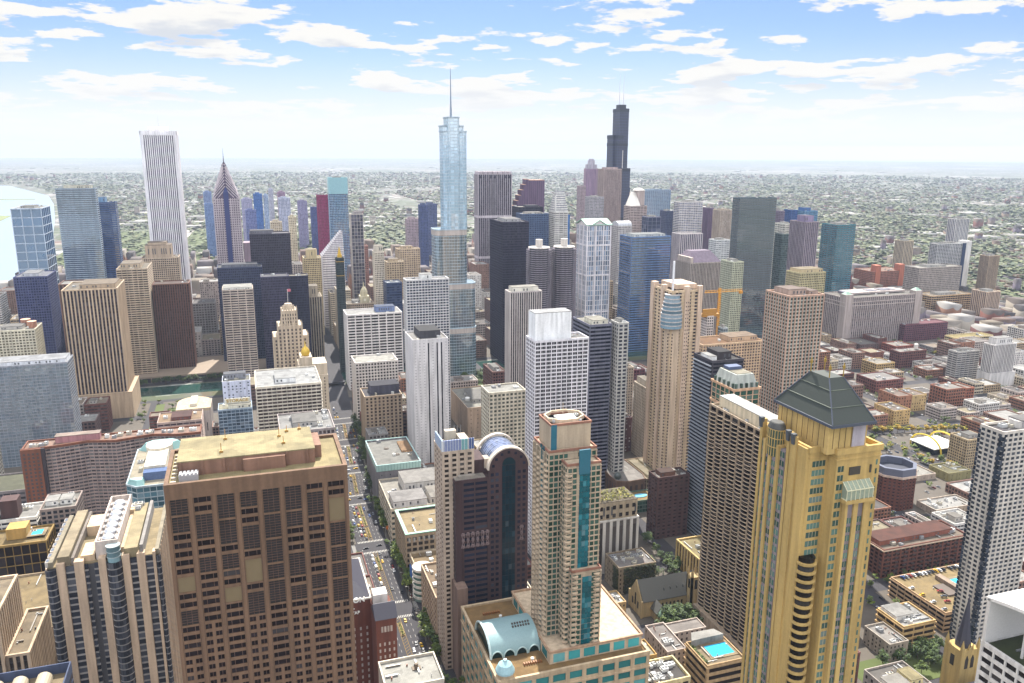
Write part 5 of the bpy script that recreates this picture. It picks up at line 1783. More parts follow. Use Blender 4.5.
def stone_banded_tower():
    x0, x1, y0, y1, h = -80, -31.8, 392, 446, 131
    r = T0('apartment_tower', 'cream stone tower with tall pilasters and rounded glass bays on its front', 'apartment tower', -55.9, 419, (x0, x1, y0, y1))
    W, D = x1 - x0, y1 - y0
    c = MB()
    c.box(-W / 2 + 1, W / 2 - 1, -D / 2 + 1, D / 2, .3, h - 1, 0)
    s = MB()
    stone = [(.155, .20), (.24, .36), (.43, .525), (.72, .785), (.83, .885)]
    tops = []
    for a, e in ((.10, .17), (.25, .33), (.455, .52), (.66, .725), (.79, .86), (.93, .955)):
        X0, X1 = -W / 2 + a * W, -W / 2 + e * W
        s.box(X0, X1, -D / 2 - .8, -D / 2 + 3, .3, h + 1.6)
        tops.append((X0, X1))
    fh = 3.25
    nf = int(h / fh)
    gl, sp = [], MB()
    pF, uF, nF = (-W / 2, -D / 2), (1, 0), (0, -1)
    for a, e in ((.17, .25), (.33, .365), (.415, .455), (.725, .79), (.86, .93)):
        for j in range(nf):
            gl.append((pF, uF, nF, a * W + .1, e * W - .1, -.9, -.2, j * fh + 1.1, (j + 1) * fh + .3))
            sp.obox(pF, uF, nF, a * W, e * W, -.9, .1, j * fh + .3, j * fh + 1.05)
    # west and east sides
    for sx, pS, uS, nS in ((1, (W / 2 - 1, -D / 2), (0, 1), (1, 0)), (-1, (-W / 2 + 1, D / 2), (0, -1), (-1, 0))):
        for k in range(12):
            a = D * (k + .12) / 12
            e = D * (k + .88) / 12
            for j in range(nf):
                gl.append((pS, uS, nS, a, e, -.02, .1, j * fh + 1.2, (j + 1) * fh + .3))
            s.obox(pS, uS, nS, e, D * (k + 1.12) / 12, 0, .5, .3, h, 0)
        for j in range(nf):
            sp.obox(pS, uS, nS, 0, D, 0, .2, j * fh + .3, j * fh + 1.15)
    # rounded glass bays
    bays = [(0.0, .1, 2.4), (.555, .615, 4.4), (.955, 1.0, 2.0)]
    for a, e, q in ((.0, .10, 2.6), (.52, .66, 3.6), (.955, 1.0, 1.6)):
        cx, rx = -W / 2 + (a + e) / 2 * W, (e - a) / 2 * W
        for j in range(nf):
            z = j * fh + .3
            pl = [(cx + rx * math.cos(math.pi + math.pi * i / 8), -D / 2 + .5 + q * math.sin(math.pi + math.pi * i / 8)) for i in range(9)]
            for i in range(8):
                p0, p1 = pl[i], pl[i + 1]
                L = math.hypot(p1[0] - p0[0], p1[1] - p0[1])
                u = ((p1[0] - p0[0]) / L, (p1[1] - p0[1]) / L)
                gl.append((p0, u, (u[1], -u[0]), .06, L - .06, -.3, 0, z + .55, z + fh))
            sp.prism(pl, z, z + .55, bottom=True)
    c.build('core', plain('4c4a4c', .5), r)
    s.build('pilaster', wall('bfa68c'), r)
    sp.build('spandrel', wall('8f8a86'), r)
    parts_many(r, 'window', gl, glass('42444c', .75, light=.16))
    f = MB()
    f.box(-W / 2 + 1, W / 2 - 1, -D / 2 + 1, D / 2, h - 1, h - .4)
    f.build('roof', roofm('d6bf92', .5), r)
    # long bands of roof running back from the pilasters
    for (a, e, hh, col) in ((.03, .07, 2.2, 'd0c2a6'), (.11, .21, 4.2, 'd8c4a0'), (.225, .25, 3.2, 'c2b4a8'), (.68, .80, 4.2, 'e0cc9e'), (.82, .85, 5.2, 'd4ccc4'), (.95, .985, 2.0, 'd0c2a6')):
        b = MB()
        b.box(-W / 2 + a * W, -W / 2 + e * W, -D / 2 + .8, D / 2 - 2, h - .4, h + hh)
        b.build('roof_band', roofm(col, .52), r)
    m = MB()
    X0, X1 = -W / 2 + .43 * W, -W / 2 + .63 * W
    m.box(X0, X1, -D / 2 + 3, D / 2 + 2, h - .4, h + 6.0, 0)
    m.ring(rect(X0, X1, -D / 2 + 3, D / 2 + 2), -.7, 0, h + 6, h + 8.4, 0)
    m.build('plant_house', wall('bfb2a8'), r)
    for i in range(7):
        q = MB()
        y = -D / 2 + 9 + i * 6.6
        q.cyl((X0 + X1) / 2, y, h + 6, h + 7.6, 2.7, n=16)
        q.lathe((X0 + X1) / 2, y, [(2.6, h + 7.6), (1.8, h + 8.5), (.3, h + 8.9)], 16)
        q.build('cooling_fan', plain('c3c6cc', .35, .3), r)
        for sx in (-1, 1):
            k = MB()
            k.box((X0 + X1) / 2 + sx * 3.6 - .5, (X0 + X1) / 2 + sx * 3.6 + .5, y - 2, y + 1.2, h + 6, h + 7.3)
            k.build('pipe_rack', plain('8c8a8a', .5), r)
    gz = MB()
    for j in range(3):
        gz.cyl(-W / 2 + .59 * W, -D / 2 + 1.2, h - 1 + j * 2.6, h + 1.3 + j * 2.6, 2.9, n=16)
        gz.cyl(-W / 2 + .59 * W, -D / 2 + 1.2, h + 1.3 + j * 2.6, h + 1.6 + j * 2.6, 3.1, n=16, m=1)
    gz.build('glass_lantern', [glass('6f8a90', .8), plain('a8b4b4', .4)], r)
    for (a, e, y0_, y1_, hh) in ((.27, .42, .05, .3, 4.5), (.30, .42, -.45, -.2, 2.6), (.64, .67, -.4, .3, 3), (.64, .68, .3, .45, 5)):
        b = MB()
        b.box(-W / 2 + a * W, -W / 2 + e * W, y0_ * D, y1_ * D, h - .4, h + hh)
        b.build('lift_house', wall('c8ad8c'), r)
    rr = random.Random(2)
    roof_units(r, -W / 2 + .64 * W, -W / 2 + .8 * W, D * .25, D * .44, h + 4.2, 4, rr)
    for i in range(9):
        b = MB()
        b.box(-W / 2 - .3, -W / 2 + 1.5, -D / 2 + 3 + i * 5.5, -D / 2 + 6.6 + i * 5.5, h - 2, h + 1.4)
        b.box(-W / 2 - .1, -W / 2 + 1.3, -D / 2 + 3.4 + i * 5.5, -D / 2 + 6.2 + i * 5.5, h + 1.4, h + 1.5, 1)
        b.build('bay_roof', [wall('c9bfb4'), plain('4c5666', .4)], r)


def yellow_pyramid_tower():
    r = T0('apartment_tower', 'tall yellow stone tower crowned by a dark green truncated pyramid roof', 'apartment tower', 218, 253, (196, 230, 229, 264))
    X = lambda v: v - 218
    Y = lambda v: v - 253
    zb = 212
    ws = wall('c0a060', .78)
    b = MB()
    g_, spn = [], MB()
    x0, x1, y0, y1 = X(200.5), X(227.5), Y(231.3), Y(263)
    xn, yn = X(208.5), Y(236)
    pl = [(xn, y0), (x1, y0), (x1, y1), (x0, y1), (x0, yn), (xn, yn)]
    b.prism(pl, .3, zb - 1, 0)
    b.ring(pl, -.6, .5, zb - 1.2, zb + 1, 0)
    b.ring(pl, 0, .3, zb - 3.4, zb - 2.9, 0)
    fh = 3.45
    # north side: recessed wide windows, then a projecting bay of narrow strips
    pN, uN, nN = (xn, y0), (1, 0), (0, -1)
    pR = (x0, yn)
    nfl = 58
    for j in range(nfl):
        z = zb - 6.8 - j * fh
        if z < 4:
            break
        g_.append((pR, uN, nN, 1.5, 7.0, -.02, .06, z, z + 2.2))
        for t in (2.8, 4.2, 5.6):
            spn.obox(pR, uN, nN, t, t + .16, 0, .12, z, z + 2.2)
        g_.append((pN, uN, nN, .7, 3.2, -.02, .06, z - 1.0, z + 1.2))
        spn.obox(pN, uN, nN, 1.9, 2.05, 0, .12, z - 1.0, z + 1.2)
        if j > 5:
            for a in (5.3, 9.8):
                g_.append((pN, uN, nN, a, a + 2.1, 1.3, 1.6, z, z + 2.1))
                spn.obox(pN, uN, nN, a + 1.0, a + 1.12, 1.5, 1.68, z, z + 2.1)
        g_.append((pN, uN, nN, 17.2, 17.9, -.02, .08, z, z + 2.0))
    b.obox(pN, uN, nN, 4.0, 14.2, 0, 1.3, .3, zb - 19, 0)
    for a, w in ((4.0, 1.1), (7.6, 2.0), (12.1, 2.1)):
        b.obox(pN, uN, nN, a, a + w, 1.3, 2.0, .3, zb - 18, 0)
    grey = MB()
    for a in (5.15, 9.65):
        grey.obox(pN, uN, nN, a, a + 2.4, 1.3, 1.42, .3, zb - 20)
    grey.build('grey_spandrel', wall('85797a'), r)
    # greenhouse on the bay
    gh = MB()
    gh.obox(pN, uN, nN, 3.0, 15.4, 0, 3.1, zb - 19.3, zb - 18, 0)
    gh.build('balcony', ws, r)
    gg, gf = MB(), MB()
    for i in range(7):
        a = 3.4 + i * 1.9
        gf.obox(pN, uN, nN, a, a + .18, 0, 2.9, zb - 18, zb - 17.6)
        gf.rod((pN[0] + a, pN[1] - 2.8, zb - 18), (pN[0] + a, pN[1] - 2.8, zb - 14.2), .14)
        gf.rod((pN[0] + a, pN[1] - 2.8, zb - 14.2), (pN[0] + a, pN[1] - .1, zb - 11.6), .14)
    gf.obox(pN, uN, nN, 3.4, 15.0, 2.7, 2.95, zb - 14.3, zb - 14.0)
    gf.build('greenhouse_frame', plain('d8d2b0', .5), r)
    gg.hexa([(pN[0] + 3.5, pN[1] - 2.75, zb - 17.8), (pN[0] + 14.9, pN[1] - 2.75, zb - 17.8), (pN[0] + 14.9, pN[1] - .02, zb - 17.8), (pN[0] + 3.5, pN[1] - .02, zb - 17.8),
             (pN[0] + 3.5, pN[1] - 2.75, zb - 14.2), (pN[0] + 14.9, pN[1] - 2.75, zb - 14.2), (pN[0] + 14.9, pN[1] - .02, zb - 11.7), (pN[0] + 3.5, pN[1] - .02, zb - 11.7)])
    gg.build('greenhouse_glass', glass('7a8270', .8, light=.3), r)
    # louvres high on the north face
    for a, c in ((5.6, 10.4), (14.6, 15.3)):
        lv = MB()
        lv.obox(pN, uN, nN, a, c, 0, .3, zb - 9.4, zb - 6.4)
        lv.build('louvre', plain('3c352c', .5), r)
    # east face: three tall pilaster fields, a bowed bay with a domed top
    pE, uE, nE = (x0, y1), (0, -1), (-1, 0)
    LE = y1 - y0
    for a, c in [(2.0, 4.2), (5.9, 8.2), (9.8, 12.1), (13.8, 16.2)]:
        bow = 1.0 + 1.8 * math.sin(math.pi * min(1, max(0, a / 18)))
        for j in range(nfl):
            z = zb - (7 if a < 5 or a > 13 else 12) - j * fh
            if z < 4:
                break
            g_.append((pE, uE, nE, a, c, bow - .2, bow + .12, z, z + 2.1))
            spn.obox(pE, uE, nE, (a + c) / 2 - .08, (a + c) / 2 + .08, bow, bow + .2, z, z + 2.1)
        grey2 = MB()
        grey2.obox(pE, uE, nE, a - .05, c + .05, 0, bow, .3, zb - 4)
        grey2.build('grey_spandrel', wall('857a7c'), r)
    for a in (1.0, 5.05, 9.0, 12.95, 17.2):
        bow = 1.6 + 1.9 * math.sin(math.pi * min(1, max(0, a / 18)))
        b.obox(pE, uE, nE, a - .75, a + .75, 0, bow, .3, zb + (3.5 if a in (1.0, 17.2) else -3.0), 0)
    b.obox(pE, uE, nE, 18.4, 26.9, 0, 1.3, .3, zb + .4, 0)
    b.obox(pE, uE, nE, 18.4, 22.0, 1.3, 1.9, .3, zb + 3.2, 0)
    # bowed glass bay with slate dome
    bay = MB()
    cyb = y1 - 9.0
    bay.lathe(x0 - 1.0, cyb, [(3.8, zb - 8), (3.8, zb + 2.2)], 20, 0, sx=.75)
    bay.build('glass_bay', glass('5c6e5e', .8, light=.2), r)
    br = MB()
    for i in range(20):
        t = 2 * math.pi * i / 20
        br.rod((x0 - 1.0 + 2.9 * math.cos(t), cyb + 3.85 * math.sin(t), zb - 8), (x0 - 1.0 + 2.9 * math.cos(t), cyb + 3.85 * math.sin(t), zb + 2.2), .15)
    for zz in (zb - 4.6, zb - 1.2, zb + 2.2):
        br.lathe(x0 - 1.0, cyb, [(3.95, zz), (3.95, zz + .3)], 20, 0, sx=.76)
    br.build('bay_frame', ws, r)
    dm = MB()
    dm.lathe(x0 - 1.0, cyb, [(3.9, zb + 2.5), (3.8, zb + 2.9), (3.0, zb + 4.6), (2.6, zb + 4.9)], 20, 0, sx=.77)
    dm.build('bay_dome', plain('43423e', .5), r)
    # dark finials on the piers
    for a, zz in ((1.0, zb + 3.5), (17.2, zb + 3.5), (20.2, zb + 3.2)):
        f = MB()
        y = pE[1] - a
        f.hexa([(x0 - 2.5, y - .7, zz - 3.2), (x0 - 1.6, y - .7, zz - 3.2), (x0 - 1.6, y + .7, zz - 3.2), (x0 - 2.5, y + .7, zz - 3.2),
                (x0 - 2.9, y - .9, zz + .8), (x0 - 1.2, y - .8, zz + .8), (x0 - 1.2, y + .8, zz + .8), (x0 - 2.9, y + .9, zz + .8)])
        f.build('finial', plain('4d5258', .45), r)
    # curved balconies in the recess left of the corner
    for j in range(46):
        z = zb - 44 - j * fh
        if z < 6:
            break
        q = MB()
        q.lathe(x0 + 2.4, yn - .4, [(3.7, z), (3.9, z + .3), (3.9, z + 1.1), (3.7, z + 1.1)], 18)
        q.build('balcony', ws, r)
        k = MB()
        k.lathe(x0 + 2.4, yn - .4, [(3.1, z + 1.1), (3.1, z + 2.9)], 14)
        k.build('balcony_glass', glass('2c2722'), r)
    b.build('wall', [ws], r)
    spn.build('mullion', plain('b0a488', .6), r, kind='stuff')
    parts_many(r, 'window', g_, glass('4f6a60', .75, light=.3))
    # attic storey and pyramid
    bx = rect(X(204.5), X(221), Y(232.2), Y(260.5))
    a = MB()
    a.prism(bx, zb - 1, 221.6, 0)
    for q in range(6):
        a.box(bx[0][0] + 2 + q * 2.6, bx[0][0] + 2.14 + q * 2.6, bx[0][1] - .12, bx[0][1], zb + 1, 221.4, 1)
    for q in range(9):
        a.box(bx[0][0] - .12, bx[0][0], bx[0][1] + 2 + q * 3, bx[0][1] + 2.14 + q * 3, zb + 1, 221.4, 1)
    a.build('attic', [wall('c4a566', .78), plain('5c4a2c', .7)], r)
    gp = MB()
    gp.box(bx[0][0] + 10.2, bx[0][0] + 15.6, bx[0][1] - .25, bx[0][1] - .05, zb + 1, 221.2)
    gp.build('pale_panel', wall('b3aab2'), r)
    pb, pt = rect(X(203), X(222), Y(229), Y(262)), rect(X(209.6), X(215.6), Y(240.6), Y(250.6))
    p = MB()
    p.prism(pb, 221.8, 222.8, 1)
    p.prism(offset(pb, -.4), 222.8, 236.4, 0, pl1=pt)
    for i in range(4):
        p.rod((*offset(pb, -.4)[i], 222.9), (*pt[i], 236.4), .28, m=1)
    for t in (.36, .72):
        q = [(pb[i][0] * (1 - t) + pt[i][0] * t, pb[i][1] * (1 - t) + pt[i][1] * t) for i in range(4)]
        p.ring(q, -.5, .06, 222.8 + 13.6 * t - .1, 222.8 + 13.6 * t + .16, 2)
    pr_ = p.build('pyramid_roof', [plain('424a42', .6, 0, .5), plain('4c5260', .5, 0, .7), plain('5a6256', .5, 0, .7)], r)
    fl = MB()
    for (fx, fy) in ((pt[0][0], pt[0][1]), (pt[1][0], pt[1][1]), (pt[3][0], pt[3][1]), (pt[2][0], pt[2][1])):
        fl.rod((fx, fy, 236), (fx, fy, 241.5), .22)
        fl.cyl(fx, fy, 239.5, 240.6, .5, n=8)
    fl.build('roof_lamp_mast', plain('a88a3e', .4, .3), pr_)


def arched_tower():
    r = T0('office_tower', 'dark plum tower with a great round arch of blue glass at its top', 'office tower', 145, 453, (122, 170, 440, 466))
    X = lambda v: v - 145
    x0, x1, y0, y1 = X(143), X(167.5), -13, 13
    zs = 131.5
    rad_ = (x1 - x0) / 2
    cx = (x0 + x1) / 2
    wm = wall('442e30', .75)
    b, it = MB(), []
    # main shaft with arched head
    n = 20
    arc = [(cx + rad_ * math.cos(math.pi * i / n), zs + rad_ * math.sin(math.pi * i / n)) for i in range(n + 1)]

    def slab(ya, yb, arc_, z0_, m):
        prof = [(arc_[0][0], z0_)] + arc_ + [(arc_[-1][0], z0_)]
        k = len(prof)
        i0 = len(b.v)
        b.v.extend((x, ya, z) for x, z in prof)
        b.v.extend((x, yb, z) for x, z in prof)
        for j in range(k):
            q = (j + 1) % k
            b.f.append((i0 + j, i0 + k + j, i0 + k + q, i0 + q))
            b.mi.append(m)
        b.f.append(tuple(i0 + j for j in range(k)))
        b.f.append(tuple(i0 + k + j for j in reversed(range(k))))
        b.mi += [m, m]
    slab(y0, y0 + 3, arc, .3, 0)
    b.box(x0, x1, y0 + 3, y1, .3, zs - 1, 0)
    inner = [(cx + (rad_ - 1.1) * math.cos(math.pi * i / n), zs + (rad_ - 1.1) * math.sin(math.pi * i / n)) for i in range(n + 1)]
    rim = MB()
    for ya, yb in ((y0 - .35, y0 + 3.2), (y1 - 2, y1 + .3)):
        for i in range(n):
            (xa, za), (xb, zb_) = arc[i], arc[i + 1]
            (xc_, zc), (xd, zd) = [(cx + (rad_ + .9) * math.cos(math.pi * q / n), zs + (rad_ + .9) * math.sin(math.pi * q / n)) for q in (i, i + 1)]
            rim.hexa([(xa, ya, za), (xc_, ya, zc), (xc_, yb, zc), (xa, yb, za), (xb, ya, zb_), (xd, ya, zd), (xd, yb, zd), (xb, yb, zb_)])
    rim.build('arch_rim', wall('cfc2b4'), r)
    v = MB()
    for i in range(n):
        (xa, za), (xb, zb_) = inner[i], inner[i + 1]
        for j in range(9):
            ya, yb = y0 + 3 + j * 2.4, y0 + 5.2 + j * 2.4
            v.poly([(xa, ya, za), (xa, yb, za), (xb, yb, zb_), (xb, ya, zb_)])
    gv = v.build('glass_vault', glass('5a6684', .85, light=.35), r)
    vr = MB()
    for j in range(10):
        ya = y0 + 2.85 + j * 2.4
        for i in range(n):
            (xa, za), (xb, zb_) = inner[i], inner[i + 1]
            vr.rod((xa, ya, za + .1), (xb, ya, zb_ + .1), .14, n=4)
    vr.build('vault_rib', plain('aeb4c0', .4), gv, kind='stuff')
    # the centre of dark teal glass with an arched head
    q = 7.0
    gl = MB()
    fh = 3.6
    gpan = []
    pN, uN, nN = (x0, y0), (1, 0), (0, -1)
    for j in range(36):
        z = 4 + j * fh
        if z + fh > zs + 3:
            break
        for i in range(4):
            gpan.append((pN, uN, nN, cx - x0 - q / 1 * .5 * 1.2 + i * 2.1, cx - x0 - q * .6 + (i + 1) * 2.1 - .15, .05, .3, z, z + fh - .2))
    parts_many(r, 'glass_pane', gpan, glass('16303c', .8, light=.04))
    head = [(cx + 4.2 * math.cos(math.pi * i / 12), zs + 2.2 + 4.6 * math.sin(math.pi * i / 12)) for i in range(13)]
    gl.poly([(x, y0 - .25, z) for x, z in head][::-1])
    gl.build('arch_window', glass('1c3a44'), r)
    for j in range(36):
        z = 4 + j * fh
        if z > zs - 2:
            break
        for a, c in ((1.0, 2.9), (4.0, 5.9), (17.8, 19.7), (21.0, 22.9)):
            it.append((pN, uN, nN, a, c, -.02, .1, z + 1.0, z + 2.9))
        for a in range(5):
            it.append(((x1, y0), (0, 1), (1, 0), 2 + a * 5, 5 + a * 5, -.02, .1, z + 1, z + 2.9))
    for i in range(7):
        t = math.pi * (i + .5) / 7
        gx, gz = cx + (rad_ - 2.4) * math.cos(t) - x0, zs + (rad_ - 2.4) * math.sin(t)
        it.append((pN, uN, nN, gx - .8, gx + .8, -.02, .12, gz - .8, gz + .8))
    # lower left wing with ribbon windows
    lx0, lx1 = X(122.3), x0
    zl = 127
    b.box(lx0, lx1, y0 + .4, y1 - 3, .3, zl, 0)
    b.box(lx0 + 6, lx1, y0 + 7, y1 - 2, zl, zl + 9, 0)
    for j in range(36):
        z = 3 + j * 3.5
        if z > zl - 4:
            break
        for a, c in ((5.0, 11.6), (12.4, 19.6)):
            it.append(((lx0, y0 + .4), (1, 0), (0, -1), a, c, -.02, .1, z + 1.2, z + 2.9))
        for k in range(5):
            it.append(((lx0, y1 - 3), (0, -1), (-1, 0), 1.2 + k * 4.4, 4.4 + k * 4.4, -.02, .1, z + 1.2, z + 2.9))
    for xx in (lx0, lx0 + 4.2, lx1 - .8):
        b.box(xx, xx + .9, y0 - .1, y0 + .5, .3, zl, 0)
    b.build('wall', [wm], r)
    parts_many(r, 'window', it, glass('232a3c', .8, light=.06))
    t = MB()
    t.box(lx0 + .4, lx1 - 2, y0 + 1, y1 - 4, zl, zl + .6)
    t.box(lx0 + 2.5, lx1 - 8, y0 + 1.2, y0 + 4, zl + .6, zl + 2.2)
    t.build('roof', roofm('ddd2c4', .5), r)
    o = MB()
    for i in range(7):
        xx = lx0 + 4.5 + i * 3 if i < 6 else x1 - 4
        for zz in (84, 88, 92):
            o.prism(ngon(xx, y0 - .2, .9, 4), zz, zz + 1.6, 0)
        for sx in (-1, 1):
            o.rod((xx - 1.2 * sx, y0 - .3, 84), (xx + 1.2 * sx, y0 - .3, 93), .22)
    o.build('ornament', wall('7c6a6a'), r)
    f = MB()
    f.box(lx0 - 1.5, lx0 + 5, y0 - 8, y1, .3, 62)
    f.build('low_wing', wall('7a6458'), r)
    k = MB()
    k.box(x0 - 1, x0 + 6, y0 + 6, y0 + 12, zs - 1, zs + 5)
    k.build('side_vault', wall('b0a090'), r)


def vaulted_mall():
    r = T0('shopping_mall', 'tan roofed shopping block with a pale blue scalloped barrel vault', 'shopping mall', 160, 400, (121, 205, 352, 424))
    X, Y = (lambda v: v - 160), (lambda v: v - 400)
    h = 55
    pl = rect(X(121.5), X(205), Y(352), Y(423.5))
    b, it = MB(), []
    b.prism(pl, .3, h - 1, 1)
    facade(pl, .3, h - 1, 'grid', 9, 6.5, b, it, 0, 0, over=(.24, .36, .6, .45))
    b.ring(pl, -.6, .8, h - 1.1, h + .8, 0)
    b.ring(pl, 0, 1.0, h - 9, h - 8, 0)
    b.build('wall', [wall('b6a184'), plain('3f6864', .4)], r)
    parts_many(r, 'window', it, glass('3f8f90', .7, light=.2))
    f = MB()
    f.prism(offset(pl, -.58), h - 1.05, h - .3)
    f.build('roof', roofm('c39a5e', .5), r)
    # vault: axis east-west, scalloped edges
    z = h - .3
    xa, xb, yc, R_ = X(123.0), X(150.6), Y(385.5), 14.5
    n, m = 18, 40
    v = MB()
    i0 = len(v.v)
    for i in range(m + 1):
        x = xa + (xb - xa) * i / m
        lo = .30 * abs(math.sin(math.pi * 4 * i / m))
        for j in range(n + 1):
            a = lo + (math.pi - 2 * lo) * j / n
            v.v.append((x, yc - R_ * math.cos(a), z + .4 + 10.5 * math.sin(a)))
    for i in range(m):
        for j in range(n):
            q = i * (n + 1) + j
            v.f.append((q, q + n + 1, q + n + 2, q + 1))
            v.mi.append(0)
    vo_ = v.build('vault', plain('9fc0c4', .45, 0, .6), r, smooth=True)
    e = MB()
    for s in (-1, 1):
        for k in range(4):
            x = xa + (xb - xa) * (k + .5) / 4
            w = (xb - xa) / 8 * .92
            e.poly([(x + w * math.cos(math.pi * i / 10), yc + s * (R_ - .6), z + 4.2 * math.sin(math.pi * i / 10)) for i in range(11)])
        for k in range(4):
            x = xa + (xb - xa) * (k + .5) / 4
            w = (xb - xa) / 8 * .9
            for i in range(10):
                a0, a1 = math.pi * i / 10, math.pi * (i + 1) / 10
                e.rod((x + w * math.cos(a0), yc + s * R_ * .995, z + 4.2 * math.sin(a0)), (x + w * math.cos(a1), yc + s * R_ * .995, z + 4.2 * math.sin(a1)), .35, m=1)
    e.poly([(xa + .4, yc - (R_ - 1) * math.cos(math.pi * i / 14), z + 10 * math.sin(math.pi * i / 14)) for i in range(15)])
    e.build('vault_glazing', [glass('20403c'), plain('b4cccc', .45)], vo_)
    rimm = MB()
    for i in range(14):
        a0, a1 = math.pi * i / 14, math.pi * (i + 1) / 14
        rimm.rod((xa, yc - R_ * math.cos(a0), z + .4 + 10.5 * math.sin(a0)), (xa, yc - R_ * math.cos(a1), z + .4 + 10.5 * math.sin(a1)), .6, m=0)
    rimm.build('vault_rim', plain('c8dcdc', .4), vo_)
    for k in range(7):
        for q in range(2):
            w = MB()
            x = X(138) + k * 1.5 + q * .3
            a = rad(72 + q * 9)
            w.box(x, x + .8, yc - R_ * math.cos(a) - .5, yc - R_ * math.cos(a) + .5, z + 10.5 * math.sin(a) + .2, z + 10.5 * math.sin(a) + 1.0)
            w.build('vault_vent', plain('4a4038', .6), vo_)
    for x, y in ((X(131), Y(412)), (X(138), Y(361))):
        for k in range(8):
            w = MB()
            w.box(x + k * 1.3, x + k * 1.3 + .8, y, y + 1.6, z, z + 1.2)
            w.build('roof_vent', plain('8c5a2c', .6), r)
    for x, y in ((X(140), Y(408)), (X(144), Y(365))):
        w = MB()
        w.cyl(x, y, z, z + 1, .9, n=10)
        w.build('white_vent', plain('e6e6e2', .5), r)
    t = MB()
    t.cyl(X(126), Y(356), .3, h + 3, 4.4, n=18, m=1)
    t.lathe(X(126), Y(356), [(5.0, h + 3), (4.9, h + 4), (3.4, h + 7), (1.2, h + 8.6), (.9, h + 9.6)], 18, 0)
    t.build('corner_turret', [plain('9cc0c8', .45), wall('b6a184')], r, smooth=False)
    p = MB()
    p.box(X(151), X(204), Y(358), Y(420), z, z + 6.5, 0)
    p.ring(rect(X(151), X(204), Y(358), Y(420)), -.5, .5, z + 6.5, z + 7.6, 1)
    p.build('upper_tier', [wall('c2ae94'), wall('a88a70')], r)
    itm = []
    for k in range(6):
        itm.append(((X(151), Y(358)), (1, 0), (0, -1), 2 + k * 8.6, 8.4 + k * 8.6, -.02, .1, z + .8, z + 5.6))
        itm.append(((X(151), Y(420)), (0, -1), (-1, 0), 3 + k * 9.6, 10 + k * 9.6, -.02, .1, z + .8, z + 5.2))
    parts_many(r, 'window', itm, glass('3a8f92', .8, light=.25))


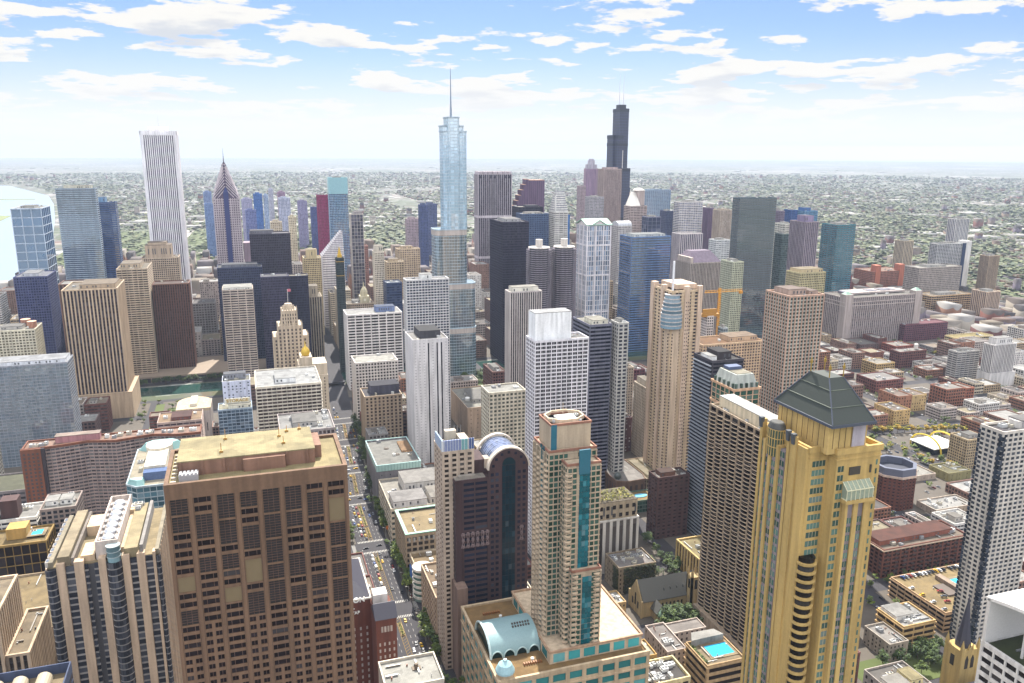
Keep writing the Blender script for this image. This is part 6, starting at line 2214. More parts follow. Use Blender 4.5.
def teal_striped_tower():
    x0, x1, y0, y1, h = 153, 180.5, 366, 396, 178
    r = T0('apartment_tower', 'tan and teal apartment tower with rounded balconies rising from the mall', 'apartment tower', 167.5, 381, None)
    wm = wall('c3a98c', .9)
    W, D = 26, 27
    b, it, bl = MB(), [], MB()
    zb = 61.5
    blocks = [(-W / 2, W / 2, -D / 2 + 5, D / 2, h - 12), (-W / 2 + 7, W / 2 - 1, -D / 2 - 3, D / 2 - 3, h - 17), (-W / 2 + 2, W / 2 - 2, -D / 2 + 8, D / 2 - 2, h + 1), (-W / 2 + 9, W / 2 - 1, -D / 2 - 7, 2, h - 74)]
    for (a, c, d, e, z1) in blocks:
        b.box(a, c, d, e, zb, z1, 0)
        b.ring(rect(a, c, d, e), -.4, .35, z1 - .3, z1 + .9, 1)
    fh = 3.02
    nf = int((h - 16 - zb) / fh)
    for q, (a, c, d, e, z1) in enumerate(blocks):
        if q == 2:
            continue
        facade(rect(a, c, d, e), zb, z1 - 1.2, 'grid', 2.7, fh, b, it, 0, 0, over=(.17, .2, .4, .55), cell=lambda i, k, j, nb, nf: not (i == 0 and nb > 4 and k in (nb // 2 - 1, nb // 2)))
    for k in range(4):
        yy = D / 2 - 3.6 - k * 5.4
        for j in range(nf):
            z = zb + .3 + j * fh
            if z > h - 16:
                break
            bl.lathe(-W / 2 - .2, yy, [(1.9, z), (2.0, z + .7)], 10, 0, sx=.8)
        b.box(-W / 2 - 1.1, -W / 2, yy + 2.2, yy + 3.1, zb, h - 13, 0)
    for (cx, cy_, zt) in ((-W / 2 + 10.6, -D / 2 - 7, h - 74), (W / 2 - 3.2, -D / 2 - 7, h - 74), (-W / 2 + 7.6, -D / 2 - 3, h - 18)):
        for j in range(nf):
            z = zb + .3 + j * fh
            if z > zt - 2:
                break
            bl.lathe(cx, cy_, [(1.7, z), (1.8, z + .7)], 12)
    b.build('wall', [wall('b8a68e', .78), wall('8c6250')], r)
    bl.build('balcony', wall('cbb59a'), r, kind='stuff')
    parts_many(r, 'window', it, glass('35574c', .7, light=.28))
    te = []
    for j in range(int((h - 9 - zb) / fh)):
        z = zb + j * fh
        for i in range(3):
            if z < h - 78:
                te.append(((-W / 2 + 9, -D / 2 - 7), (1, 0), (0, -1), 5.6 + i * 1.75, 7.25 + i * 1.75, .3, .7, z + .1, z + fh - .1))
            elif z < h - 11:
                te.append(((-W / 2 + 7, -D / 2 - 3), (1, 0), (0, -1), 6.4 + i * 1.9, 8.2 + i * 1.9, .3, .7, z + .1, z + fh - .1))
        te.append(((-W / 2 + 2, D / 2 - 3), (0, -1), (-1, 0), 7.5, 10.5, 2.2, 2.6, z + .1, z + fh - .1))
        te.append(((-W / 2, D / 2), (0, -1), (-1, 0), 14.4, 16.4, .1, .5, z + .1, z + fh - .1))
    parts_many(r, 'teal_pane', te, glass('1c6874', .8, light=.12))
    f = MB()
    f.box(-W / 2 + 2.4, W / 2 - 2.4, -D / 2 + 8.4, D / 2 - 2.4, h + .4, h + 1.0)
    f.build('roof', roofm('c9b89c', .5), r)
    p = MB()
    p.box(-W / 2 + 8, W / 2 - 8, -D / 2 + 11, D / 2 - 7, h + 1, h + 2.4)
    p.build('white_canopy', plain('f2f2ee', .5), r)
    q = MB()
    q.box(-W / 2 + 2, -W / 2 + 5, -D / 2 + 7.4, -D / 2 + 8, h - 22, h + 1.4)
    q.box(-W / 2 + 13, W / 2 - 7, -D / 2 - 4, -D / 2 - 3.0, h - 22, h - 9)
    q.build('teal_screen', plain('1f6f86', .35, 0, .7), r)
    a = MB()
    a.ring(ngon(0, 4.5, 10.5, 8, rad(22.5), 8.5), -.4, .4, h + .8, h + 3.0)
    a.rod((0, 6, h + 3), (0, 6, h + 9), .12)
    a.build('crown_wall', wall('cdb69a'), r)
    roof_units(r, -W / 2 + 3, W / 2 - 3, -D / 2 + 9, D / 2 - 3, h + 1, 5, random.Random(8), .7)
    roof_units(r, -W / 2 + 10, W / 2 - 2, -D / 2 - 6, -D / 2 - 3.5, h - 73.6, 4, random.Random(5), .6)


def brick_zigzag_slab():
    r = T0('apartment_building', 'long brick and grey banded apartment slab with a bent front and pink penthouse', 'apartment building', -90, 680, (-155, -28, 655, 700))
    pl = [(-63.4, -10.7), (-42, -9), (-20, -4), (0, -9.5), (26, -3), (44, -9), (61.5, -9), (61.5, 9), (-63.4, 8)]
    h = 95
    b, it = MB(), []
    b.prism(pl, .3, h - 1, 1)
    facade(pl, .3, h - 1.2, 'ribbon', 3.2, 2.75, b, it, 0, 0, over=(.12, .46, .12, .3))
    b.ring(pl, -.5, .6, h - 1.3, h + .6, 2)
    b.box(-64.6, -51, -12.5, -9, .3, h + .3, 2)
    b.box(-51, -48.6, -12, -9, .3, h, 3)
    for i in range(30):
        for k in range(4):
            b.box(-63 + k * 3.0, -61.6 + k * 3.0, -12.65, -12.45, 5 + i * 2.95, 6.6 + i * 2.95, 1)
    b.build('wall', [wall('9a867e', .8), plain('3a3436', .5), wall('7c4a34', .7), plain('2c2026', .6)], r)
    parts_many(r, 'window', it, glass('4e4a4e', .8, light=.3))
    f = MB()
    f.prism(offset(pl, -.48), h - 1.2, h - .6)
    f.build('roof', roofm('c6a08c', .5), r)
    p = MB()
    p.box(-43, -12, -1, 6.5, h - .6, h + 4.4)
    p.box(-43.3, -11.7, -1.3, 6.8, h + 4.4, h + 4.8, 1)
    p.build('penthouse', [wall('a8787a'), roofm('d8c0b0', .5)], r)
    rr = random.Random(6)
    roof_units(r, -61, -45, -6, 6, h - .6, 6, rr)
    roof_units(r, -10, 60, -2.5, 6, h - .6, 22, rr)


def turquoise_roof_building():
    r = T0('apartment_building', 'long glass building with rounded turquoise roof ends behind brown granite tower', 'apartment building', -46, 540, (-63, -29, 500, 580))
    h = 122
    pl = [(-15, -30), (-9, -36), (9, -36), (15, -30), (15, 30), (8, 37), (-8, 37), (-15, 30)]
    b, it = MB(), []
    b.prism(pl, .3, h - 2, 1)
    facade(pl, .3, h - 2, 'curtain', 3.4, 3.3, b, it, 0, 0)
    b.ring(pl, -.4, .4, h - 2.1, h - 1, 0)
    b.build('wall', [wall('98a4a8'), plain('3a5058', .4)], r)
    parts_many(r, 'window', it, glass('4c6c78', .8, light=.2))
    f = MB()
    f.prism(offset(pl, -.4), h - 2, h - 1.5)
    f.build('roof', roofm('dccfb4', .5), r)
    t = MB()
    t.prism([(-8, 24), (8, 24), (14, 28), (14, 31), (8, 36.5), (-8, 36.5), (-14, 31), (-14, 28)], h - 1.5, h + 3, 0, pl1=[(-6, 26), (6, 26), (10, 29), (10, 30), (6, 34), (-6, 34), (-10, 30), (-10, 29)])
    t.build('turquoise_roof', plain('8fb8b4', .55, 0, .7), r)
    t = MB()
    t.prism([(-15, -30), (-9, -36), (-5, -36), (-5, -26), (-15, -26)], h - 1.5, h + 1.6, 0, pl1=[(-13, -30), (-9, -33), (-6, -33), (-6, -28), (-13, -28)])
    t.build('turquoise_roof', plain('8fb8b4', .55, 0, .7), r)
    m = MB()
    m.box(-6, 6, -20, 20, h - 1.5, h + 5)
    m.cyl(0, 14, h - 1.5, h + 6.5, 8, n=20)
    m.build('penthouse', wall('cfc6b4'), r)
    g_ = MB()
    g_.box(-6, 8, -27, -20.2, h - 1.5, h + 3.5)
    g_.build('glass_house', glass('6d7fa4', .8), r)
    roof_units(r, -13, 13, -26, 22, h - 1.5, 9, random.Random(1))


for f in (brown_granite_tower, stone_banded_tower, yellow_pyramid_tower, arched_tower, vaulted_mall, teal_striped_tower, brick_zigzag_slab, turquoise_roof_building):
    f()

# ------------------------------------------------------------------ lower corners of the picture
def pool(root, x0, x1, y0, y1, z, deck='cdb48c'):
    d = MB()
    d.ring(rect(x0, x1, y0, y1), .02, 2.2, z, z + .35)
    d.build('pool_deck', roofm(deck, .5), root)
    w = MB()
    w.box(x0, x1, y0, y1, z, z + .22)
    w.build('pool_water', plain('3cb4dc', .08, 0, .9), root)


def block(name, label, x0, x1, y0, y1, h, wh, gh, rh, sty='gridfine', bay=3.2, fh=3.2, **o):
    o.setdefault('pent', [])
    return tower(name, label, x0, x1, y0, y1, h, wh, gh, rh, sty, bay, fh, o)


# bottom left
a = block('office_building', 'dark glass block with gold bands and a rooftop pool', -200, -113, 536, 560, 80, '8a6f3a', '2c2428', 'c2a468', 'frame', 4.6, 6.4)
pool(a, 33, 39, -2, 5, 80)
s = MB()
s.box(20, 31, -3, 8, 79, 86)
s.build('penthouse', wall('b08c4c'), a)
a = block('apartment_building', 'white roofed building with a pool and dark brown lift tower', -200, -124, 566, 590, 84, 'd8d4cc', '55565e', 'e2ded6', 'hband', 5, 3.2)
pool(a, 0, 14, -6, 3, 84.5, 'd8d4cc')
s = MB()
s.box(17, 27, -8, 2, 83, 95)
s.build('lift_tower', wall('4a3230'), a)
block('office_building', 'dark block with two white roof tanks beside the bent brick slab', -122, -101, 566, 592, 88, '8c7c74', '343a44', 'c8c2b8', 'gridfine', pent=[(.1, .45, .3, .7, 3, 'e6e2da'), (.5, .85, .3, .7, 3, 'e6e2da')], ac=5)
a = block('hotel_tower', 'tan faceted tower of narrow bays at the left edge', -134, -104, 402, 440, 107, 'b8a188', '4c443f', 'c4ae8e', 'strip', 3.0, 3.2)
block('hotel_building', 'lower stepped wing of narrow bays beside the tan faceted tower', -104, -94, 404, 446, 84, 'b8a188', '4c443f', 'c4ae8e', 'strip', 2.6, 3.2, ac=0)
block('garage_building', 'tan flat roof with a concrete ledge below the gold banded block', -94, -84, 452, 500, 62, '9c8a72', '4c443f', 'c8ac78', 'blank', 6, 4, ac=0)
block('garage_building', 'wide tan roof terrace in front of the gold banded block', -150, -94, 456, 522, 66, '9c8a72', '4c443f', 'c8ac78', 'blank', 6, 4, ac=0)
a = block('office_tower', 'blue rimmed roof of a tower with white curved fans at the bottom left', -125, -60.5, 292, 333, 119, '3c4660', '2c344c', 'c8b088', 'curtain', 3, 3.6, parapet=4.2, ac=0)
for i in range(7):
    s = MB()
    x = -26 + i * 8.2
    for k in range(6):
        t0, t1 = rad(k * 22), rad(k * 22 + 22)
        s.hexa([(x + 3 * math.cos(t0), -6, 115 + 3 * math.sin(t0)), (x + 3 * math.cos(t0), 18, 115 + 3 * math.sin(t0)), (x + 2.5 * math.cos(t0), 18, 115 + 2.5 * math.sin(t0)), (x + 2.5 * math.cos(t0), -6, 115 + 2.5 * math.sin(t0)),
                (x + 3 * math.cos(t1), -6, 115 + 3 * math.sin(t1)), (x + 3 * math.cos(t1), 18, 115 + 3 * math.sin(t1)), (x + 2.5 * math.cos(t1), 18, 115 + 2.5 * math.sin(t1)), (x + 2.5 * math.cos(t1), -6, 115 + 2.5 * math.sin(t1))])
    s.build('curved_fan', plain('cfc0a4', .6, 0, .5), a)
block('office_building', 'low grey slab with a ledge of grass left of the bent brick slab', -215, -158, 700, 740, 52, '7c7474', '4a4a50', '8a8a6a', 'hband', 5, 4)


def brick_hotel():
    r = T0('hotel_building', 'dark brick hotel with white rooftop letters in front of the avenue', 'hotel building', 55, 400, (38, 74, 366, 428))
    b, it = MB(), []
    b.box(-18, 8.5, -16, 26, .3, 95, 0)
    b.box(8.5, 18.5, -33, -12, .3, 92, 0)
    b.prism(rect(-18, 8.5, -16, 26), 95, 101, 1, pl1=rect(-10, 1, -6, 16))
    b.ring(rect(-18, 8.5, -16, 26), -.3, .5, 94.4, 95.2, 2)
    b.prism(rect(8, 19, -33.5, -20), 92, 97.5, 1, pl1=rect(8, 19, -27.2, -26.8))
    b.box(9.5, 16.5, -20, -13, 92, 98, 3)
    for i in range(4):
        it.append(((8.5, -33), (1, 0), (0, -1), 2.4 + i * 1.5, 3.4 + i * 1.5, -.02, .2, 85, 88))
    for j in range(22):
        for i in range(4):
            it.append(((8.5, -33), (1, 0), (0, -1), 1.2 + i * 2.3, 2.0 + i * 2.3, -.02, .12, 4 + j * 3.5, 5.7 + j * 3.5))
        for i in range(8):
            it.append(((-18, -16), (1, 0), (0, -1), 1.4 + i * 3.2, 2.3 + i * 3.2, -.02, .12, 4 + j * 3.5, 5.7 + j * 3.5))
        for i in range(8):
            it.append(((18.5, -33), (0, 1), (1, 0), 1.4 + i * 2.5, 2.3 + i * 2.5, -.02, .12, 4 + j * 3.5, 5.7 + j * 3.5))
    b.build('wall', [wall('6a3a2c', .8), plain('34323e', .6), wall('c8c0b4'), wall('d8d0c8')], r)
    parts_many(r, 'window', it, glass('a89a90', .7, light=.4))
    m = plain('f0eee8', .5, 0, .95)
    for text, z, sz in (('ALLERTON', 93.6, 3.7), ('HOTEL', 90.2, 2.4), ('TIP-TOP-TAP', 87.2, 2.2)):
        lettering(r, text, (-3.5, -16.5, z), sz, m, (rad(90), 0, 0), .2)


brick_hotel()
a = block('office_building', 'plain white square roof with one vent at the bottom of the avenue', 60.5, 86.5, 322, 343, 86, 'c9bfae', '5a524c', 'f4f0e4', 'blank', 6, 4, ac=0)
s = MB()
s.cyl(3, 2, 84.6, 87.4, .9, n=10)
s.box(1, 5, .6, 3.4, 84.6, 85.2)
s.build('roof_vent', plain('6a5a48', .7), a)

# west side shops of the avenue
block('retail_building', 'cream shop block with rounded corner and stacked white roof boxes', 114, 170, 622, 686, 30, 'c6b9a4', '55605c', 'd9d2c4', 'hband', 8, 5,
      pent=[(.05, .55, .05, .4, 5, 'd2ccc8'), (.3, .98, .45, .9, 9, 'cfc9c2'), (.6, .98, .02, .4, 6, 'cfc6ba')], ac=7)
s = block('retail_building', 'stone shop with a black mansard storey and green roof edge', 114, 150, 560, 605, 36, 'a48f74', '4a4038', 'd8bd8c', 'grid', 4.4, 4.4, pent=[], ac=4)
m = MB()
m.ring(offset(rect(-18, 18, -22.5, 22.5), -.5), -1.6, .3, 29, 36.2)
m.ring(offset(rect(-18, 18, -22.5, 22.5), -.5), -2, .5, 36.2, 36.9, 1)
ms = m.build('mansard', [plain('2f3136', .5), plain('6f9a86', .5)], s)
for i in range(9):
    d = MB()
    x = -15 + i * 3.7
    d.cyl(x, -22.6, 30.5, 33.4, .75, n=12)
    d.build('round_dormer', plain('a8a49c', .5), ms)
s = block('retail_building', 'shop with a glass drum of stacked white rings at the pavement corner', 116, 140, 528, 556, 24, 'b8a68c', '4a5052', 'c8a878', 'hband', 6, 4.2, ac=2)
for j in range(6):
    d = MB()
    d.cyl(-8, -12, 1 + j * 4.2, 3.4 + j * 4.2, 6.6, n=24, m=1)
    d.cyl(-8, -12, 3.4 + j * 4.2, 5.2 + j * 4.2, 7.2, n=24, m=0)
    d.build('drum_ring', [wall('d2ccc0'), glass('5c7a70', .8)], s)
f = MB()
f.box(-12.9, -12.3, 3, 10, 6, 17)
f.build('blue_banner', plain('3a6cb4', .6), s)
s = block('retail_building', 'narrow stone shops below the cream tower on the avenue', 115.5, 134, 466.5, 512, 38, 'b39a80', '4a4038', 'b89c7c', 'grid', 4, 4, ac=3)

# ------------------------------------------------------------------ the church square
def church():
    r = T0('church', 'grey slate roofed stone church with a pointed gable and corner tower', 'church', 280, 468, (256, 303, 450, 485))
    b = MB()
    W, hw = 22, 9
    b.box(-W, W + 1, -hw, hw, .3, 12)
    b.prism([(-W, -hw), (-W + .8, -hw), (-W + .8, hw), (-W, hw)], 12, 24.6, 0, pl1=[(-W, -.15), (-W + .8, -.15), (-W + .8, .15), (-W, .15)])
    b.box(-W - .4, -W + .9, -hw - .8, -hw + .6, .3, 13)
    b.box(-W - .4, -W + .9, hw - .6, hw + .8, .3, 13)
    b.box(-14, -8, -hw - 9, -hw, .3, 7)
    b.box(13, 20, -hw - 6, -hw + 1, .3, 28)
    for x in (13, 18.6):
        for y in (-hw - 6, -hw - .4):
            b.box(x, x + 1.4, y, y + 1.4, .3, 31)
            b.prism(rect(x, x + 1.4, y, y + 1.4), 31, 34, 0, pl1=rect(x + .6, x + .8, y + .6, y + .8))
    b.build('wall', wall('a58f66'), r)
    f = MB()
    for s in (-1, 1):
        f.hexa([(-W + .9, s * (hw + .9), 12), (W + 2, s * (hw + .9), 12), (W + 2, 0, 24), (-W + .9, 0, 24), (-W + .9, s * (hw + .9), 12.5), (W + 2, s * (hw + .9), 12.5), (W + 2, 0, 24.5), (-W + .9, 0, 24.5)])
    for s in (-1, 1):
        f.hexa([(-11 + s * 4, -hw - 9.4, 6.6), (-11 + s * 4, 0, 6.6), (-11, 0, 13), (-11, -hw - 9.4, 13), (-11 + s * 4, -hw - 9.4, 7), (-11 + s * 4, 0, 7), (-11, 0, 13.4), (-11, -hw - 9.4, 13.4)])
    ro = f.build('roof', plain('55544f', .7), r)
    for i in range(4):
        d = MB()
        d.prism(rect(-4 + i * 5, -2.6 + i * 5, -6.4, -4), 15, 18.6, 0, pl1=rect(-3.4 + i * 5, -3.2 + i * 5, -6.4, -4))
        d.build('dormer', plain('3a3a3a', .6), ro)
    w = MB()
    for y, z0, z1 in ((-4, 5, 10), (0, 6, 15), (4, 5, 10)):
        w.box(-W - .1, -W + .1, y - .9, y + .9, z0, z1)
    for y in (-hw - 6.1,):
        w.box(15.4, 17.6, y, y + .2, 19, 26)
    w.box(12.9, 13.1, -hw - 4, -hw - 1.6, 19, 26)
    for i in range(6):
        w.box(-6 + i * 3, -4.8 + i * 3, -hw - .1, -hw + .1, 4, 9)
    w.build('window', glass('2c2a28'), r)
    t = MB()
    t.cyl(-1, 0, 24, 27, .5, .1, n=6)
    t.build('finial', plain('3c4440', .6), r)
    v = MB()
    v.prism(rect(-14.4, -10, -hw - 12, -hw - 8.6), 7, 11, 0, pl1=rect(-12.4, -12.2, -hw - 10.6, -hw - 10.2))
    v.build('porch_roof', plain('9ab8a0', .6), r)


church()
s = block('apartment_building', 'grey roofed building with green ivy climbing its front wall', 256, 286, 491, 514, 22, '8c7c66', '4c443c', 'c6bcb6', 'punch', 3, 3.2, ac=14)
iv = MB()
ri = random.Random(31)
for i in range(1500):
    t = ri.random()
    if t < .75:
        x, y = ri.uniform(-11, 14.6), -11.9 - ri.random() * .5
    else:
        x, y = -15.3 - ri.random() * .4, ri.uniform(-11.5, -4)
    z = ri.uniform(0.5, 21) if x > -10 else ri.uniform(3, 20)
    leaf(iv, x, y, z, .75, ri)
iv.build('ivy', leafmat('4a5024', .4), s, kind='stuff')
block('retail_building', 'tiny white roofed shop beside the church gable', 240, 252, 470, 486, 8, 'b89a6c', '4c443c', 'f0ece0', 'punch', 3, 3.4, ac=2)
block('apartment_building', 'dark brick block with orange roof edge beside the church gable', 226, 237, 484, 498, 18, '3c2c28', '2c2426', 'c49a54', 'punch', 3, 3.4, ac=0)
s = block('school_building', 'yellow stone hall with tall arched windows beside the church', 318, 340, 484, 518, 22, 'c0a46c', '55483a', 'd8c48c', 'strip', 4, 7, ac=3)
s = block('hotel_building', 'white finned block with tan storeys and a planted roof', 252, 287, 522, 548, 44, 'c6c0b8', '6c6460', '9a927c', 'strip', 5.2, 30, ac=2, pent=[(.03, .97, .05, .95, 15, 'a89880')])
for i in range(6):
    for j in range(2):
        d = MB()
        x = -15 + i * 5.4
        d.box(x, x + 2.4, -12.2, -11.6, 45.4 + j * 6.5, 48.4 + j * 6.5)
        d.build('deep_window', glass('3c3430'), s)
rg = MB()
for i in range(300):
    leaf(rg, ri.uniform(-14, 14), ri.uniform(-10, 8), 58.7 + ri.random() * 1.4, .7, ri)
rg.build('roof_plants', leafmat('7c7a34'), s, kind='stuff')

# oval pool deck, low hall with a dome
def hall():
    r = T0('exhibition_hall', 'low brown hall under a grey many cornered roof with a dark sphere', 'exhibition hall', 338, 655, (322, 354, 633, 700))
    pl = [(-15.2, -20), (-5, -24), (12.3, -22.8), (15.5, -12), (14.8, 44), (-4, 40), (-14.6, 28)]
    b = MB()
    b.prism(pl, .3, 21)
    b.ring(pl, -.3, .5, 20, 22.2)
    for i in range(len(pl)):
        p, q = pl[i], pl[(i + 1) % len(pl)]
        L = math.hypot(q[0] - p[0], q[1] - p[1])
        u = ((q[0] - p[0]) / L, (q[1] - p[1]) / L)
        k = int(L / 5)
        for j in range(k):
            b.obox(p, u, (u[1], -u[0]), (j + .3) * L / k, (j + .7) * L / k, 0, .2, 3, 17, 1)
    b.build('wall', [wall('6a5040'), plain('3c2c28', .6)], r)
    f = MB()
    f.prism(offset(pl, -.28), 20.8, 21.4)
    f.prism(ngon(0, 8, 10, 10), 21.4, 24, 1, pl1=ngon(0, 8, 4, 10))
    f.build('roof', [roofm('c2bab2', .5), roofm('e0dad2', .5)], r)
    s = MB()
    s.lathe(-11, -14, [(3.5 * math.cos(rad(a)), 24 + 3.5 * math.sin(rad(a))) for a in range(-70, 91, 16)], 18)
    s.build('dark_sphere', plain('4c5350', .4), r, smooth=True)


hall()
block('office_building', 'low block with a grid of tan roof panels beside the grey hall', 356, 392, 640, 690, 18, '8c7a64', '4c443c', 'd6c8a4', 'grid', 4, 4, pent=[(.1, .3, .1, .9, 2, 'cfc0a0'), (.4, .6, .1, .9, 2, 'cfc0a0'), (.7, .9, .1, .9, 2, 'cfc0a0')], ac=8)
s = block('hotel_building', 'green glass podium with an oval blue pool beside the brown slab tower', 325, 352, 610, 631, 12, '5f7468', '35594e', 'd0ac6c', 'curtain', 3, 4, ac=0)
d = MB()
d.prism(ngon(2, 1, 6.6, 22, ry=3.6), 11, 11.3)
d.build('pool_water', plain('7cc4e4', .08, 0, .9), s)

# pale building with two wings, pool building, roofs at the bottom edge
s = block('apartment_building', 'pale pink plastered building with small square windows and a side wing', 240, 253, 391, 420, 22, 'b4a49a', '54484a', 'd6cac2', 'punch', 3.2, 3.4, ac=3)
w = MB()
w.box(6.7, 30, 2, 13, .3, 20.6)
w.ring(rect(6.7, 30, 2, 13), -.4, .2, 20.6, 21.6)
w.box(7.2, 29.6, 2.4, 12.6, 20.6, 20.8, 1)
w.build('side_wing', [wall('b8a89c'), roofm('d6cac2')], s)
ws_ = []
for i in range(6):
    for j in range(5):
        ws_.append(((6.7, 2), (1, 0), (0, -1), 2 + i * 3.6, 3.3 + i * 3.6, -.02, .1, 3 + j * 4, 4.7 + j * 4))
parts_many(s, 'side_window', ws_, glass('54484a'))
s = block('parking_garage', 'tan garage with slotted sides and a bright blue pool on its roof', 249, 274, 362, 386, 30, 'a88c66', '3a302a', 'c8b08a', 'slab', 30, 4.4, ac=0)
pool(s, -4.2, 10.5, -4.5, 6, 28.8)
m = MB()
m.prism([(-11, 8), (11, 8.5), (8, 15), (-7, 15.5)], 28.8, 33)
m.build('pool_house', roofm('d8d4cc', .5), s)
pp = MB()
for i in range(160):
    leaf(pp, ri.uniform(-11.8, -9.8), ri.uniform(-9, 9), 29 + ri.random(), .6, ri)
pp.build('roof_plants', leafmat('5c6a34'), s, kind='stuff')
block('office_building', 'dark roof full of machinery with a cream rim at the bottom edge', 196, 232, 352, 372, 34, 'c8b88c', '4c443c', '77706c', 'grid', 5, 4, parapet=2, ac=22)
block('retail_building', 'small cream roofed shop left of the pale pink building', 212, 230, 386, 402, 26, 'b08c50', '4c443c', 'efe6cc', 'punch', 4, 4, ac=3)
block('retail_building', 'cream flat roof with a long grey machine beside the teal tower', 206.5, 232, 374, 385, 22, 'b8a88c', '4c443c', 'e6dcc0', 'punch', 4, 4, ac=4)

# ------------------------------------------------------------------ lower right
a = block('apartment_tower', 'white tower with dark square openings and an arched roof canopy', 290, 326, 176, 231, 121, 'd8d4d0', '3a3434', '5c6a30', 'gridwide', 5.4, 4.2, ac=0)
m = MB()
for i in range(12):
    y0_, y1_ = -27 + i * 4.6, -27 + (i + 1) * 4.6
    z0_, z1_ = 139 + 4 * math.sin(math.pi * i / 12), 139 + 4 * math.sin(math.pi * (i + 1) / 12)
    m.hexa([(-18, y0_, z0_), (20, y0_, z0_), (20, y1_, z1_), (-18, y1_, z1_), (-18, y0_, z0_ + 1.4), (20, y0_, z0_ + 1.4), (20, y1_, z1_ + 1.4), (-18, y1_, z1_ + 1.4)])
m.build('canopy', plain('efece8', .5), a)
m = MB()
m.box(-18, 18, 26.2, 27.4, 121, 140)
for y in (-20, -2, 14):
    q = MB()
    q.box(-12, -11.2, y, y + .8, 119, 141)
    q.build('canopy_post', plain('dcd8d4', .6), a)
m.build('canopy_wall', plain('dcd8d4', .6), a)

s = T0('apartment_building', 'octagonal brick tower with a blue grey sloped crown', 'apartment building', 566, 560, (544, 588, 540, 582))
pl = ngon(0, 0, 20, 8, rad(22.5))
b, it = MB(), []
b.prism(pl, .3, 31, 1)
facade(pl, .3, 31, 'punch', 4, 3.2, b, it, 0, 0, over=(.5, .5, .3, .3))
b.ring(pl, -.5, .9, 30.6, 32.4, 2)
b.build('wall', [wall('6c3c2e'), plain('3c2622', .6), wall('c2aa98')], s)
parts_many(s, 'window', it, glass('2c2426', .8))
c = MB()
c.ring(offset(pl, -.2), -3.0, 0, 32.4, 39)
c.build('crown', plain('5c6070', .5), s)
c = MB()
c.prism(offset(pl, -3.2), 31, 33)
c.build('roof', plain('2c3040', .7), s)

s = block('apartment_building', 'long red brick apartment block with balconies and pale cornice', 456, 538, 451, 478, 24, '6c4032', '33292a', 'b09c88', 'grid', 4.1, 3.4, pent=[(.04, .9, .3, .9, 3.4, '8a5240')], ac=14)
for i in range(10):
    for j in range(5):
        d = MB()
        x = -38 + i * 8.2
        d.box(x, x + 2.6, -14.6, -13.2, 4 + j * 3.7, 5 + j * 3.7)
        d.build('balcony', plain('3a2e2c', .6), s)
d = MB()
d.ring(rect(-41, 41, -13.5, 13.5), 0, .7, 22.4, 23.2)
d.build('cornice', wall('c9b49c'), s)

s = block('parking_garage', 'tan parking deck with slotted sides and a blue pool among parked cars', 444, 512, 381, 430, 15, 'b09270', '332a26', 'd4b67c', 'slab', 7, 3.4, ac=0)
pool(s, 3, 15, -3.0, 9, 14.4, 'd8c49c')
q = MB()
q.box(-4, 0.6, -16, 14, 14, 17.2)
q.box(-14, -5, -8, 6, 14, 14.9, 1)
q.build('stair_house', [wall('8a7868'), plain('5c5048', .7)], s)
q = MB()
for i in range(160):
    leaf(q, ri.uniform(-2, 1), ri.uniform(-14, 14), 15 + ri.random() * 1.6, .8, ri)
q.build('roof_plants', leafmat('5c5a30'), s, kind='stuff')
s = block('office_building', 'cream building with a white stepped roof and open balconies', 401, 427, 373, 396, 18, 'bf9f6c', '4c4038', 'efece8', 'slab', 9, 4.4, pent=[(.05, .6, .35, .95, 3, 'e6e2dc')], ac=8)
block('apartment_building', 'small grey stone house left of the cream balcony building', 384, 399, 366, 388, 13, '9c9184', '4c443c', 'd8d0c8', 'punch', 3, 3.2, ac=3)
block('church_hall', 'flat dark roofed stone house beyond the steeple', 470, 500, 356, 380, 11, 'a58f70', '4c443c', '4a4854', 'punch', 4, 4, ac=2)
block('office_building', 'grey roof with white boxes at the bottom edge beside yellow tower', 344, 372, 322, 344, 19, '9a9088', '4c443c', 'a8a098', 'punch', 4, 4, pent=[(.05, .5, .05, .5, 3, 'd6cfc4'), (.55, .85, .1, .6, 3.6, 'dccb96')], ac=6)


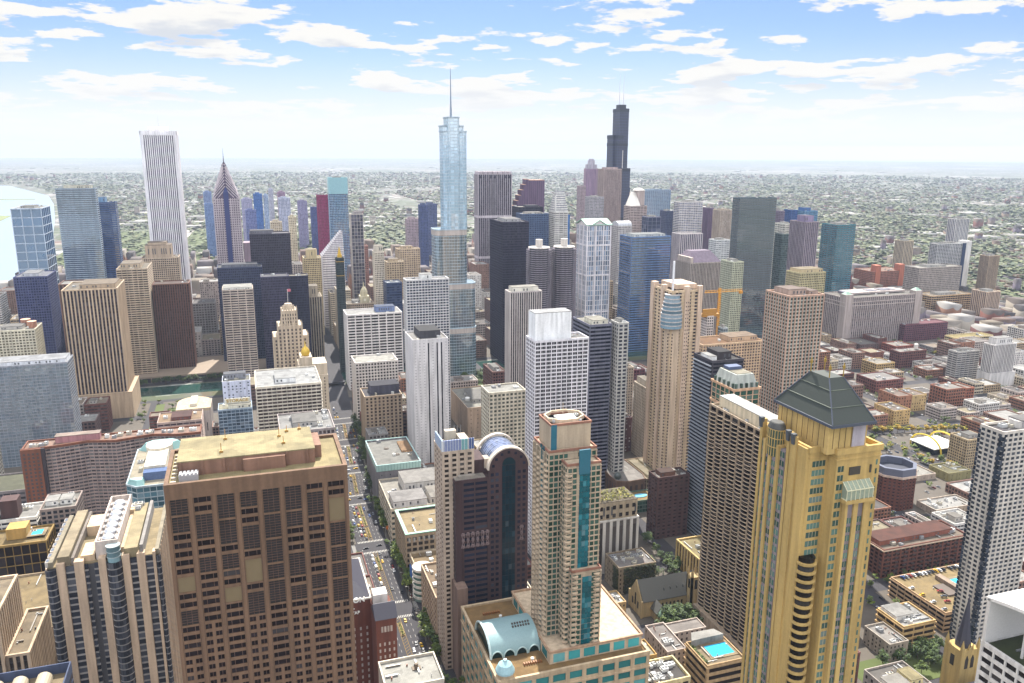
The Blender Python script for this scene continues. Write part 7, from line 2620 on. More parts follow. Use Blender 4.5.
def steeple_church():
    r = T0('church', 'yellow stone church tower with pinnacles and a dark needle spire', 'church', 406, 334, (398, 414, 327, 341))
    b = MB()
    b.box(-6.6, 6.6, -6, 6, .3, 29)
    for x in (-6.8, 5.2):
        for y in (-6.2, 4.6):
            b.box(x, x + 1.6, y, y + 1.6, .3, 31)
            b.prism(rect(x, x + 1.6, y, y + 1.6), 31, 36, 0, pl1=rect(x + .75, x + .85, y + .75, y + .85))
    for x in (-2, 1):
        b.prism(rect(x, x + 1, -6.2, -5.2), 29, 33, 0, pl1=rect(x + .45, x + .55, -5.8, -5.6))
    b.build('wall', wall('b3985e'), r)
    s = MB()
    s.prism(ngon(0, 0, 4.4, 8, rad(22.5)), 29, 32, 0)
    s.prism(ngon(0, 0, 4.2, 8, rad(22.5)), 32, 61, 0, pl1=ngon(0, 0, .12, 8, rad(22.5)))
    s.build('spire', plain('3c3c48', .5), r)
    w = MB()
    for x in (-3.4, .9):
        w.prism([(x, -6.15), (x + 2.4, -6.15), (x + 2.4, -5.9), (x, -5.9)], 17, 23)
        w.prism([(x, -6.15), (x + 2.4, -6.15), (x + 2.4, -5.9), (x, -5.9)], 23, 25.6, pl1=[(x + 1.1, -6.15), (x + 1.3, -6.15), (x + 1.3, -5.9), (x + 1.1, -5.9)])
    w.box(-6.75, -6.5, -1.4, 1.4, 17, 24)
    w.build('belfry_opening', plain('2c241c', .7), r)
    n = T0('church_nave', 'long dark grey slate nave roof with small skylights at the bottom right', 'church', 396, 317, (360, 430, 305, 326))
    f = MB()
    for s_ in (-1, 1):
        f.hexa([(-36, s_ * 9, 6), (34, s_ * 9, 6), (34, 0, 17), (-36, 0, 17), (-36, s_ * 9, 6.5), (34, s_ * 9, 6.5), (34, 0, 17.5), (-36, 0, 17.5)])
    ro = f.build('roof', plain('55525a', .7), n)
    k = MB()
    k.box(-35, 33, -8.4, 8.4, .3, 6.2)
    k.prism([(-35, -8.4), (-34.2, -8.4), (-34.2, 8.4), (-35, 8.4)], 6, 16.8, 0, pl1=[(-35, -.2), (-34.2, -.2), (-34.2, .2), (-35, .2)])
    k.build('wall', wall('a48c5c'), n)
    for i in range(5):
        sk = MB()
        sk.hexa([(-22 + i * 9, 4.6, 11.9), (-21 + i * 9, 4.6, 11.9), (-21 + i * 9, 3.2, 13.6), (-22 + i * 9, 3.2, 13.6), (-22 + i * 9, 4.6, 12.3), (-21 + i * 9, 4.6, 12.3), (-21 + i * 9, 3.2, 14.0), (-22 + i * 9, 3.2, 14.0)])
        sk.hexa([(-22 + i * 9, -4.6, 11.9), (-21 + i * 9, -4.6, 11.9), (-21 + i * 9, -3.2, 13.6), (-22 + i * 9, -3.2, 13.6), (-22 + i * 9, -4.6, 12.3), (-21 + i * 9, -4.6, 12.3), (-21 + i * 9, -3.2, 14.0), (-22 + i * 9, -3.2, 14.0)])
        sk.build('skylight', plain('e4e2dc', .4), ro)
    t = MB()
    t.prism(ngon(-36.5, 4, 1.3, 6), 10, 22, 0, pl1=ngon(-36.5, 4, .1, 6))
    t.build('copper_finial', plain('6fae92', .6), n)


steeple_church()


def arches_restaurant():
    x, y = 715, 655
    r = T0('restaurant', 'low glass restaurant under a white roof between two tall yellow arches', 'restaurant', x, y, (692, 740, 632, 678))
    b = MB()
    b.box(-17, 17, -15, 15, .3, 7, 1)
    b.box(-19, 19, -17, 17, 7, 8, 0)
    b.build('pavilion', [wall('f0eee4'), glass('2c3440')], r)
    for sx in (-13, 13):
        for k in range(1):
            a = MB()
            n = 18
            for i in range(n):
                t0, t1 = math.pi * i / n, math.pi * (i + 1) / n
                a.rod((sx + 0, -21 * math.cos(t0), .3 + 17 * math.sin(t0) ** .8 if t0 > 0 else .3), (sx + 0, -21 * math.cos(t1), .3 + 17 * max(0, math.sin(t1)) ** .8), 1.0, n=6)
            a.build('yellow_arch', plain('d8bc34', .45, 0, .8), r)


arches_restaurant()
LOWS = [
    (839, 870, 762, 788, 26, '94604a', '3c3030', 'cfc6bc', 'grid', 'orange brick office block with a pale green shopfront base'),
    (931, 981, 936, 956, 26, '6c403a', '3c2c30', 'cfc6bc', 'gridfine', 'dark red brick loft with a white water tank on its roof'),
    (804, 849, 842, 880, 18, '76443e', '4c3434', 'd2cac4', 'gridfine', 'red brick warehouse with a narrow white roof beyond the pyramid'),
    (864, 896, 908, 938, 20, 'b49868', '54463a', 'd6ccbc', 'grid', 'tan brick warehouse with cream roof above the red warehouse'),
    (1071, 1164, 1073, 1100, 30, '6a3a44', '3c3448', 'a8606a', 'grid', 'long maroon loft block below the stone warehouse'),
    (1119, 1197, 1010, 1034, 18, 'c9b88e', '5c5450', 'd8c070', 'slab', 'parking block with a yellow roof left of the slim white tower'),
    (769, 790, 767, 800, 22, '9a6a50', '4c3c38', 'b8a090', 'punch', 'brown brick flats right of the green pyramid roof'),
    (790.5, 813, 767, 796, 21, 'b89c6c', '54463a', 'b8a090', 'punch', 'yellow brick flats with square windows right of the brown flats'),
    (728, 752, 730, 762, 19, 'c0a06a', '54463a', 'a89484', 'punch', 'cream flats with brown roof in front of the brown flats'),
    (582, 627, 523, 545, 6, 'b0a090', '4c443c', 'ece8e2', 'blank', 'white roofed low shed behind the long red brick block'),
    (602, 650, 590, 616, 6, 'b0a090', '4c443c', 'e6e0d4', 'blank', 'cream roofed low store between the octagonal tower and arches'),
    (655, 684, 580, 604, 9, '8a8258', '4c443c', '9c9468', 'blank', 'olive roofed shed beside the cream store'),
    (1384, 1480, 1500, 1560, 48, '98604a', '5c3c38', 'c89c80', 'grid', 'big orange brick block with stepped corner towers'),
    (1215, 1300, 1470, 1560, 46, '84434a', '4c343c', 'b88478', 'grid', 'plum red brick block left of the big orange brick block'),
    (1150, 1190, 1330, 1366, 34, 'c0b29a', '6c6258', 'a8ccb8', 'grid', 'small tan block with a pale green pyramid roof'),
    (872, 905, 780, 806, 18, '9a5c44', '4c3834', 'c2b0a2', 'grid', 'brick block with dark awnings right of the orange brick block'),
    (960, 1010, 700, 730, 14, 'c47c34', '5c4434', 'd8c4a0', 'grid', 'orange framed garage at the right edge above the grey tower'),
    (985, 1020, 1000, 1030, 16, '8c4a3a', '4c3834', 'cbbfb2', 'gridfine', 'brick loft with pale roof behind the dark red loft'),
]
for (x0, x1, y0, y1, h, wc, gc, rc, st, lab) in LOWS:
    rt_ = block('office_building' if 'office' in lab else 'loft_building' if 'loft' in lab else 'warehouse_building' if 'warehouse' in lab else 'garage_building' if ('garage' in lab or 'parking' in lab) else 'shop_building' if ('shed' in lab or 'store' in lab) else 'apartment_building',
                lab, x0, x1, y0, y1, h, wc, gc, rc, st, 4 if st != 'blank' else 9, 3.8 if h > 8 else 5, ac=5)
    if 'pyramid roof' in lab and 'pale green' in lab:
        p = MB()
        p.prism(rect(-20, 20, -18, 18), 34.3, 46, 0, pl1=rect(-6, 6, -.3, .3))
        p.build('pyramid_roof', plain('9cc8b0', .6), rt_)
    if 'water tank' in lab:
        p = MB()
        p.cyl(14, 0, 26, 33, 3, n=12)
        p.cyl(14, 0, 33, 35, 3.2, .2, n=12)
        p.build('water_tank', plain('cfc8c0', .6), rt_)
    if 'stepped corner' in lab:
        p = MB()
        for xx in (-40, 28):
            p = MB()
            p.box(xx, xx + 14, -31, -14, .3, 62)
            p.build('corner_tower', wall('b0664a'), rt_)


def tower_crane():
    r = thing('tower_crane', 'yellow tower crane with a long level jib above the white grid building', 'crane', (530, 806, 0))
    b = MB()
    for sx in (-1, 1):
        for sy in (-1, 1):
            b.rod((sx, sy, .3), (sx, sy, 163), .3, n=4)
    for j in range(40):
        z = 2 + j * 4
        b.rod((-1, -1, z), (1, -1, z + 4), .18, n=4)
        b.rod((1, 1, z), (-1, 1, z + 4), .18, n=4)
        b.rod((-1, 1, z), (-1, -1, z + 4), .18, n=4)
    b.build('mast', plain('d89a1c', .5, 0, .9), r)
    j_ = MB()
    for y, z in ((-1, 158), (1, 158), (0, 160.4)):
        j_.rod((-20, y, z), (30, y, z), .2, n=4)
    for k in range(25):
        x = -20 + k * 2
        j_.rod((x, -1, 158), (x + 1, 0, 160.4), .15, n=4)
        j_.rod((x + 1, 0, 160.4), (x + 2, 1, 158), .15, n=4)
    j_.build('jib', plain('d89a1c', .5, 0, .9), r)
    c = MB()
    c.box(26, 30, -1.2, 1.2, 155, 158)
    c.build('counterweight', plain('c88a24', .6), r)
    p = MB()
    p.box(-24, -2, -6, 4, 131, 134)
    p.box(-24, -6, -5.5, -4, 134, 140)
    p.build('work_platform', plain('b8842c', .6, 0, .7), r)


tower_crane()

# ------------------------------------------------------------------ low city fabric: one object per building, nearest first
def overlaps(x0, x1, y0, y1, m=1.5):
    for a, b, c, d in FOOT:
        if x0 < b + m and x1 > a - m and y0 < d + m and y1 > c - m:
            return True
    return False


LANDMARKS = [('the long stone warehouse block', 1076, 1190), ('the tall pink and green tower', 454, 576), ('the brick octagon', 558, 556), ('the yellow arches', 715, 655), ('the slim white ribbed tower', 996, 828),
             ('the orange brick office block', 855, 775), ('the big peach tower', 388, 655), ('the near black office tower', 395, 1170), ('the spired glass tower', 288, 1108), ('the round petal towers', 430, 1080),
             ('the big grey glass block', 836, 1190), ('the bent brick slab', -90, 680), ('the gothic crown', 57, 922), ('the tan ribbed tower', -158, 1060), ('the egg crate slab', 1415, 1400), ('the blue ribbon tower', 623, 1170),
             ('the long red brick flats', 497, 465), ('the maroon loft block', 1118, 1087), ('the sliced diamond tower', 165, 1500), ('the big orange brick block', 1430, 1530), ('the classical hotel', 393, 734),
             ('the mauve notched tower', 517, 1655), ('the yellow roofed garage', 1158, 1022), ('the red warehouse', 826, 860), ('the white gridded tower', 236, 570), ('the church', 280, 468)]
WALLS = [('6a413a', 'dark red brick'), ('7c4c40', 'red brick'), ('936650', 'orange brick'), ('b09a7c', 'tan'), ('c2b49c', 'cream'), ('8f8a88', 'grey'), ('6a5450', 'brown'), ('b8aca4', 'pale stone'), ('8a6a5c', 'rust brown'), ('cfcac4', 'white')]
ROOFS = [('e9e5de', 'white roof'), ('d4cec6', 'pale grey roof'), ('b3aaa2', 'grey roof'), ('d8c8a6', 'cream roof'), ('8c8480', 'dark roof'), ('c4b09a', 'tan roof'), ('f2efea', 'bright white roof')]
rl = random.Random(77)
cand = []
NOGO = [(-175, 60, 1170, 1300), (610, 790, 575, 700), (256, 322, 435, 482), (262, 352, 1000, 1100), (-135, -25, 950, 1100), (200, 260, 480, 512)]
for (x0, x1, y0, y1) in BLOCKS:
    mid = (y0 + y1) / 2
    rows = [(y0 + 2.5, mid - 2), (mid + 2, y1 - 2.5)] if y1 - y0 > 55 else [(y0 + 3, y1 - 3)]
    for (r0, r1) in rows:
        x = x0 + 2.5
        while x < x1 - 12:
            w = min(rl.uniform(14, 38), x1 - 2.5 - x)
            a, b, c, d = x, x + w, r0 + rl.choice((0, 0, 0, 3)), r1 - rl.choice((0, 0, 2, 6))
            x += w + rl.choice((.6, .6, 1.5, 6, 14))
            if w < 9 or rl.random() < .1:
                continue
            if any(a < q[1] and b > q[0] and c < q[3] and d > q[2] for q in NOGO):
                continue
            cx, cy_ = (a + b) / 2, (c + d) / 2
            if overlaps(a, b, c, d):
                continue
            q = proj(cx, cy_, 10)
            if q is None or not (-25 < q[0] < 1050 and 150 < q[1] < 700):
                continue
            dist = math.hypot(cx - CAM[0], cy_ - CAM[1])
            if cy_ > 1170 and cx < 1000:
                h = rl.choice((22, 28, 36, 45, 58, 70, 90)) * rl.uniform(.8, 1.15)
                if cx > 700 or cy_ > 1750:
                    h *= .75
            elif cx < 78:
                h = rl.uniform(12, 38)
            elif cx < 440:
                h = rl.uniform(8, 24) if cy_ < 780 else rl.uniform(10, 34)
            elif cy_ < 620:
                h = rl.uniform(7, 17)
            else:
                h = rl.choice((8, 10, 12, 14, 18, 22, 28)) * rl.uniform(.85, 1.15)
            if 780 < cx < 1100 and 640 < cy_ < 900:
                h = min(h, 15)
            cand.append((dist, a, b, c, d, h))
cand.sort()
seen = {}
n_west = n_loop = 0
rest = []
for dist, a, b, c, d, h in cand:
    is_loop = c > 1170 and a < 1000
    if (n_loop if is_loop else n_west) >= (200 if is_loop else 285):
        rest.append((a, b, c, d, h))
        continue
    n_loop += is_loop
    n_west += not is_loop
    FOOT.append((a, b, c, d))
    downtown = c > 1170 and a < 1000
    (wc, wn), (rc, rn) = rl.choice(WALLS if not downtown else WALLS[3:]), rl.choice(ROOFS)
    st = rl.choice(('gridfine', 'grid', 'punch', 'hband', 'gridfine'))
    cx, cy_ = (a + b) / 2, (c + d) / 2
    ln, lx_, ly_ = min(LANDMARKS, key=lambda t: (t[1] - cx) ** 2 + (t[2] - cy_) ** 2)
    da = proj(lx_, ly_, 10)
    db = proj(cx, cy_, h)
    rel = 'in front of' if cy_ < ly_ - 40 else 'behind' if cy_ > ly_ + 40 else ('left of' if cx < lx_ else 'right of')
    size = 'small' if (b - a) < 18 else 'wide' if (b - a) > 31 else 'low' if h < 14 else 'mid height'
    kind = 'flats' if st == 'punch' else 'offices' if st == 'hband' else 'block'
    lab = f'{size} {wn} {kind} with {rn}, {rel} {ln}'
    lab = lab.replace('bright white', 'white').replace('mid height ', '').replace('office block', 'block') if len(lab.split()) > 13 else lab
    if len(lab.split()) > 14:
        lab = lab.replace(f'{size} ', '', 1)
    k = seen.get(lab, 0)
    seen[lab] = k + 1
    if k:
        lab += (', further back', ', beside gap', ', taller front', ', row end')[min(k - 1, 3)]
    rt_ = tower('downtown_block' if is_loop else 'town_building', lab, a, b, c, d, h, wc, rl.choice(('4c4240', '3c3a44', '5c5450')), rc, st, rl.uniform(3, 4.4), rl.uniform(3.2, 4),
                {'pent': [(.2, .5, .2, .6, rl.uniform(2, 4), rl.choice(('b8b0a6', '9c9088', 'cfc8c0')))] if rl.random() < .6 else [], 'ac': rl.choice((2, 3, 4, 6)) if dist < 900 else 1, 'cap': 40})
    rt_['group'] = 'blocks between the downtown towers' if is_loop else 'low city buildings'
    rt_['category'] = 'city block' if is_loop else 'building'

# far city: too many to count
rng = np.random.default_rng(5)


def mass(name, mat, xs, ys, w, d, h, z0=0.0):
    n = len(xs)
    base = np.array([[-.5, -.5, 0], [.5, -.5, 0], [.5, .5, 0], [-.5, .5, 0], [-.5, -.5, 1], [.5, -.5, 1], [.5, .5, 1], [-.5, .5, 1]])
    v = base[None] * np.stack([w, d, h], -1)[:, None, :] + np.stack([xs, ys, np.full(n, z0)], -1)[:, None, :]
    fc = np.array([[4, 5, 6, 7], [0, 1, 5, 4], [1, 2, 6, 5], [2, 3, 7, 6], [3, 0, 4, 7]])
    f = (fc[None] + 8 * np.arange(n)[:, None, None]).reshape(-1, 4)
    me = bpy.data.meshes.new(name)
    me.vertices.add(n * 8)
    me.vertices.foreach_set('co', v.reshape(-1))
    me.loops.add(f.size)
    me.loops.foreach_set('vertex_index', f.reshape(-1))
    me.polygons.add(len(f))
    me.polygons.foreach_set('loop_start', np.arange(0, f.size, 4))
    me.update(calc_edges=True)
    me.materials.append(mat)
    o = bpy.data.objects.new(name, me)
    o['kind'] = 'stuff'
    COL.objects.link(o)
    return o


def scatter(n, dmin, dmax, keep):
    d = dmin * (dmax / dmin) ** rng.random(n)
    a = AZ + rng.uniform(-.66, .66, n)
    x, y = CAM[0] + d * np.sin(a), CAM[1] + d * np.cos(a)
    # snap to a street grid so that streets stay open
    x = np.round(x / 32) * 32 + rng.uniform(-6, 6, n)
    y = np.round(y / 46) * 46 + rng.uniform(-10, 10, n)
    x = np.where(np.abs((x + 60) % 192 - 96) > 88, x + 24, x)
    k = keep(x, y)
    return x[k], y[k], np.hypot(x[k], y[k])


def shore(y):
    return np.interp(y, [1200, 2534, 3300, 4200, 5400, 6400, 8200, 9400], [-480, -470, -620, -780, -1000, -1220, -1860, -3100])


def patch(x, y, s, ph):
    return np.sin(x / s + ph) * np.sin(y / (s * .8) + 2 * ph) + .6 * np.sin(x / (s * .43) - y / (s * .6) + ph) + .4 * np.sin(y / (s * .31) + x / (s * .77) + 3 * ph)


def keep_city(x, y):
    return keep_land(x, y) & (patch(x, y, 620, 1.0) < .95) & (patch(x, y, 900, 4.2) < 1.05)


def keep_land(x, y):
    k = (y > 2420) | (x > 1580)
    k &= ~((y < 9400) & (x < shore(y) + 60))
    k &= ~((x > -560) & (x < 60) & (y < 3560) & (y > 2200))
    k &= ~((x > 900) & (x < 1100) & (y > 2500) & (y < 6000))
    return k


FARPAL = [('b8a89a', .5), ('8e5648', .55), ('c4b8a8', .5), ('8a7c8c', .5), ('a4765c', .55), ('7c4a44', .5), ('cfc4b4', .5), ('9c8a80', .5), ('a8907c', .5)]
FARROOF = [('dcd6d0', .34), ('a89c94', .34), ('8c7c74', .3), ('a08878', .3), ('74686c', .3), ('c2b6a8', .34), ('94888c', .3), ('b0a08c', .3), ('6c6264', .28), ('9c7c6c', .3)]
if rest:
    ra = np.array(rest)
    mass('further_buildings', palette('far_city', FARPAL, from_normal=FARROOF), (ra[:, 0] + ra[:, 1]) / 2, (ra[:, 2] + ra[:, 3]) / 2, ra[:, 1] - ra[:, 0], ra[:, 3] - ra[:, 2], ra[:, 4])
x, y, d = scatter(16000, 1500, 12000, keep_city)
tall = rng.random(len(x)) < .035
h = np.where(tall, rng.uniform(16, 40, len(x)), rng.uniform(4, 10, len(x)))
mass('distant_buildings', palette('far_city', FARPAL, from_normal=FARROOF), x, y, rng.uniform(9, 24, len(x)) * (1 + d / 20000), rng.uniform(10, 28, len(x)) * (1 + d / 20000), h)
# far sheds with big white roofs
x, y, d = scatter(500, 2600, 16000, keep_city)
mass('distant_sheds', palette('far_sheds', [('d8d4cc', .5), ('b8b0a8', .5)], from_normal=[('e6e2dc', .4), ('d4d0c8', .4), ('c8c4be', .4)]), x, y, rng.uniform(40, 130, len(x)), rng.uniform(40, 120, len(x)), rng.uniform(7, 13, len(x)))


def tree_mass(name, n, dmin, dmax, keep, pal, smin=4, smax=8):
    x, y, d = scatter(n, dmin, dmax, keep)
    x, y = x + rng.uniform(-24, 24, len(x)), y + rng.uniform(-30, 30, len(x))
    n = len(x)
    s = rng.uniform(smin, smax, n) * (1 + d / 9000)
    k = 7
    # each tree: a clump of tilted leaf faces
    cx = np.repeat(x, k) + np.repeat(s, k) * rng.normal(0, .45, n * k)
    cy_ = np.repeat(y, k) + np.repeat(s, k) * rng.normal(0, .45, n * k)
    cz = np.repeat(s, k) * rng.uniform(.7, 1.5, n * k)
    r = np.repeat(s, k) * rng.uniform(.4, .7, n * k)
    a = rng.uniform(0, 6.28, n * k)
    t = rng.uniform(-.4, .4, n * k)
    ux = np.stack([np.cos(a), np.sin(a), np.zeros_like(a)], -1) * r[:, None]
    vx = np.stack([-np.sin(a) * np.cos(t), np.cos(a) * np.cos(t), np.sin(t)], -1) * r[:, None]
    c = np.stack([cx, cy_, cz], -1)
    v = np.stack([c - ux - vx, c + ux - vx, c + ux + vx, c - ux + vx], 1).reshape(-1, 3)
    me = bpy.data.meshes.new(name)
    me.vertices.add(len(v))
    me.vertices.foreach_set('co', v.reshape(-1))
    me.loops.add(len(v))
    me.loops.foreach_set('vertex_index', np.arange(len(v)))
    me.polygons.add(len(v) // 4)
    me.polygons.foreach_set('loop_start', np.arange(0, len(v), 4))
    me.update(calc_edges=True)
    me.materials.append(pal)
    o = bpy.data.objects.new(name, me)
    o['kind'] = 'stuff'
    COL.objects.link(o)


greens = palette('far_trees', [('66784a', .4), ('74824e', .42), ('868a5c', .44), ('5c6e48', .38), ('90945e', .44)], .8)
tree_mass('distant_trees', 46000, 1700, 12000, lambda x, y: keep_city(x, y) | (keep_land(x, y) & (patch(x, y, 620, 1.0) < .2)), greens, 4, 7)
tree_mass('distant_woods', 60000, 2300, 12000, lambda x, y: keep_land(x, y) & (patch(x, y, 620, 1.0) > .95), greens, 5, 9)
tree_mass('park_trees', 5200, 2250, 3700, lambda x, y: (x > -500) & (x < 40) & (y > 2300) & (y < 3500) & (np.abs(x + 210) > 40), greens, 5, 8)
tree_mass('west_park_trees', 26000, 1700, 5600, lambda x, y: (x > 1580) & (patch(x, y, 300, 2.0) > .1), greens, 5, 8)

# ------------------------------------------------------------------ street trees
def tree_kind(seed, leafcol, hgt, cr):
    r = random.Random(seed)
    t = MB()
    t.cyl(0, 0, 0, hgt * .45, .28, .16, n=7)
    for i in range(5):
        a = r.uniform(0, 6.28)
        t.rod((0, 0, hgt * .35), (cr * .6 * math.cos(a), cr * .6 * math.sin(a), hgt * r.uniform(.55, .8)), .1, n=5)
    c = MB()
    blobs = [(r.gauss(0, cr * .42), r.gauss(0, cr * .42), hgt * r.uniform(.45, .92), cr * r.uniform(.3, .52)) for _ in range(9)]
    for i in range(420):
        bx, by, bz, br = r.choice(blobs)
        v = Vector((r.gauss(0, 1), r.gauss(0, 1), r.gauss(0, 1))).normalized() * br * r.uniform(.55, 1.08)
        leaf(c, bx + v.x, by + v.y, bz + v.z * .85, r.uniform(.28, .6), r)
    return t.mesh('trunk', [plain('5a4634', .9)]), c.mesh('crown', [leafmat(leafcol)])


GREEN = [tree_kind(1, '647a2a', 8.5, 4.2), tree_kind(2, '566e26', 9.5, 4.6), tree_kind(3, '728228', 7.5, 3.7)]
YELLOW = [tree_kind(4, 'c4a432', 7.5, 3.6), tree_kind(5, 'a8a034', 8, 3.8)]
DARK = [tree_kind(6, '445c26', 11, 5.4), tree_kind(7, '506626', 10, 5.0)]
nt = 0
spare = []


def plant(kind, x, y, label, group, s=1.0, z=.2):
    global nt
    nt += 1
    if nt > 296:
        spare.append((x, y, 4.2 * s))
        return
    tm, cm = kind[nt % len(kind)]
    o = thing('tree', label, 'tree', (x, y, z), group, rl.uniform(0, 6.28))
    o.scale = (s, s, s * rl.uniform(.9, 1.1))
    for n, me in (('trunk', tm), ('crown', cm)):
        c = bpy.data.objects.new(n, me)
        c.parent = o
        COL.objects.link(c)


cross = set(YL)
for j in range(3, 10):                                  # avenue, west pavement
    y = YL[j] + 13
    while y < YL[j + 1] - 12:
        if rl.random() < (.92 if y > 540 else .5):
            plant(GREEN if y < 700 else DARK, xc(y) + 15.2 + rl.uniform(-.5, .5), y, 'leafy green street tree on the west pavement of the avenue', 'trees on the west pavement of the avenue', rl.uniform(1.05, 1.4))
        y += rl.uniform(6.5, 9)
    y = YL[j] + 14
    while y < YL[j + 1] - 12:
        if rl.random() < .7:
            plant(GREEN, xc(y) - 15.0, y, 'green street tree on the east pavement of the avenue', 'trees on the east pavement of the avenue', rl.uniform(.6, .9))
        y += 9
for i in range(26):                                     # church garden
    x, y = rl.uniform(266, 304), rl.uniform(434, 448)
    plant(DARK, x, y, 'dark bushy tree in the church garden', 'trees of the church garden', rl.uniform(.9, 1.25))
for i in range(12):
    plant(DARK, rl.uniform(292, 318), rl.uniform(500, 560), 'dark tree between the arched hall and ivy building', 'trees by the ivy building', rl.uniform(.7, 1.0))
for i in range(16):
    plant(DARK, rl.uniform(375, 425), rl.uniform(343, 370), 'dense green tree on the lawn beside the church tower', 'trees on the church lawn', rl.uniform(.75, 1.1))
for i in range(10):
    plant(GREEN, rl.uniform(430, 468), rl.uniform(346, 376), 'green tree between the parking deck and church tower', 'trees by the parking deck', rl.uniform(.6, .9))
for i in range(15):                                     # yellow rows by the restaurant
    plant(YELLOW, 690 + i * 8.5, 716 - i * 2.2, 'yellow autumn tree in the row behind the restaurant arches', 'yellow trees behind the restaurant', rl.uniform(.9, 1.2))
for i in range(26):
    a, b = rl.choice(((640, 690), (740, 792))), rl.uniform(590, 700)
    plant(YELLOW if rl.random() < .35 else GREEN, rl.uniform(*a), b, 'green parking lot tree around the restaurant with arches', 'trees around the restaurant', rl.uniform(.6, 1.0))
for i in range(22):
    plant(DARK, rl.uniform(292, 350), rl.uniform(1010, 1090), 'dark tree in the small plaza below the spired tower', 'trees of the tower plaza', rl.uniform(.9, 1.3))
for i in range(26):
    plant(DARK, -165 + i * 8 + rl.uniform(-2, 2), 1176 + rl.uniform(-3, 4), 'dark tree lining the far river bank', 'trees on the river bank', rl.uniform(.7, 1.1))
for i in range(16):
    plant(GREEN, rl.uniform(-130, -70), rl.uniform(1010, 1095), 'green tree on the curved riverside promenade', 'trees of the riverside promenade', rl.uniform(.5, .8))
for i in range(14):
    plant(GREEN, rl.uniform(455, 540), rl.uniform(440, 447), 'small green tree along the long red brick flats', 'trees along the red brick flats', rl.uniform(.5, .75))
for i in range(620):                                    # trees along the western streets
    sx = rl.choice([430, 555, 680, 787, 919, 1043, 1167])
    y = rl.uniform(360, 1080)
    p_ = proj(sx, y, 5)
    if p_ and 690 < p_[0] < 1040 and not overlaps(sx - 12, sx + 12, y, y, 0):
        plant(GREEN + YELLOW[1:], sx + rl.choice((-1, 1)) * 9.4, y, 'green street tree in the western grid of streets', 'street trees of the western grid', rl.uniform(.55, .95))
for i in range(500):                                    # planted gaps between the low blocks
    x, y = rl.uniform(450, 1300), rl.uniform(380, 1080)
    p_ = proj(x, y, 5)
    if p_ and 690 < p_[0] < 1040 and not overlaps(x - 3, x + 3, y - 3, y + 3, 1):
        plant(GREEN, x, y, 'green tree in a gap between the low western blocks', 'trees between the low blocks', rl.uniform(.5, .9))
lm_ = MB()
for (x, y, s_) in spare:
    for q in range(34):
        v = Vector((rl.gauss(0, 1), rl.gauss(0, 1), rl.gauss(0, 1))).normalized() * s_ * rl.uniform(.4, 1)
        leaf(lm_, x + v.x, y + v.y, s_ * 1.25 + v.z * .8, s_ * rl.uniform(.16, .3), rl)
lm_.build('further_trees', leafmat('667a2a'), kind='stuff')

# ------------------------------------------------------------------ median planters
for j in range(3, 10):
    y0_, y1_ = YL[j] + 14, YL[j + 1] - 14
    n = 1 if j < 6 else 3
    L = (y1_ - y0_) / n
    for i in range(n):
        ya, yb = y0_ + i * L + L * (.1 if n > 1 else .62), y0_ + (i + 1) * L - L * .08
        o = thing('planter', 'stone edged flower planter in the median of the avenue', 'planter', (xc((ya + yb) / 2), (ya + yb) / 2, .06), 'median planters of the avenue')
        b = MB()
        b.ring(rect(-1.2, 1.2, -(yb - ya) / 2, (yb - ya) / 2), -.3, 0, 0, .7)
        b.build('planter_wall', wall('b8a078'), o)
        lf = MB()
        for q in range(int((yb - ya) * 14)):
            leaf(lf, rl.uniform(-.85, .85), rl.uniform(-(yb - ya) / 2 + .4, (yb - ya) / 2 - .4), rl.uniform(.4, 1.3), .32, rl)
        lf.build('flowers', leafmat(rl.choice(('8c7a34', '7a7a30', 'a07a3c'))), o, kind='stuff')

# ------------------------------------------------------------------ vehicles
def car_mesh(paint, van=False):
    b = MB()
    L, W, H = (2.25, .92, .75) if not van else (2.9, 1.05, 1.0)
    pl = [(-W, -L + .25), (-W + .2, -L), (W - .2, -L), (W, -L + .25), (W, L - .3), (W - .25, L), (-W + .25, L), (-W, L - .3)]
    b.prism(pl, .28, H * .98, 0, pl1=offset(pl, -.06))
    cab = rect(-W + .1, W - .1, -L * .78 if not van else -L * .96, L * .42 if not van else L * .6)
    b.prism(cab, H * .98, H * .98 + (.52 if not van else .95), 1, pl1=offset(cab, -.26 if not van else -.12))
    top = offset(cab, -.28 if not van else -.14)
    zt = H * .98 + (.52 if not van else .95)
    b.prism(top, zt - .01, zt + .05, 0)
    for sx in (-1, 1):
        for y in (-L * .62, L * .62):
            pts = ngon(y, .33, .33, 10)
            b.hexa([(sx * W - .12, y - .3, .02), (sx * W + .03, y - .3, .02), (sx * W + .03, y + .3, .02), (sx * W - .12, y + .3, .02),
                    (sx * W - .12, y - .3, .62), (sx * W + .03, y - .3, .62), (sx * W + .03, y + .3, .62), (sx * W - .12, y + .3, .62)], 2)
    return b.mesh('car', [plain(paint, .3, 0, .85), glass('20242c'), plain('1c1c1e', .8)])


CARS = [(car_mesh('e8e8e8'), 'white car'), (car_mesh('e8e8e8'), 'white car'), (car_mesh('9a9ca2'), 'silver car'), (car_mesh('26272c'), 'black car'), (car_mesh('26272c'), 'black car'), (car_mesh('8c2a26'), 'red car'),
        (car_mesh('d8a81c'), 'yellow taxi'), (car_mesh('2c4a84'), 'blue car'), (car_mesh('5a5c60'), 'grey car')]
TAXI, VAN = CARS[6], (car_mesh('ecebe6', True), 'white van')


ncar = 0
more_cars = []


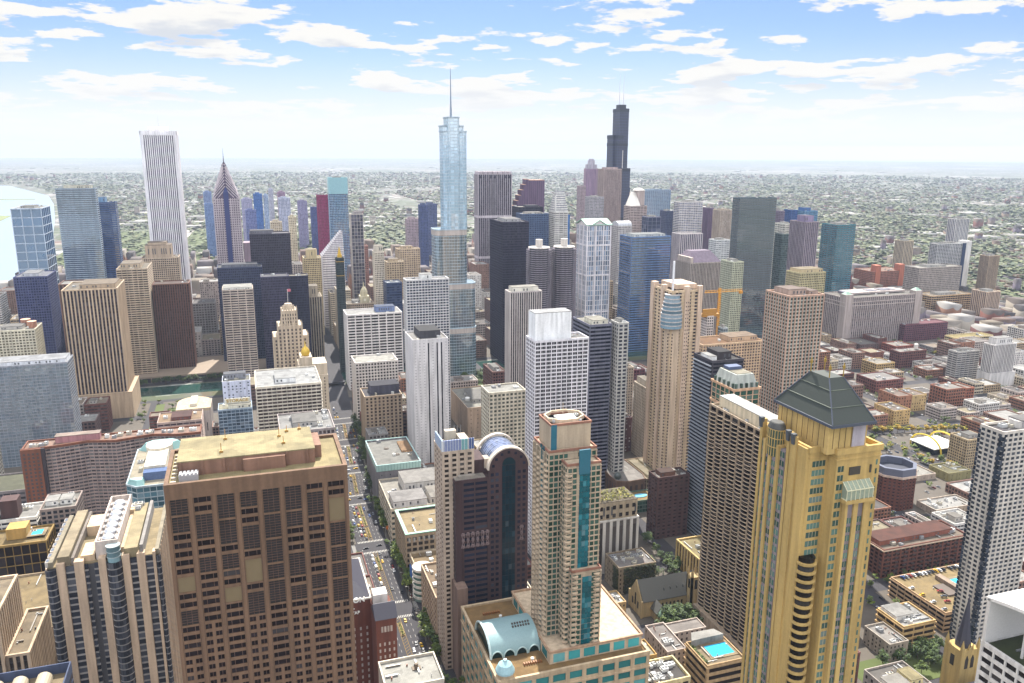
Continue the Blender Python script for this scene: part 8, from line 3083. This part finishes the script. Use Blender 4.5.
def put_car(c, x, y, z, rz, where, group):
    global ncar
    if ncar >= 292:
        more_cars.append((x, y, z, rz))
        return
    ncar += 1
    o = bpy.data.objects.new('car' if 'van' not in c[1] else 'van', c[0])
    o.location, o.rotation_euler = (x, y, z), (0, 0, rz)
    COL.objects.link(o)
    tag(o, c[1] + ' ' + where, 'car' if 'van' not in c[1] else 'van', group)


for lane, side, y0_, y1_, dens_ in ((-3.1, 0, 560, 715, .85), (-6.0, 0, 610, 715, .75), (-9.0, 0, 560, 715, .3), (3.2, math.pi, 440, 940, .06), (6.0, math.pi, 440, 940, .07), (9.2, math.pi, 450, 940, .3),
                                    (-3.1, 0, 730, 1000, .3), (-6.0, 0, 730, 1000, .35), (-9.0, 0, 720, 1000, .4)):
    y = y0_
    while y < y1_:
        if not any(abs(y - q) < 12 for q in YL) and rl.random() < dens_:
            c = TAXI if rl.random() < .05 else VAN if rl.random() < .07 else rl.choice(CARS)
            wh = 'queuing in the northbound lanes of the avenue' if lane > -8 and lane < 0 and y < 720 else 'driving in the northbound lanes of the avenue' if lane < 0 else 'driving in the southbound lanes of the avenue'
            if abs(lane) > 8:
                wh = 'parked at the kerb of the avenue'
            put_car(c, xc(y) + lane + rl.uniform(-.2, .2), y, .07, side, wh, 'cars on the avenue')
        y += rl.uniform(5.6, 6.8)
put_car(TAXI, xc(507) + 4.5, 506, .07, math.pi, 'alone just past the crosswalk on the avenue', 'cars on the avenue')
for y, xs in ((715, (84, 90, 101, 106, 111)), (620, (92, 103)), (790, (90, 99, 107))):
    for x in xs:
        put_car(TAXI if x == 90 else rl.choice(CARS), x, y + rl.uniform(-3, 3), .07, math.pi / 2, 'crossing the avenue at a junction', 'cars crossing the avenue')
for x0_, y0_, n, rz, dx, dy, z in ((447, 385, 4, 1.57, 0, 9.5, 14.5), (452, 427, 16, 0, 3.4, 0, 14.5), (470, 384, 5, 0, 5, 0, 14.5), (457, 392, 3, 1.2, 3, 6, 14.5)):
    for i in range(n):
        if rl.random() < .85:
            put_car(rl.choice(CARS), x0_ + dx * i, y0_ + dy * i, z, rz, 'parked on the roof of the tan parking deck', 'cars on the parking deck')
for i in range(60):
    x, y = rl.choice(((650 + (i % 12) * 3.2, 600), (745 + (i % 10) * 3.2, 622), (648 + (i % 8) * 3.2, 690), (745 + (i % 10) * 3.2, 690)))
    if rl.random() < .6:
        put_car(rl.choice(CARS), x, y + rl.uniform(-.4, .4), .21, 0, 'parked in the lot beside the restaurant with arches', 'cars in the restaurant lot')
for sx in (323, 430, 555, 680, 787, 919, 1043):
    y = 340.0
    while y < 1090:
        y += rl.uniform(6, 16)
        for o_ in (-5.6, 5.6, -2, 2):
            if rl.random() < (.5 if abs(o_) > 3 else .12) and not any(abs(y - q) < 10 for q in YL):
                p = proj(sx + o_, y, 0)
                if p and -10 < p[0] < 1034 and p[1] < 690:
                    put_car(rl.choice(CARS), sx + o_, y, .07, 0 if o_ < 0 else math.pi, 'on a street of the western grid', 'cars in the western streets')

for i in range(5200):                                   # parking lots between the low western blocks
    x, y = 450 + 2.9 * int(rl.random() * 290), 380 + 6.2 * int(rl.random() * 112)
    if int(y / 6.2) % 3 == 0 or math.sin(x / 47.0) + math.sin(y / 61.0 + x / 210.0) < .1:
        continue
    p_ = proj(x, y, 0)
    if p_ and 690 < p_[0] < 1034 and p_[1] < 600 and not overlaps(x - 2, x + 2, y - 3, y + 3, .5) and not any(abs(x - q) < 9 for q in (430, 555, 680, 787, 919, 1043, 1167)) and not any(abs(y - q) < 8 for q in YL):
        more_cars.append((x, y, .2, 0))
mc = MB()
for (x, y, z, rz) in more_cars:
    c_, s_ = math.cos(rz), math.sin(rz)
    def W_(a, b, q):
        return (x + a * c_ - b * s_, y + a * s_ + b * c_, z + q)
    mc.hexa([W_(-.9, -2.2, .25), W_(.9, -2.2, .25), W_(.9, 2.2, .25), W_(-.9, 2.2, .25), W_(-.85, -2.1, .85), W_(.85, -2.1, .85), W_(.85, 2.1, .85), W_(-.85, 2.1, .85)])
    mc.hexa([W_(-.8, -1.6, .85), W_(.8, -1.6, .85), W_(.8, 1.0, .85), W_(-.8, 1.0, .85), W_(-.6, -1.2, 1.4), W_(.6, -1.2, 1.4), W_(.6, .5, 1.4), W_(-.6, .5, 1.4)])
mc.build('further_cars', palette('car_paint', [('e4e4e4', .7), ('26272c', .7), ('9a9ca2', .7), ('4c4e54', .7), ('e8e8e6', .7), ('6c2a28', .7), ('2f4468', .7), ('b4b4b4', .7)], .35), kind='stuff')

# ------------------------------------------------------------------ people on the corner pavements
def person_mesh(shirt, legs, stride):
    me = bpy.data.meshes.new('person')
    P = [(0, 0, .95), (0, 0, 1.2), (0, 0, 1.42), (0, 0, 1.53), (0, .01, 1.66), (0, .01, 1.74),
         (-.1, 0, .9), (-.11, stride * .5, .5), (-.11, stride, .08), (-.11, stride + .14, .05),
         (.1, 0, .9), (.11, -stride * .4, .5), (.11, -stride, .1), (.11, -stride + .14, .06),
         (-.2, 0, 1.4), (-.25, -.06, 1.12), (-.24, .08 - stride * .3, .88), (.2, 0, 1.4), (.25, .04, 1.12), (.24, .1 + stride * .3, .88)]
    E = [(0, 1), (1, 2), (2, 3), (3, 4), (4, 5), (0, 6), (6, 7), (7, 8), (8, 9), (0, 10), (10, 11), (11, 12), (12, 13), (2, 14), (14, 15), (15, 16), (2, 17), (17, 18), (18, 19)]
    rr_ = [.15, .15, .16, .06, .105, .09, .09, .065, .045, .05, .09, .065, .045, .05, .065, .05, .04, .065, .05, .04]
    me.from_pydata(P, E, [])
    o = bpy.data.objects.new('person_tmp', me)
    COL.objects.link(o)
    sk = o.modifiers.new('skin', 'SKIN')
    o.modifiers.new('sub', 'SUBSURF').levels = 1
    for i, v in enumerate(me.skin_vertices[0].data):
        v.radius = (rr_[i], rr_[i])
        v.use_root = i == 0
    dg = bpy.context.evaluated_depsgraph_get()
    out = bpy.data.meshes.new_from_object(o.evaluated_get(dg))
    bpy.data.objects.remove(o)
    for m in (plain('b08468', .7), plain(shirt, .8), plain(legs, .8), plain('3a2a20', .8)):
        out.materials.append(m)
    for f in out.polygons:
        z = f.center.z
        f.material_index = 3 if z > 1.68 else 0 if z > 1.5 else 1 if z > .93 else 2
    out.name = 'person'
    return out


def try_people():
    try:
        PM = [(person_mesh('d8d4cc', '33384a', .22), 'white shirt and dark trousers'), (person_mesh('8c2f2c', '2a2a30', .18), 'red top and black trousers'), (person_mesh('2f3d5c', '6a5c48', .25), 'navy jacket and khaki trousers'),
              (person_mesh('2a2a2c', '3a4460', .2), 'black top and jeans')]
    except Exception as e:
        print('people failed', e)
        return
    for i in range(64):
        y = rl.choice((rl.uniform(500, 520), rl.uniform(480, 640), rl.uniform(530, 545)))
        side = rl.choice((1, 1, 1, -1))
        m, w = rl.choice(PM)
        o = bpy.data.objects.new('person', m)
        o.location = (xc(y) + side * (13.2 + rl.uniform(0, 2.6)), y, .2)
        o.rotation_euler = (0, 0, rl.choice((0, math.pi)) + rl.uniform(-.4, .4))
        COL.objects.link(o)
        tag(o, 'person in ' + w + ' walking on the avenue pavement', 'person', 'people on the avenue pavement')


try_people()
# street lamps and umbrellas
lamp = MB()
lamp.cyl(0, 0, 0, 8, .12, .08, n=6)
lamp.rod((0, 0, 7.8), (1.8, 0, 8.4), .07)
lamp.box(1.5, 2.3, -.18, .18, 8.3, 8.5)
lm = lamp.mesh('street_lamp', [plain('c9c6b8', .5)])
for j in range(3, 9):
    for k in range(4):
        for s in (-1, 1):
            y = YL[j] + 14 + k * 21
            o = bpy.data.objects.new('street_lamp', lm)
            o.location, o.rotation_euler = (xc(y) + s * 13, y, .2), (0, 0, 0 if s < 0 else math.pi)
            COL.objects.link(o)
            tag(o, 'pale street lamp arching over the kerb of the avenue', 'street lamp', 'street lamps of the avenue')
u = T0('flower_ball', 'big orange balloon shaped display on the west pavement of the avenue', 'street display', xc(640) + 16, 640)
b = MB()
b.lathe(0, 0, [(2.0 * math.cos(rad(a)), 5.4 + 2.4 * math.sin(rad(a))) for a in range(-80, 91, 17)], 14)
b.build('balloon', plain('d8701c', .5, 0, .9), u, smooth=True)
b = MB()
b.cyl(0, 0, 0, 3.2, .25, n=8)
b.build('stem', plain('4a4a40', .6), u)

# ------------------------------------------------------------------ the air: one even box of haze round camera and city
hz = MB()
hz.box(-36500, 36500, -36500, 36500, -1.5, 600)
m = bpy.data.materials.new('haze_air')
m.use_nodes = True
k = NT(m.node_tree)
pvn = k.n('ShaderNodeVolumePrincipled')
pvn.inputs['Color'].default_value = (0.57, 0.68, 0.86, 1)
pvn.inputs['Density'].default_value = HAZE
pvn.inputs['Anisotropy'].default_value = 0.0
o_ = k.n('ShaderNodeOutputMaterial')
k.link(pvn.outputs[0], o_.inputs['Volume'])
m.cycles.homogeneous_volume = True
hz.build('haze', m, kind='stuff')
